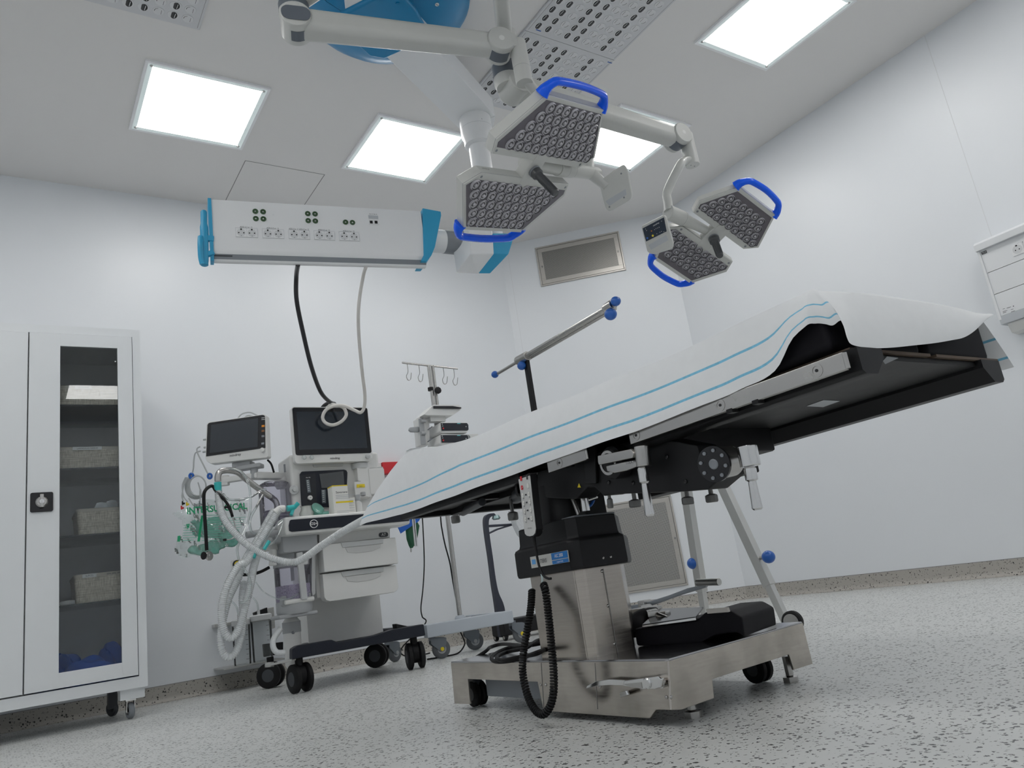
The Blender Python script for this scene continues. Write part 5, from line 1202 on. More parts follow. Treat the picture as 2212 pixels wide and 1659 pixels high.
b = nb(); fp([c7(*q, 3.684) for q in ((1458, 770), (1688, 742), (1700, 900), (1480, 905))], -.0015, 0, b); obj('wrapped_window', b, clear('panel_film', (.5, .52, .55), body=.25, bodycol=(.3, .32, .34)), fpn)
# vaporiser block
b = nb(); bb(b, (1.515, 3.66, .86), (1.585, 3.74, 1.02), .010); bb(b, (1.575, 3.655, .875), (1.665, 3.74, 1.01), .008); vp = obj('vaporiser', b, MW, am)
b = nb(); lathe(b, [(.044, 0), (.046, .003), (.046, .028), (.040, .032)], (1.548, 3.70, 1.015), (0, 0, 1), 26); obj('vaporiser_dial', b, MGL, vp)
b = nb(); p = c7(1862, 832, 3.655); plate(b, c7(1862, 920, 3.655), (1, 0, 0), (0, 0, 1), .072, .088, .006, .008, .002); obj('vaporiser_face', b, OFFW, vp)
p = c7(1855, 882, 3.650); b = nb(); plate(b, p, (1, 0, 0), (0, 0, 1), .044, .017, .001); yl = obj('yellow_label', b, YEL, vp); text('SEVO', .007, p-V((0, .0008, .003)), (1, 0, 0), (0, 0, 1), INKD, yl)
text('mindray', .008, c7(1830, 838, 3.650), (1, 0, 0), (0, 0, 1), INKD, vp)
p = c7(1875, 965, 3.645); b = nb(); lathe(b, [(.013, 0), (.013, .016), (.010, .018)], p-V((0, .004, .006)), (0, 0, 1), 16); bb(b, p-V((.03, .004, .014)), p+V((.03, .01, -.008)), .002, mi=1); obj('filler_cap', b, [MG, OFFW], vp)
b = nb(); cyl(b, c7(1900, 790, 3.72), c7(2060, 775, 3.74), .010, seg=14); sph(b, c7(2060, 775, 3.74), .012, 12); bb(b, (1.60, 3.70, 1.00), (1.68, 3.75, 1.025), .004); obj('manifold_rail', b, MGL, am)
# ---- large ventilator screen
M_ = lambda x, y, d=0.: c7(x, y, 3.64-d)
b = nb(); z1m, z0m, xm0, xm1 = 1.334, 1.046, 1.193, 1.600
prism(b, [V((a+(xm0+xm1)/2, 3.64, c+(z0m+z1m)/2)) for a, c in rrect(xm1-xm0, z1m-z0m, .016, 5)], (0, .035, 0), .005); bb(b, (1.25, 3.67, 1.06), (1.55, 3.73, 1.28), .012); mon = obj('ventilator_monitor', b, MW, am)
b = nb(); prism(b, [V((a+(xm0+xm1)/2, 3.639, c+(z0m+z1m)/2+.018)) for a, c in rrect(xm1-xm0-.010, z1m-z0m-.046, .010, 4)], (0, -.0015, 0)); obj('bezel', b, BLACKG, mon)
SCRG = mat('dark_screen_glass', (.015, .022, .032), .06, coat=.5)
b = nb(); bb(b, (xm0+.024, 3.6366, z0m+.068), (xm1-.026, 3.6376, z1m-.026)); obj('screen', b, SCRG, mon)
text('mindray', .016, V(((xm0+xm1)/2+.0, 3.6385, z0m+.020)), (1, 0, 0), (0, 0, 1), INKD, mon, bold=.0002)
b = nb(); lathe(b, [(.013, 0), (.012, .012), (.004, .014)], (xm1-.030, 3.639, z0m+.022), (0, -1, 0), 20); obj('rotary_knob', b, MGL, mon)
b = nb(); bb(b, (1.30, 3.69, 1.035), (1.46, 3.75, 1.075), .008); bb(b, (1.30, 3.715, 1.0), (1.50, 3.80, 1.07), .02); obj('monitor_mount', b, MGL, am)
for k in (0, 1):
    b = nb(); p = c7(1312+k*72, 612, 3.635); lathe(b, [(.011, 0), (.012, .004), (.008, .010)], p, (0, -1, 0), 14); obj('sample_port', b, clear('port_clear', body=.4) if 'port_clear' not in MATS else MATS['port_clear'], mon)
# ---- patient monitor on its arm, turned to the camera
xm_ = V((math.cos(YAW), -math.sin(YAW), 0)); ym_ = up.cross(xm_); mc = at(512, 948, Y=3.72)
T_ = lambda x, y, d=0.: at(360+x/4.424, 850+y/4.424, P=mc-ym_*d, N=ym_)
b = nb(); prism(b, [T_(*q) for q in ((378, 300), (388, 280), (405, 270), (915, 198), (938, 198), (950, 212), (968, 600), (955, 612), (420, 672), (385, 650), (368, 620))], ym_*.05, .006); prism(b, [T_(*q)+ym_*.05 for q in ((430, 320), (900, 250), (915, 590), (430, 640))], ym_*.05, .01); pm = obj('patient_monitor', b, MW, am)
b = nb(); prism(b, [T_(*q, .0005) for q in ((392, 300), (402, 285), (415, 280), (915, 205), (932, 208), (940, 220), (944, 520), (378, 602))], -ym_*.0015); obj('bezel', b, BLACKG, pm)
b = nb(); prism(b, [T_(*q, .0022) for q in ((424, 300), (876, 236), (870, 510), (412, 570))], -ym_*.001); obj('screen', b, SCRG, pm)
for (x, y), m_ in (((922, 311), ORANGE), ((921, 358), mat('key_brown', (.25, .11, .04), .4)), ((921, 408), GREYM), ((919, 478), GREYM)):
    b = nb(); prism(b, [T_(x+a, y+c, .0024) for a, c in ((-14, -8), (14, -11), (14, 8), (-14, 11))], -ym_*.001); obj('soft_key', b, m_, pm)
for y in (234, 250):
    b = nb(); prism(b, [T_(922+a, y+c, .0024) for a, c in ((-16, -1), (16, -5), (16, -1), (-16, 3))], -ym_*.0006); obj('print_line', b, INKL, pm)
text('mindray', .017, T_(655, 588, .001), xm_, up, INKD, pm, bold=.0002)
b = nb(); lathe(b, [(.011, 0), (.010, .010), (.003, .012)], T_(918, 540, .001), -ym_, 18); obj('rotary_knob', b, OFFW, pm)
b = nb(); box(b, T_(690, 665)+ym_*.06, (.09, .07, .025), .005, Matrix((xm_, ym_, up)).transposed()); box(b, T_(760, 690)+ym_*.05, (.12, .06, .02), .004, Matrix((xm_, ym_, up)).transposed()); cyl(b, T_(800, 700)+ym_*.05, T_(800, 800)+ym_*.05, .018, seg=16); obj('tilt_mount', b, MG, am)
b = nb(); beam(b, T_(790, 775)+ym_*.05, c7(1120, 790, 3.80), .05, .035, .008); beam(b, T_(840, 770)+ym_*.05, T_(500, 815)+ym_*.06, .035, .028, .006); cyl(b, c7(1095, 800, 3.8), c7(1095, 890, 3.8), .032, seg=22, bev=.004); beam(b, c7(1060, 870, 3.8), c7(1200, 860, 3.82), .05, .045, .008); beam(b, T_(490, 870)+ym_*.06, T_(490, 770)+ym_*.06, .03, .06, .006); obj('monitor_arm', b, MW, am)
# plugs and leads on the monitor's left side, bundled ECG cable with blue ties
LEAD = mat('lead_grey', (.45, .47, .48), .45); TEAL = mat('teal_connector', (.04, .50, .50), .3); CLR = clear('clear_tube', (.90, .93, .93), body=.22, bodycol=(.85, .9, .9)); HOSE = clear('hose_translucent', (.88, .91, .92), body=.72, bodycol=(.90, .93, .95))
for x, y in ((340, 430), (345, 505), (335, 548)):
    b = nb(); cyl(b, T_(x+40, y-6)+ym_*.03, T_(x-15, y+2)+ym_*.03, .0065, .0045, seg=12); obj('plug', b, LEAD, am)
def pipe(pts, r, m, name, parent=am, n=7, seg=8, label=None):
    b = nb(); tube(b, spline(pts, n), r, seg); return obj(name, b, m, parent, label=label)
pipe([T_(320, 508), T_(290, 530), T_(300, 580), T_(350, 680), T_(400, 780), T_(415, 800)], .0035, LEAD, 'lead')
pipe([T_(325, 550), T_(275, 570), T_(260, 640), T_(255, 720), T_(235, 790)], .0035, LEAD, 'lead')
pipe([T_(640, 235)+ym_*.04, T_(690, 180)+ym_*.04, T_(770, 165)+ym_*.04, T_(850, 200)+ym_*.04], .0035, LEAD, 'lead'); pipe([T_(690, 225)+ym_*.05, T_(740, 190)+ym_*.05, T_(800, 200)+ym_*.05], .0035, LEAD, 'lead')
pipe([T_(930, 620)+ym_*.05, T_(965, 660)+ym_*.05, T_(985, 740)+ym_*.06], .005, RUBBER, 'lead')
ecg = thing('ecg_cable', 'coiled grey patient cable with red, black and yellow clips and blue ties', 'cable', T_(290, 1080))
for k in range(4):
    rx, ry, ox = 100-7*k, 112-6*k, 6*k; pts = [T_(278+ox+rx*math.cos(a), 895-4*k+ry*math.sin(a), .01*k-.02) for a in [2*pi*i/14 for i in range(14)]]
    b = nb(); tube(b, spline(pts, 5, True), .0034, 7, closed=True); obj('coil', b, LEAD, ecg)
for k, (x, y, m_) in enumerate(((160, 1052, BLACK), (150, 1095, RED), (200, 1060, YEL))):
    pipe([T_(200-10*k, 800, .01), T_(165-8*k, 880, .01), T_(145+8*k, 980, .01), T_(x, y-25, .01)], .0024, LEAD, 'lead_wire', ecg)
    b = nb(); box(b, T_(x, y, .01), (.014, .008, .009), .002, Matrix((xm_, ym_, up)).transposed()); box(b, T_(x-8, y-4, .01), (.005, .008, .018), .001, Matrix((xm_, ym_, up)).transposed()); obj('clip', b, m_, ecg)
pipe([T_(210, 1000, .01), T_(260, 1070, .01), T_(310, 1050, .01), T_(322, 940, .01), T_(300, 850, .01)], .003, LEAD, 'lead_wire', ecg); b = nb(); cyl(b, T_(322, 970, .01), T_(322, 915, .01), .006, .004, seg=10); obj('connector', b, LEAD, ecg)
for x, y in ((236, 788), (412, 790)):
    b = nb(); pts = [T_(x+18*math.cos(a), y+22*math.sin(a), .004) for a in [2*pi*i/10 for i in range(10)]]; tube(b, spline(pts, 3, True), .0055, 8, closed=True); obj('tie', b, KBLUE, ecg)
# ---- breathing system on the left of the machine
PURP = clear('bellows_clear', (.88, .87, .92), body=.14, bodycol=(.60, .58, .70)); GRAN = speckle('soda_lime', (.66, .60, .76), (.80, .78, .85), (.30, .26, .42), dens=(.5, .4), sc=(160., 210.), thr=(.45, .45), rough=.7)
# bellows housing
p = c7(1050, 1250, 3.75); b = nb(); lathe(b, [(.075, 0), (.075, .215), (.070, .235), (.055, .245)], (c7(1048, 1200, 3.75).x, 3.75, .735), up, 30); bw = obj('bellows_dome', b, PURP, am)
b = nb(); lathe(b, [(.060 if k % 2 else .052, .008*k) for k in range(14)], (c7(1048, 1200, 3.75).x, 3.75, .735), up, 24); obj('bellows', b, mat('bellows_grey', (.30, .28, .36), .5), bw)
b = nb(); bx_ = c7(1048, 1200, 3.75).x; lathe(b, [(.082, 0), (.082, .03)], (bx_, 3.75, .705), up, 28); bb(b, (1.08, 3.56, .615), (1.25, 3.76, .71), .015); obj('breathing_block', b, MG, am)
# absorber canister with purple granules, frame and latch
cxa, cya = c8(775, 600, 3.62).x, 3.66
b = nb(); lathe(b, [(.075, .345), (.082, .36), (.082, .40), (.079, .405)], (cxa, cya, 0), up, 30); bb(b, (cxa-.09, 3.60, .330), (cxa+.09, 3.75, .348), .008); obj('absorber_base', b, MG, am)
b = nb(); lathe(b, [(.079, .405), (.079, .475)], (cxa, cya, 0), up, 30); obj('absorber_granules', b, GRAN, am)
b = nb(); lathe(b, [(.0805, .400), (.0805, .565)], (cxa, cya, 0), up, 30, False); obj('absorber_can', b, PURP, am)
b = nb(); lathe(b, [(.083, .560), (.083, .585), (.07, .60), (.07, .625)], (cxa, cya, 0), up, 30); obj('absorber_lid', b, MG, am)
b = nb(); beam(b, (cxa+.02, 3.572, .40), (cxa+.012, 3.572, .615), .030, .022, .006, up=(0, -1, 0)); bb(b, (cxa-.015, 3.563, .555), (cxa+.05, 3.60, .59), .008); obj('absorber_latch', b, MGL, am)
b = nb(); fp([c8(*q, 3.60) for q in ((665, 820), (920, 785), (925, 860), (900, 890), (690, 915), (668, 905))], .10, .01, b); ab = obj('absorber_tray', b, MG, am)
b = nb(); cyl(b, c8(690, 875, 3.585), c8(940, 840, 3.585), .011, seg=14, bev=.003); obj('release_bar', b, OFFW, ab)
b = nb(); prism(b, [c8(*q, 3.62) for q in ((925, 370), (955, 365), (955, 800), (930, 820), (920, 780))], (0, .06, 0), .003); obj('absorber_frame', b, MGL, am)
b = nb(); lathe(b, [(.016, 0), (.016, .012), (.011, .012)], c8(940, 378, 3.60), (0, -1, 0), 18); bb(b, c8(905, 410, 3.61), c8(955, 360, 3.63), .004); obj('clip_port', b, OFFW, am)
for x, y, r_, hh in ((705, 420, .014, .05), (805, 410, .022, .05)):
    b = nb(); q = c8(x, y, 3.60); cyl(b, q, q+up*hh, r_, seg=16, bev=.003); obj('flow_sensor', b, MGL if r_ > .015 else PURP, am)
b = nb(); cyl(b, c8(590, 420, 3.62), c8(590, 560, 3.62), .018, seg=16, bev=.004); bb(b, c8(520, 440, 3.63), c8(620, 360, 3.66), .006); obj('valve_block', b, OFFW, am)
b = nb(); q = c8(285, 550, 3.60); bb(b, q-V((.022, 0, .026)), q+V((.026, .03, .022)), .006); lathe(b, [(.020, 0), (.018, .008)], q, (0, -1, 0), 24, mi=1); lathe(b, [(.014, .008), (.014, .009)], q, (0, -1, 0), 24, mi=2); obj('pressure_gauge', b, [OFFW, BLACK, YEL], am)
pipe([c8(250, 640, 3.66), c8(390, 636, 3.66), c8(480, 615, 3.66), c8(560, 575, 3.66)], .007, RUBBER, 'gas_hose')
b = nb(); cyl(b, c8(365, 300, 3.64), c8(700, 240, 3.66), .016, seg=16); cyl(b, c8(540, 300, 3.6), c8(660, 290, 3.6), .020, seg=16); cyl(b, c8(600, 330, 3.6), c8(660, 330, 3.6), .024, seg=18); obj('breathing_manifold', b, MG, am)
# scavenging cylinder
q = c8(744, 1000, 3.76); b = nb(); lathe(b, [(.024, .375), (.024, .335), (.028, .330), (.042, .310), (.042, .262), (.040, .258), (.040, .12), (.024, .09), (.022, .07), (.004, .068)], (q.x, 3.76, 0), up, 26); ag = obj('scavenging_cylinder', b, MW, am)
b = nb(); lathe(b, [(.0425, .312), (.0425, .262)], (q.x, 3.76, 0), up, 26, False); obj('metal_collar', b, MG, ag)
b = nb(); lathe(b, [(.0245, .372), (.0245, .338)], (q.x, 3.76, 0), up, 20, False); obj('sight_glass', b, mat('sight_purple', (.18, .15, .25), .3), ag)
b = nb(); lathe(b, [(.008, 0), (.007, .002)], c8(764, 1130, 3.72), (0, -1, 0), 14); obj('relief_valve', b, GREYM, ag)
pipe([c8(655, 1100, 3.66), c8(600, 1180, 3.64), c8(592, 1250, 3.63), c8(625, 1300, 3.62), c8(690, 1300, 3.62)], .013, HOSE, 'scavenging_hose', seg=12)
b = nb(); beam(b, c8(540, 1412, 3.75), c8(770, 1362, 3.62), .03, .010, .003); cyl(b, c8(560, 1425, 3.75), c8(560, 1385, 3.75), .02, seg=16); obj('base_bar', b, ALU, am)
# bag arm: bent steel tube
pipe([c7(490, 840, 3.62), c7(490, 790, 3.62), c7(510, 750, 3.62), c7(560, 735, 3.62), c7(640, 740, 3.62), c7(700, 765, 3.63), c7(760, 820, 3.65), c7(900, 925, 3.68), c7(1010, 1000, 3.70), c7(1050, 1050, 3.70), c7(1055, 1120, 3.70), c7(1050, 1280, 3.70)], .0145, SATIN, 'bag_arm', seg=14)
b = nb(); cyl(b, c7(487, 850, 3.62), c7(494, 935, 3.62), .0165, .015, seg=16); obj('teal_connector', b, TEAL, am)
# corrugated breathing hoses
def corrugated(pts, r, name, label=None, pitch=.0078):
    P = spline(pts, 14); L = [0.]
    for a, c in zip(P, P[1:]): L.append(L[-1]+(c-a).length)
    n = int(L[-1]/pitch*3); out = []; rad = []; j = 0
    for i in range(n+1):
        s_ = L[-1]*i/n
        while j < len(L)-2 and L[j+1] < s_: j += 1
        out.append(P[j].lerp(P[j+1], (s_-L[j])/max(1e-9, L[j+1]-L[j]))); rad.append(r*(1.02 if i % 3 == 0 else .82))
    b = nb(); tube(b, out, rad, 10); return obj(name, b, HOSE, am, label=label)
corrugated([c7(494, 930, 3.62), c7(500, 1010, 3.60), c7(525, 1140, 3.56), c7(600, 1275, 3.52), c7(735, 1415, 3.48), c7(860, 1505, 3.45), c7(1010, 1575, 3.42), c7(1160, 1610, 3.40), c7(1250, 1605, 3.38), c7(1350, 1550, 3.34), c7(1480, 1455, 3.28), c7(1660, 1335, 3.2), c7(1850, 1225, 3.1), c7(1960, 1170, 3.02)], .0165, 'breathing_hose', 'corrugated clear hose running to the table end')
corrugated([c7(1085, 1105, 3.50), c7(1040, 1160, 3.50), c7(960, 1300, 3.49), c7(860, 1460, 3.47), c7(760, 1610, 3.45), c8(300, 560, 3.44), c8(220, 690, 3.43), c8(170, 830, 3.43), c8(152, 960, 3.43), c8(165, 1090, 3.43), c8(205, 1165, 3.43), c8(255, 1165, 3.43), c8(305, 1080, 3.44), c8(350, 920, 3.45), c8(395, 740, 3.46), c8(430, 560, 3.50), c8(480, 420, 3.56), c8(560, 330, 3.60)], .0175, 'breathing_hose')
corrugated([c8(600, 90, 3.56), c8(540, 190, 3.54), c8(440, 370, 3.52), c8(360, 500, 3.50), c8(290, 680, 3.49), c8(210, 850, 3.48), c8(160, 1050, 3.47), c8(145, 1200, 3.46), c8(165, 1300, 3.46), c8(210, 1340, 3.46), c8(270, 1300, 3.46), c8(320, 1150, 3.47), c8(335, 1000, 3.48), c8(330, 850, 3.49), c8(345, 700, 3.52)], .0165, 'breathing_hose')
pipe([c8(690, 75, 3.50), c8(650, 78, 3.50), c8(610, 110, 3.50)], .016, OFFW, 'hose_elbow', seg=12)
b = nb(); cyl(b, c7(1150, 1100, 3.50), c7(1215, 1092, 3.50), .014, seg=14); cyl(b, c7(1215, 1095, 3.50), c7(1260, 1045, 3.49), .010, seg=12); cyl(b, c7(1210, 1100, 3.50), c7(1190, 1160, 3.49), .008, seg=12); obj('y_piece', b, TEAL, am)
b = nb(); cyl(b, c7(930, 1490, 3.46), c7(980, 1410, 3.46), .008, seg=10); cyl(b, c7(830, 1570, 3.45), c7(850, 1500, 3.46), .009, seg=10); obj('teal_connector', b, TEAL, am)
# thin clear sampling lines
pipe([c7(600, 720, 3.60), c7(680, 730, 3.60), c7(750, 790, 3.60), c7(790, 900, 3.59), c7(800, 1060, 3.58), c7(780, 1220, 3.57), c7(720, 1360, 3.56), c7(675, 1480, 3.55), c7(690, 1590, 3.54)], .0055, CLR, 'sampling_line'); pipe([c7(540, 960, 3.60), c7(590, 1010, 3.58), c7(700, 1015, 3.58), c7(800, 990, 3.6), c7(900, 930, 3.63), c7(950, 915, 3.65)], .0055, CLR, 'sampling_line')
pipe([c7(920, 970, 3.62), c7(860, 1080, 3.58), c7(805, 1180, 3.56), c7(795, 1260, 3.55), c7(820, 1330, 3.56), c7(900, 1340, 3.56)], .0055, CLR, 'sampling_line'); pipe([c8(330, 570, 3.42), c8(390, 660, 3.42), c8(395, 780, 3.42), c8(360, 860, 3.42), c8(310, 880, 3.43)], .005, CLR, 'sampling_line'); pipe([c8(445, 700, 3.60), c8(520, 790, 3.6), c8(660, 850, 3.58), c8(780, 820, 3.58), c8(850, 760, 3.58)], .003, CLR, 'sampling_line'); pipe([c8(680, 165, 3.48), c8(600, 240, 3.47), c8(540, 320, 3.48), c8(490, 400, 3.49)], .004, CLR, 'sampling_line'); pipe([c8(675, 200, 3.47), c8(620, 330, 3.46), c8(540, 400, 3.46), c8(470, 420, 3.47)], .004, CLR, 'sampling_line')

# ================================================================== SUCTION JARS ON THE WALL BESIDE THE MACHINE
JAR = clear('jar_clear', (.97, .98, .98), body=.05, bodycol=(.8, .84, .84), ior=1.25)
br = thing('suction_bracket', 'black and steel bracket carrying the two clear suction jars', 'bracket', (1.2, 4.62, .12))
b = nb(); fp([c8(*q, 4.60) for q in ((430, 960), (545, 915), (545, 985), (440, 1000))], .04, .004, b); obj('clamp_block', b, BLACK, br)
b = nb(); fp([c8(*q, 4.60) for q in ((540, 925), (600, 912), (612, 1090), (575, 1105))], .03, .003, b); obj('steel_plate', b, ALU, br)
b = nb(); fp([c8(*q, 4.60) for q in ((510, 1230), (680, 1210), (680, 1310), (520, 1340))], .03, .004, b); obj('lower_block', b, BLACK, br)
b = nb(); bb(b, (1.0, 4.63, c8(500, 1000, 4.6).z-.02), (1.33, 4.698, c8(500, 1000, 4.6).z), .004); obj('wall_rail', b, ALU, br); b = nb(); bb(b, (1.0, 4.46, c8(300, 1408, 4.5).z-.012), (1.33, 4.698, c8(300, 1408, 4.5).z-.004), .002); obj('jar_shelf', b, ALU, br)
for (xa, xb, yt, ybm, lab) in ((240, 392, 1060, 1408, 'clear graduated suction jar on the left of the pair'), (398, 575, 1020, 1385, 'clear graduated suction jar on the right of the pair')):
    pl_, pr_, pb_ = c8(xa, yt, 4.54), c8(xb, yt, 4.54), c8((xa+xb)/2, ybm, 4.54); r_ = (pr_.x-pl_.x)/2; cx_ = (pl_.x+pr_.x)/2; zz0, zz1 = c8(300, 1408, 4.5).z-.003, pl_.z
    t = thing('suction_jar', lab, 'jar', (cx_, 4.54, zz0), group='clear suction jars')
    b = nb(); lathe(b, [(.003, zz0+.001), (r_*.92, zz0), (r_*.94, zz0+.01), (r_, zz1-.004), (r_*.98, zz1-.003)], (cx_, 4.54, 0), up, 28, False); obj('jar_body', b, JAR, t)
    b = nb(); lathe(b, [(r_*1.02, zz1-.012), (r_*1.04, zz1), (r_*1.04, zz1+.014), (r_*.9, zz1+.020), (.01, zz1+.021)], (cx_, 4.54, 0), up, 28); cyl(b, (cx_-.01, 4.54, zz1+.015), (cx_-.01, 4.54, zz1+.045), .008, seg=12); obj('lid', b, MGL, t)
    for k in range(7):
        z_ = zz0+(zz1-zz0)*(.12+.115*k); b = nb(); plate(b, (cx_+r_*.35, 4.54-r_*.955, z_), (1, -.35, 0), (0, 0, 1), .010 if k % 2 else .016, .002, .0006); obj('scale_mark', b, INKD, t)
    pipe([V((cx_-.01, 4.54, zz1+.04)), V((cx_-.02, 4.535, zz1+.09)), V((cx_-.05, 4.55, zz1+.12)), V((cx_-.09, 4.58, zz1+.06))], .005, CLR, 'suction_line', t)

# ================================================================== THINGS HUNG ON THE MACHINE: PACKED CIRCUIT BAG, STETHOSCOPE
FILM = clear('bag_film', (.95, .97, .965), body=.10, bodycol=(.80, .90, .87), rough=.12, ior=1.25); GRN = mat('print_green', (.01, .36, .16), .5); BAGT = clear('mask_teal', (.55, .85, .78), body=.45, bodycol=(.25, .62, .52))
hb_ = thing('packaging_bag', 'clear plastic bag with green print hanging below the patient monitor', 'plastic bag', c7(420, 1560, 3.72))
outline = [(440, 1000), (330, 1010), (180, 1090), (60, 1125), (70, 1165), (150, 1200), (170, 1290), (110, 1390), (75, 1500), (140, 1580), (300, 1560), (470, 1500), (620, 1450), (740, 1340), (775, 1200), (790, 1040), (700, 1005), (560, 985)]
rnd = random.Random(11)
def poly_in(x, y):
    c = False; n = len(outline)
    for i in range(n):
        (xa, ya), (xb, yb) = outline[i], outline[i-1]
        if (ya > y) != (yb > y) and x < (xb-xa)*(y-ya)/(yb-ya)+xa: c = not c
    return c
fold = lambda x, y: .010*math.sin(x*.019+y*.011)+.007*math.sin(y*.045-x*.02)+.005*abs(math.sin(x*.05+y*.037))+.004*math.sin(x*.11-y*.07)
t = bmesh.new(); vg = {}; ST = 18
for i in range(3, 46):
    for j in range(53, 92):
        x, y = i*ST, j*ST
        if poly_in(x, y): vg[i, j] = t.verts.new(c7(x, y, 3.635+fold(x, y)))
for (i, j) in list(vg):
    k = [(i, j), (i+1, j), (i+1, j+1), (i, j+1)]
    if all(q in vg for q in k): t.faces.new([vg[q] for q in k])
g2 = bmesh.ops.duplicate(t, geom=list(t.verts)+list(t.edges)+list(t.faces))
for v in [g for g in g2['geom'] if isinstance(g, bmesh.types.BMVert)]: v.co = v.co+V((0, .03+.01*math.sin(v.co.x*60), .004*math.sin(v.co.x*90)))
obj('film', t, FILM, hb_)
text('INTERSURGICAL', .040, c7(485, 1100, 3.605), (1, 0, .02), (0, 0, 1), GRN, hb_, bold=.0012, sx=.88)
b = nb(); lathe(b, [(.011, 0), (.011, .0008)], c7(308, 1145, 3.605), (0, -1, 0), 20, False); obj('print_ring', b, GRN, hb_)
b = nb(); fp([c7(*q, 3.605) for q in ((330, 1165), (350, 1165), (318, 1415), (292, 1415))], -.0008, 0, b); obj('print_bar', b, GRN, hb_)
for pts in (((185, 1250), (220, 1245), (215, 1275), (200, 1300)), ((105, 1362), (132, 1358), (128, 1416), (100, 1416))):
    b = nb(); fp([c7(*q, 3.625) for q in pts], -.0008, 0, b); obj('print_bar', b, GRN, hb_)
PRL = mat('print_line_green', (.15, .48, .36), .5)
for k in range(11):
    for xa, xb in ((375-4*k, 540), (170-2*k, 285)):
        y_ = 1165+k*24
        if xa < 300 and k < 4: continue
        p, q = c7(xa, y_, 3.606), c7(xb-rnd.random()*30, y_-4, 3.606); b = nb(); beam(b, p, q, .0024, .0008, up=(0, 1, 0)); obj('print_line', b, PRL, hb_)
for k in range(8):
    y_ = 1190+k*24; p, q = c7(585, y_, 3.606), c7(755-k*12, y_-8, 3.606); b = nb(); beam(b, p, q, .0020, .0008, up=(0, 1, 0)); obj('print_line', b, PRL, hb_)
def blob(cx_, cy_, Y, sx, sy, sz, seed, m, name, parent):
    t = bmesh.new(); bmesh.ops.create_icosphere(t, subdivisions=3, radius=1); r_ = random.Random(seed); ph = [(r_.uniform(2, 6), r_.uniform(2, 6), r_.uniform(0, 6), r_.uniform(.04, .10)) for _ in range(6)]; c = c7(cx_, cy_, Y)
    for v in t.verts:
        p = v.co.copy(); p *= 1+sum(a*math.sin(p.x*fx+p.z*fy+o) for fx, fy, o, a in ph); v.co = c+V((p.x*sx, p.y*sy, p.z*sz))
    return obj(name, t, m, parent)
blob(430, 1470, 3.66, .055, .02, .028, 2, BAGT, 'folded_mask', hb_); blob(300, 1500, 3.67, .05, .02, .022, 4, BAGT, 'folded_mask', hb_); blob(600, 1380, 3.67, .05, .02, .045, 6, BAGT, 'folded_mask', hb_); blob(420, 1280, 3.68, .085, .012, .05, 8, BAGT, 'folded_mask', hb_)
st_ = thing('stethoscope', 'black stethoscope hanging over the monitor arm', 'stethoscope', c7(385, 1590, 3.58))
pipe([c7(545, 1010, 3.58), c7(470, 930, 3.62), c7(445, 890, 3.66), c7(415, 888, 3.64), c7(370, 925, 3.58), c7(355, 985, 3.57), c7(362, 1150, 3.57), c7(372, 1300, 3.57), c7(383, 1500, 3.57)], .0075, RUBBER, 'tube', st_, seg=10)
pipe([c7(525, 985, 3.585), c7(570, 1040, 3.58), c7(605, 1100, 3.58), c7(630, 1180, 3.58)], .0065, RUBBER, 'tube', st_, seg=10); pipe([c7(550, 1090, 3.585), c7(590, 1090, 3.58), c7(620, 1150, 3.575)], .005, RUBBER, 'tube', st_)
pipe([c7(632, 1180, 3.58), c7(655, 1270, 3.58), c7(660, 1350, 3.57), c7(620, 1390, 3.56), c7(560, 1398, 3.55)], .0028, SATIN, 'ear_tube', st_); b = nb(); cyl(b, c7(570, 1397, 3.55), c7(540, 1400, 3.55), .006, .005, seg=10); obj('ear_tip', b, RUBBER, st_)
p = c7(408, 1550, 3.565); b = nb(); lathe(b, [(.020, -.006), (.021, 0), (.019, .004), (.003, .005)], p, (.55, -.8, .1), 22); q = c7(360, 1550, 3.565); lathe(b, [(.016, 0), (.017, .005), (.012, .008)], q, (-.85, -.5, 0), 20, mi=1); cyl(b, q, p, .008, seg=12); obj('chest_piece', b, [SATIN, BLACK], st_)

# ================================================================== THINGS ON THE WORKTOP
ZW = .773
t = thing('medicine_carton', 'white medicine carton with yellow bands standing on the worktop', 'box', (c7(1660, 1140, 3.55).x, 3.565, ZW))
pa_, pb_, pt_ = c7(1592, 1145, 3.55), c7(1740, 1140, 3.55), c7(1600, 885, 3.55)
b = nb(); bb(b, (pa_.x, 3.535, ZW), (pb_.x, 3.60, pt_.z), .0012); ct = obj('carton_body', b, mat('carton_white', (.80, .80, .77), .5), t)
b = nb(); bb(b, (pa_.x+.012, 3.5342, pt_.z-.086), (pa_.x+.10, 3.5348, pt_.z-.078)); obj('yellow_band', b, YEL, ct); b = nb(); bb(b, (pa_.x-.0003, 3.5343, pt_.z-.004), (pb_.x+.0003, 3.60, pt_.z+.0006)); obj('yellow_band', b, YEL, ct)
text('Sevorane', .016, V((pa_.x+.045, 3.5342, pt_.z-.034)), (1, 0, 0), (0, 0, 1), INKD, ct)
for k, wd in ((.048, .09), (.056, .08), (.064, .07), (.125, .085), (.133, .06), (.165, .06), (.172, .07)):
    b = nb(); plate(b, (pa_.x+.014+wd/2, 3.5345, pt_.z-k), (1, 0, 0), (0, 0, 1), wd, .0022, .0004); obj('print_line', b, GREYL, ct)
t = thing('small_carton', 'small white carton standing beside the medicine carton', 'box', (c7(1770, 1140, 3.56).x, 3.58, ZW))
p = c7(1745, 1000, 3.57); q = c7(1800, 1135, 3.57); b = nb(); bb(b, (pb_.x+.003, 3.555, ZW), (q.x, 3.60, p.z), .001); o = obj('carton_body', b, mat('carton_white', (.80, .80, .77), .5), t)
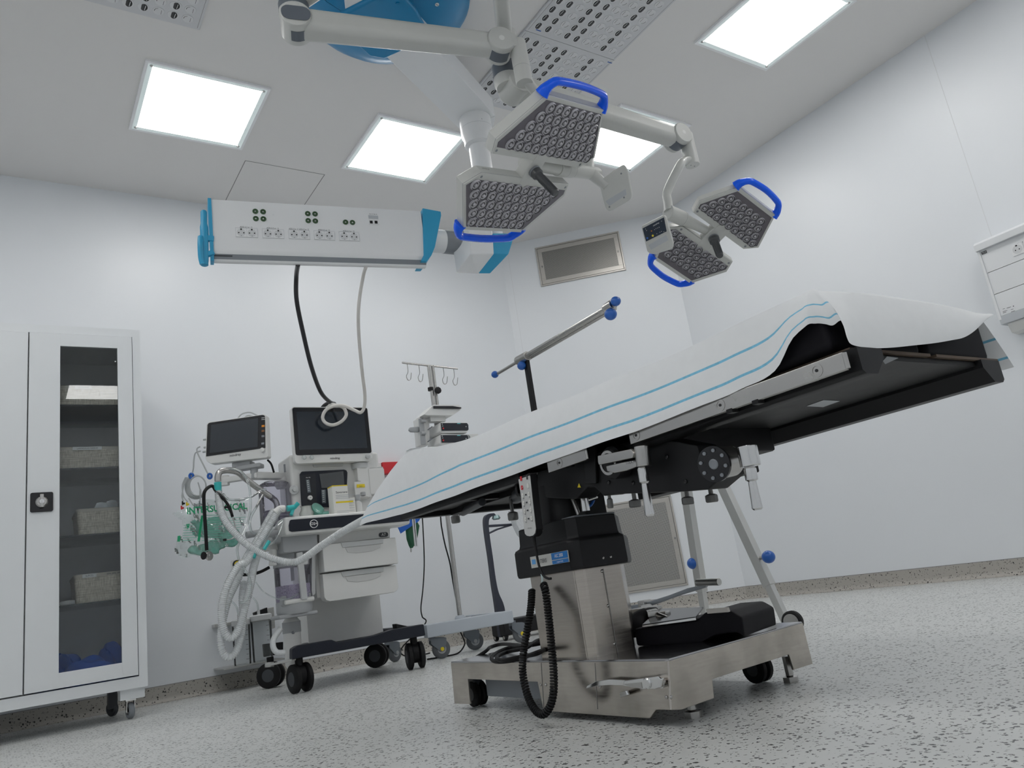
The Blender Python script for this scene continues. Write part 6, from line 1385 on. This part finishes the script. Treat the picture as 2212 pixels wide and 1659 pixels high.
for k in range(5): b = nb(); plate(b, ((pb_.x+q.x)/2+.001, 3.5546, p.z-.014-k*.012), (1, 0, 0), (0, 0, 1), .026, .002, .0004); obj('print_line', b, GREYL, o)
p = c7(1845, 1140, 3.56); t = thing('vial', 'small glass vial with grey cap on the worktop by the drape', 'vial', (p.x, 3.57, ZW))
b = nb(); lathe(b, [(.018, 0), (.018, .05), (.012, .058), (.012, .064)], (p.x, 3.57, ZW), up, 18); obj('vial_body', b, mat('vial_white', (.70, .71, .70), .3), t); b = nb(); lathe(b, [(.014, .062), (.014, .09), (.012, .092)], (p.x, 3.57, ZW), up, 18); obj('vial_cap', b, MG, t)
mk = thing('breathing_filter', 'clear and teal breathing filter lying on the worktop', 'filter', (c7(1350, 1160, 3.56).x, 3.56, ZW))
q = c7(1345, 1160, 3.56); b = nb(); lathe(b, [(.032, 0), (.034, .02), (.026, .035), (.024, .05), (.028, .052)], (q.x, 3.57, ZW), up, 22); obj('filter_body', b, clear('filter_clear', body=.5, bodycol=(.72, .74, .70)) , mk)
b = nb(); q = c7(1450, 1150, 3.56); lathe(b, [(.028, -.012), (.033, -.006), (.033, .008), (.02, .012)], (q.x, 3.57, ZW+.034), (.3, -.8, .5), 22); cyl(b, (q.x-.03, 3.57, ZW+.012), (q.x+.05, 3.56, ZW+.012), .010, seg=12); obj('teal_housing', b, BAGT, mk)
# ================================================================== INFUSION STAND WITH PUMPS
iv = thing('infusion_stand', 'steel drip stand with infusion pumps on a pale grey wheeled base', 'drip stand', (2.19, 4.0, 0))
e4 = lambda x, y, Y: at(840+x/4.366, 760+y/4.366, Y=Y); g4 = lambda x, y, Y: at(780+x/4.485, 1080+y/4.485, Y=Y)
IVB = mat('stand_grey_blue', (.50, .545, .60), .4); IVC = mat('caster_grey', (.16, .18, .205), .45)
px_ = 2.19
b = nb(); cyl(b, (px_, 4.0, .19), (px_, 4.0, 1.70), .0135, seg=18); obj('pole', b, SATIN, iv)
b = nb(); cyl(b, (px_+.026, 4.0, 1.12), (px_+.026, 4.0, 1.70), .009, seg=14); obj('slide_pole', b, SATIN, iv)
b = nb(); cyl(b, e4(125, 103, 4.0), e4(648, 160, 4.0), .006, seg=12); hk = obj('hook_bar', b, SATIN, iv)
for x0, y0 in ((172, 112), (282, 125), (512, 148), (610, 158)):
    pts = [e4(x0, y0, 4.0), e4(x0+8, y0+75, 4.0), e4(x0-6, y0+115, 4.0), e4(x0+4, y0+150, 4.0), e4(x0+20, y0+156, 4.0), e4(x0+34, y0+140, 4.0), e4(x0+40, y0+85, 4.0)]
    pipe(pts, .0024, SATIN, 'hook', hk, 5, 6)
b = nb(); lathe(b, [(.020, 0), (.022, .006), (.022, .016), (.016, .020)], e4(455, 368, 3.975), (0, -1, 0), 9); cyl(b, e4(395, 355, 4.0)-up*.008, e4(395, 355, 4.0)+up*.012, .018, seg=14); obj('clamp_knob', b, BLACK, iv)
# pump rack
b = nb(); fp([e4(*q, 3.96) for q in ((275, 625), (330, 600), (385, 600), (385, 875), (300, 880))], .07, .004, b); rk = obj('rack_column', b, MW, iv)
b = nb(); fp([e4(*q, 3.955) for q in ((275, 632), (318, 626), (345, 875), (300, 878))], -.012, .003, b); obj('rack_cheek', b, MG, rk)
for y in (655, 768): b = nb(); q = e4(322, y, 3.935); cyl(b, q-V((.012, 0, 0)), q+V((.016, 0, 0)), .010, seg=12); obj('rack_knob', b, MG, rk)
b = nb(); fp([e4(*q, 3.96) for q in ((190, 735), (200, 710), (280, 702), (315, 715), (318, 745), (280, 757), (210, 755))], .02, .006, b); obj('clamp_handle', b, MG, rk)
b = nb(); prism(b, [e4(*q, 3.90) for q in ((330, 590), (415, 505), (425, 498), (660, 498), (685, 520), (680, 545), (600, 600), (360, 600))], (0, .12, 0), .004); hd_ = obj('rack_head', b, MW, iv)
b = nb(); fp([e4(*q, 3.896) for q in ((418, 512), (600, 512), (680, 525), (682, 535), (660, 540), (420, 536))], -.004, .001, b); obj('status_strip', b, BLACKG, hd_)
b = nb(); bb(b, e4(395, 655, 3.93), e4(492, 600, 3.98)); obj('rack_spine', b, MW, iv)
CYP = mat('print_cyan', (.10, .55, .60), .4)
def pump(ys, label):
    q = lambda x, y, Y=3.88: e4(x, y+ys, Y)
    b = nb(); prism(b, [q(*k) for k in ((490, 665), (505, 660), (730, 665), (745, 680), (750, 745), (738, 765), (500, 770), (480, 750))], (0, .17, 0), .006); body = obj('pump', b, MW, iv, label=label)
    b = nb(); fp([q(*k, 3.878) for k in ((487, 672), (735, 672), (748, 690), (750, 735), (740, 742), (497, 745))], -.003, .001, b); sc_ = obj('pump_screen', b, mat('pump_screen_black', (.012, .015, .024), .2), body)
    b = nb(); lathe(b, [(.0055, 0), (.005, .001)], q(514, 722, 3.874), (0, -1, 0), 12); obj('stop_key', b, RED, sc_)
    for x, y in ((503, 682), (508, 700), (728, 705)): b = nb(); lathe(b, [(.0028, 0), (.0025, .0008)], q(x, y, 3.874), (0, -1, 0), 10); obj('key', b, INKL, sc_)
    b = nb(); plate(b, q(660, 676, 3.8745), (1, 0, 0), (0, 0, 1), .022, .004, .0006); obj('name_strip', b, CYP, sc_)
    b = nb(); beam(b, q(368, 735, 3.95), q(408, 705, 3.95), .012, .006, .002); obj('side_latch', b, GREYM, body)
pump(0, 'upper infusion pump with dark screen'); pump(113, 'lower infusion pump with dark screen')
b = nb(); bb(b, e4(740, 860, 3.92), e4(805, 790, 3.97), .005); tube(b, spline([e4(725, 800, 3.9), e4(745, 790, 3.9), e4(762, 800, 3.9), e4(758, 815, 3.9)], 4), .004, 8, mi=1); obj('drip_clip', b, [MW, GREYM], iv)
# wheeled base
b = nb(); P0, P1 = g4(625, 1255, 3.9), g4(1475, 1110, 3.9)
z0b, z1b = .120, .190
bb(b, (1.925, 3.90, z0b), (2.485, 3.95, z1b), .008); bb(b, (1.93, 3.95, .160), (1.965, 4.36, z1b), .006); bb(b, (2.40, 3.95, .160), (2.45, 4.25, z1b), .006); bb(b, (1.94, 3.97, .165), (2.40, 4.03, .185), .004); obj('base_frame', b, IVB, iv)
b = nb(); lathe(b, [(.032, 0), (.030, .012), (.022, .024)], (px_, 4.0, .183), up, 22); obj('pole_socket', b, IVB, iv)
b = nb(); tube(b, [(px_+.06+.022*math.cos(a), 3.99+.022*math.sin(a), .196) for a in [2*pi*k/14 for k in range(14)]], .004, 8, closed=True); obj('socket_ring', b, IVB, iv)
def swivel(x, y, d, dot_=True, r=.05):
    d = V((*d, 0)).normalized(); ax = V((-d.y, d.x, 0)); c = V((x, y, r+.0005)); b = nb()
    wheel(b, c, ax, r, .026, 0, 1)
    for s_ in (-1, 1):
        prism(b, [c+ax*s_*.017+d*a+up*z for a, z in ((-.012, -.012), (.012, -.012), (.028, .03), (.030, .052), (-.058, .062), (-.060, .035))], ax*s_*.004, .0015, 2)
    prism(b, [c-ax*.02+d*a+up*z for a, z in ((.030, .040), (.032, .054), (.010, .062), (-.058, .068), (-.062, .05), (-.02, .052))], ax*.04, .003, 2)
    cyl(b, (c-d*.040)+up*.06, (c-d*.040)+up*.078, .016, seg=14, mi=2)
    o = obj('caster', b, [mat('tyre_grey', (.12, .13, .14), .6), MG, IVC], iv)
    q = nb(); lathe(q, [(.011, 0), (.010, .003)], c-ax*.0215 if (c-ax).length < (c+ax).length else c+ax*.0215, -ax if (c-ax).length < (c+ax).length else ax, 14); obj('hub_cap', q, YEL if dot_ else MG, o)
swivel(2.02, 3.945, (1, -.15)); swivel(2.545, 3.945, (1, -.1)); swivel(2.30, 4.06, (1, -.3), False); swivel(1.93, 4.36, (.9, .4), False)
# ---- cords hanging behind
def cord(pts, r, label, m=RUBBER): b = nb(); tube(b, spline(pts, 7), r, 8); o = obj('extension_cable', b, m); tag(o, label, 'cord'); return recentre(o)
cord([g4(560, -260, 4.45), g4(585, 60, 4.42), g4(600, 280, 4.42), g4(612, 600, 4.42), g4(600, 850, 4.42), g4(580, 1040, 4.42), g4(592, 1130, 4.41), g4(620, 1200, 4.40), V((2.0, 4.42, .06)), V((2.06, 4.44, .005)), V((2.2, 4.45, .005))], .004, 'thin black cord hanging between the machine and the drip stand')
cord([e4(480, 860, 3.99)+V((0, .06, -.1)), g4(770, 160, 4.06), g4(785, 290, 4.05), g4(815, 440, 4.03), g4(858, 600, 4.02), g4(885, 760, 4.025), g4(945, 1110, 4.05), g4(960, 1260, 4.08), g4(990, 1340, 4.12), g4(1003, 1400, 4.10), V((2.16, 4.02, .006)), V((2.05, 4.0, .005)), V((1.97, 4.03, .005))], .0042, 'black cord running down the drip stand pole to the floor')
# ---- blue tag and green pouch behind the table
t = thing('green_pouch', 'dark green pouch with blue tag hanging behind the table end', 'pouch', g4(480, 480, 4.0))
gp = [(430, 290), (440, 380), (460, 440), (475, 470), (500, 465), (530, 420), (552, 340), (566, 250), (545, 210), (470, 220)]
cg = V((0, 0, 0)); P = [g4(*q, 3.78) for q in gp]; cg = sum(P, V())/len(P); b = nb(); loft(b, [[cg+(p-cg)*.7-V((0, .012, 0)) for p in P], P, [cg+(p-cg)*.7+V((0, .012, 0)) for p in P]]); obj('pouch_body', b, mat('pouch_green', (.004, .085, .035), .5), t)
b = nb(); prism(b, [g4(*q, 3.76) for q in ((345, 240), (440, 180), (500, 165), (582, 168), (560, 205), (385, 326))], (0, .004, 0), .001); obj('blue_tag', b, mat('tag_blue', (.01, .12, .55), .45), t)
b = nb(); tube(b, spline([g4(482, 470, 3.78), g4(478, 490, 3.78), g4(484, 505, 3.78), g4(488, 490, 3.78), g4(484, 472, 3.78)], 3), .002, 6); obj('snap_hook', b, SATIN, t)
# ---- dark curved cart upright behind the drip stand
ct_ = thing('cart_frame', 'dark curved upright of an equipment cart behind the drip stand', 'cart', (2.72, 4.35, 0))
YC = 4.32
b = nb(); out_ = spline([g4(*q, YC) for q in ((1290, 128), (1235, 135), (1205, 165), (1200, 230), (1215, 360), (1245, 560), (1275, 800), (1300, 960), (1318, 1090), (1350, 1330))], 4)
inn_ = spline([g4(*q, YC) for q in ((1310, 150), (1265, 160), (1242, 190), (1238, 250), (1250, 370), (1278, 560), (1305, 760), (1335, 900), (1390, 1040), (1430, 1330))], 4)
t_ = bmesh.new(); A_ = [t_.verts.new(p) for p in out_]; B_ = [t_.verts.new(p) for p in inn_]; C_ = [t_.verts.new(p+V((0, .03, 0))) for p in out_]; D_ = [t_.verts.new(p+V((0, .03, 0))) for p in inn_]
for k in range(len(A_)-1):
    for a, c in ((A_, B_), (D_, C_), (C_, A_), (B_, D_)): t_.faces.new((a[k], a[k+1], c[k+1], c[k]))
t_.faces.new((A_[0], B_[0], D_[0], C_[0])); t_.faces.new((A_[-1], C_[-1], D_[-1], B_[-1])); bmesh.ops.recalc_face_normals(t_, faces=t_.faces); obj('upright', t_, mat('cart_navy', (.03, .035, .055), .4), ct_)
CN_ = MATS['cart_navy']
b = nb(); prism(b, [g4(*q, YC) for q in ((1238, 240), (1475, 226), (1480, 242), (1330, 256), (1240, 262))], (0, .03, 0), .003); prism(b, [g4(*q, YC) for q in ((1475, 228), (1480, 244), (1330, 290), (1250, 328), (1245, 314), (1320, 276))], (0, .03, 0), .003); obj('bracket', b, CN_, ct_)
zb0 = g4(1400, 1290, YC).z; b = nb(); bb(b, (g4(1340, 1250, YC).x, 4.26, .03), (g4(1560, 1250, YC).x+.35, 4.42, .125), .01); obj('base_box', b, BLACK, ct_)
for x in (g4(1365, 1300, YC).x, g4(1560, 1250, YC).x+.28):
    for y in (4.285, 4.395): b = nb(); wheel(b, (x, y, .0205), (1, 0, 0), .02, .02, 0, 1); obj('caster', b, [RUBBER, SATIN], ct_)
b = nb(); P = [g4(*q, 4.30) for q in ((1425, 110), (1560, 60), (1640, 100), (1640, 400), (1570, 405), (1510, 340), (1460, 240))]; cg = sum(P, V())/len(P); loft(b, [[cg+(p-cg)*.7-V((0, .03, 0)) for p in P], P, [cg+(p-cg)*.7+V((0, .03, 0)) for p in P]]); obj('waste_bag', b, clear('bag_white', (.9, .92, .93), body=.6, bodycol=(.80, .82, .84)), ct_)
b = nb(); lathe(b, [(.02, 0), (.03, .02), (.02, .03)], g4(1305, 148, 4.33), (0, 0, -1), 10); obj('bag_clip', b, clear('clip_clear', (.8, .92, .92), body=.3, bodycol=(.5, .75, .75)), ct_)

# ================================================================== ARM SCREEN BAR CLAMPED TO THE FAR RAIL OF THE TABLE
PY = at(1145, 830, X=1.702).y
sb = thing('screen_bar', 'steel bar with blue knobs on a black post behind the table', 'bar', (1.70, PY, .56))
XP = 1.702
b = nb(); bb(b, (XP-.008, PY-.011, .57), (XP+.008, PY+.011, at(1138, 772, X=1.702).z), .002); obj('post', b, BLACK, sb)
b = nb(); bb(b, (1.646, PY-.03, .560), (1.715, PY+.03, .600), .004); obj('rail_clamp', b, SATIN, sb)
bar = lambda x, y: at(x, y, X=XP-.012)
a0, a1, a2 = bar(1070, 810), bar(1125, 776), bar(1330, 655)
b = nb(); cyl(b, a0, a2, .0065, seg=14); obj('thin_rod', b, SATIN, sb)
b = nb(); cyl(b, a1, bar(1318, 662), .0105, seg=16); cyl(b, a1+V((.02, 0, -.004)), bar(1318, 662)+V((.02, 0, -.004)), .0085, seg=14); obj('twin_rod', b, SATIN, sb)
for q0, q1 in (((1118, 780), (1140, 768)), ((1308, 668), (1325, 657))):
    b = nb(); cyl(b, bar(*q0), bar(*q1), .018, seg=18, bev=.003); obj('clamp', b, SATIN, sb)
for q, r_ in (((1071, 809), .0155), ((1332, 651), .0175), ((1129, 790), .0185), ((1321, 679), .0215)):
    b = nb(); sph(b, bar(*q)+V((-.004, 0, 0)), r_, 16, (1, 1, .95)); obj('blue_knob', b, KBLUE, sb)

# ================================================================== SIDE STAND ON TELESCOPIC LEGS BETWEEN TABLE AND WALL
XS = 2.50
sd = thing('side_stand', 'steel stand with telescopic legs, small wheels and blue knobs behind the table', 'stand', (XS+.1, 2.3, 0))
L1a, L1b = at(1478, 1030, X=XS), at(1523, 1330, X=XS); L2a, L2b = at(1548, 1020, X=XS), at(1700, 1352, X=XS)
b = nb(); bb(b, (XS-.03, L2a.y-.01, L2a.z-.01), (XS+.20, L1a.y+.12, L2a.z+.012), .004); obj('stand_top', b, ALU, sd)
def leg(pa, pb, split, parent):
    d = (pb-pa); m = pa+d*split
    b = nb(); beam(b, pa, m, .040, .034, .002, up=(1, 0, 0)); o = obj('leg', b, ALU, parent); b = nb(); beam(b, m-d*.02, pb, .031, .026, .002, up=(1, 0, 0)); obj('leg_slide', b, ALU, o); return o, m
W1 = V((L1b.x, L1b.y, .045)); W2 = V((L2b.x, L2b.y, .045))
for pa_, w_, kn in ((L1a, W1, (1497, 1217, -1)), (L2a, W2, (1660, 1203, 1))):
    o, m = leg(pa_, w_, .78, sd)
    kk = at(kn[0], kn[1], X=XS-.01); base_pt = pa_.lerp(w_, (pa_.z-kk.z)/(pa_.z-w_.z))
    b = nb(); sph(b, kk, .026, 18, (1, 1, .95)); obj('blue_knob', b, KBLUE, o)
    b = nb(); cyl(b, base_pt, kk, .007, seg=10); obj('knob_stem', b, SATIN, o)
    b = nb(); c_ = V((w_.x, w_.y-.03, .0405)); wheel(b, c_, (1, .25, 0), .040, .028, 0, 1); lathe(b, [(.030, -.0155), (.027, .0155)], c_, (1, .25, 0), 20, mi=2); obj('wheel', b, [RUBBER, SATIN, SATIN], o)

# ================================================================== PADDED LEG HOLDER LYING ON THE TABLE BASE
h5 = lambda x, y: (1280+x/4.254, 1240+y/4.254)
Pz = ZT+.0052; q0 = at(*h5(400, 665), Z=Pz); q1 = at(*h5(1395, 585), Z=Pz); dd = (q1-q0).normalized(); nn_ = V((-dd.y, dd.x, 0)); nn_ = -nn_ if nn_.dot(V((1, .3, 0))) < 0 else nn_
lh = thing('leg_holder', 'black padded leg holder with flat steel arm lying on the table base', 'leg holder', (q0+q1)/2+nn_*.1)
HP = lambda x, y, d=0.: at(*h5(x, y), P=q0+nn_*d, N=nn_)
b = nb(); prism(b, [HP(*q) for q in ((402, 664), (386, 560), (382, 500), (455, 493), (950, 425), (1030, 352), (1265, 335), (1372, 398), (1388, 520), (1395, 584), (1330, 540), (1240, 545), (1120, 565), (1000, 630), (800, 650))], nn_*.20, .006); obj('pad', b, PADBLK, lh)
ztop = HP(700, 352).z
b = nb(); prism(b, [HP(456, 480, -.006), HP(948, 408, -.006), HP(1022, 318, .10), HP(620, 330, .14)], up*.004, .001); obj('mount_plate', b, BLACKG, lh)
b = nb(); tube(b, spline([HP(392, 560, .01), HP(382, 480, .03), HP(420, 405, .07), HP(510, 358, .10), HP(600, 352, .12)], 6), .016, 10, flat=(1.6, .6)); obj('strap', b, PADBLK, lh)
b = nb(); prism(b, [HP(*q, -.008) for q in ((455, 474), (948, 400), (952, 424), (458, 490))], nn_*.003, .0006); obj('plate_edge', b, CHROME, lh)
b = nb(); prism(b, [HP(*q, .0) for q in ((1060, 318), (1255, 303), (1268, 345), (1075, 360))], -nn_*.012, .001); obj('tag_plate', b, mat('tag_ivory', (.55, .52, .48), .4), lh)
b = nb(); prism(b, [HP(*q, .10) for q in ((1255, 308), (1275, 300), (1375, 385), (1365, 400))], nn_*.06, .001); obj('side_wing', b, GREYD, lh)
b = nb(); bb(b, HP(360, 400, .12), HP(640, 335, .12)+V((.03, .03, .012)), .003); obj('bracket', b, SATIN, lh); b = nb(); box(b, HP(660, 375, .08), (.02, .03, .02), .004, None); cyl(b, HP(600, 380, .06), HP(700, 420, .05), .008, seg=12); obj('clamp_bolt', b, SATIN, lh)
BL = lambda x, y: at(*h5(x, y), X=1.57)
b = nb(); prism(b, [BL(*q) for q in ((345, 290), (470, 268), (700, 195), (870, 130), (1040, 92), (1048, 108), (1030, 128), (820, 190), (520, 300), (350, 345))], (.010, 0, 0), .002); obj('arm_blade', b, mat('blade_steel', (.42, .45, .49), .35, .7), lh)
b = nb(); bb(b, BL(450, 325)-V((.012, 0, 0)), BL(495, 238)+V((.02, 0, 0)), .003); obj('arm_block', b, SATIN, lh)
b = nb(); beam(b, HP(560, 365, .06), BL(475, 300)+V((.004, 0, 0)), .03, .016, .003); obj('arm_link', b, SATIN, lh)
b = nb(); cyl(b, BL(962, 78), BL(1165, 72), .0095, seg=18, bev=.001); lathe(b, [(.0070, -.001), (.0070, .0)], BL(962, 78), (0, 1, 0), 16, mi=1); obj('grip', b, [ALU, BLACK], lh)
# chrome pin hanging under the leg section of the table
b = nb(); p = g4(510, 160, 2.9); p = at(893, 1118, X=1.45); q = at(899, 1180, X=1.45); cyl(b, p+up*.02, q, .0075, seg=14); obj('drop_pin', b, CHROME, tb)
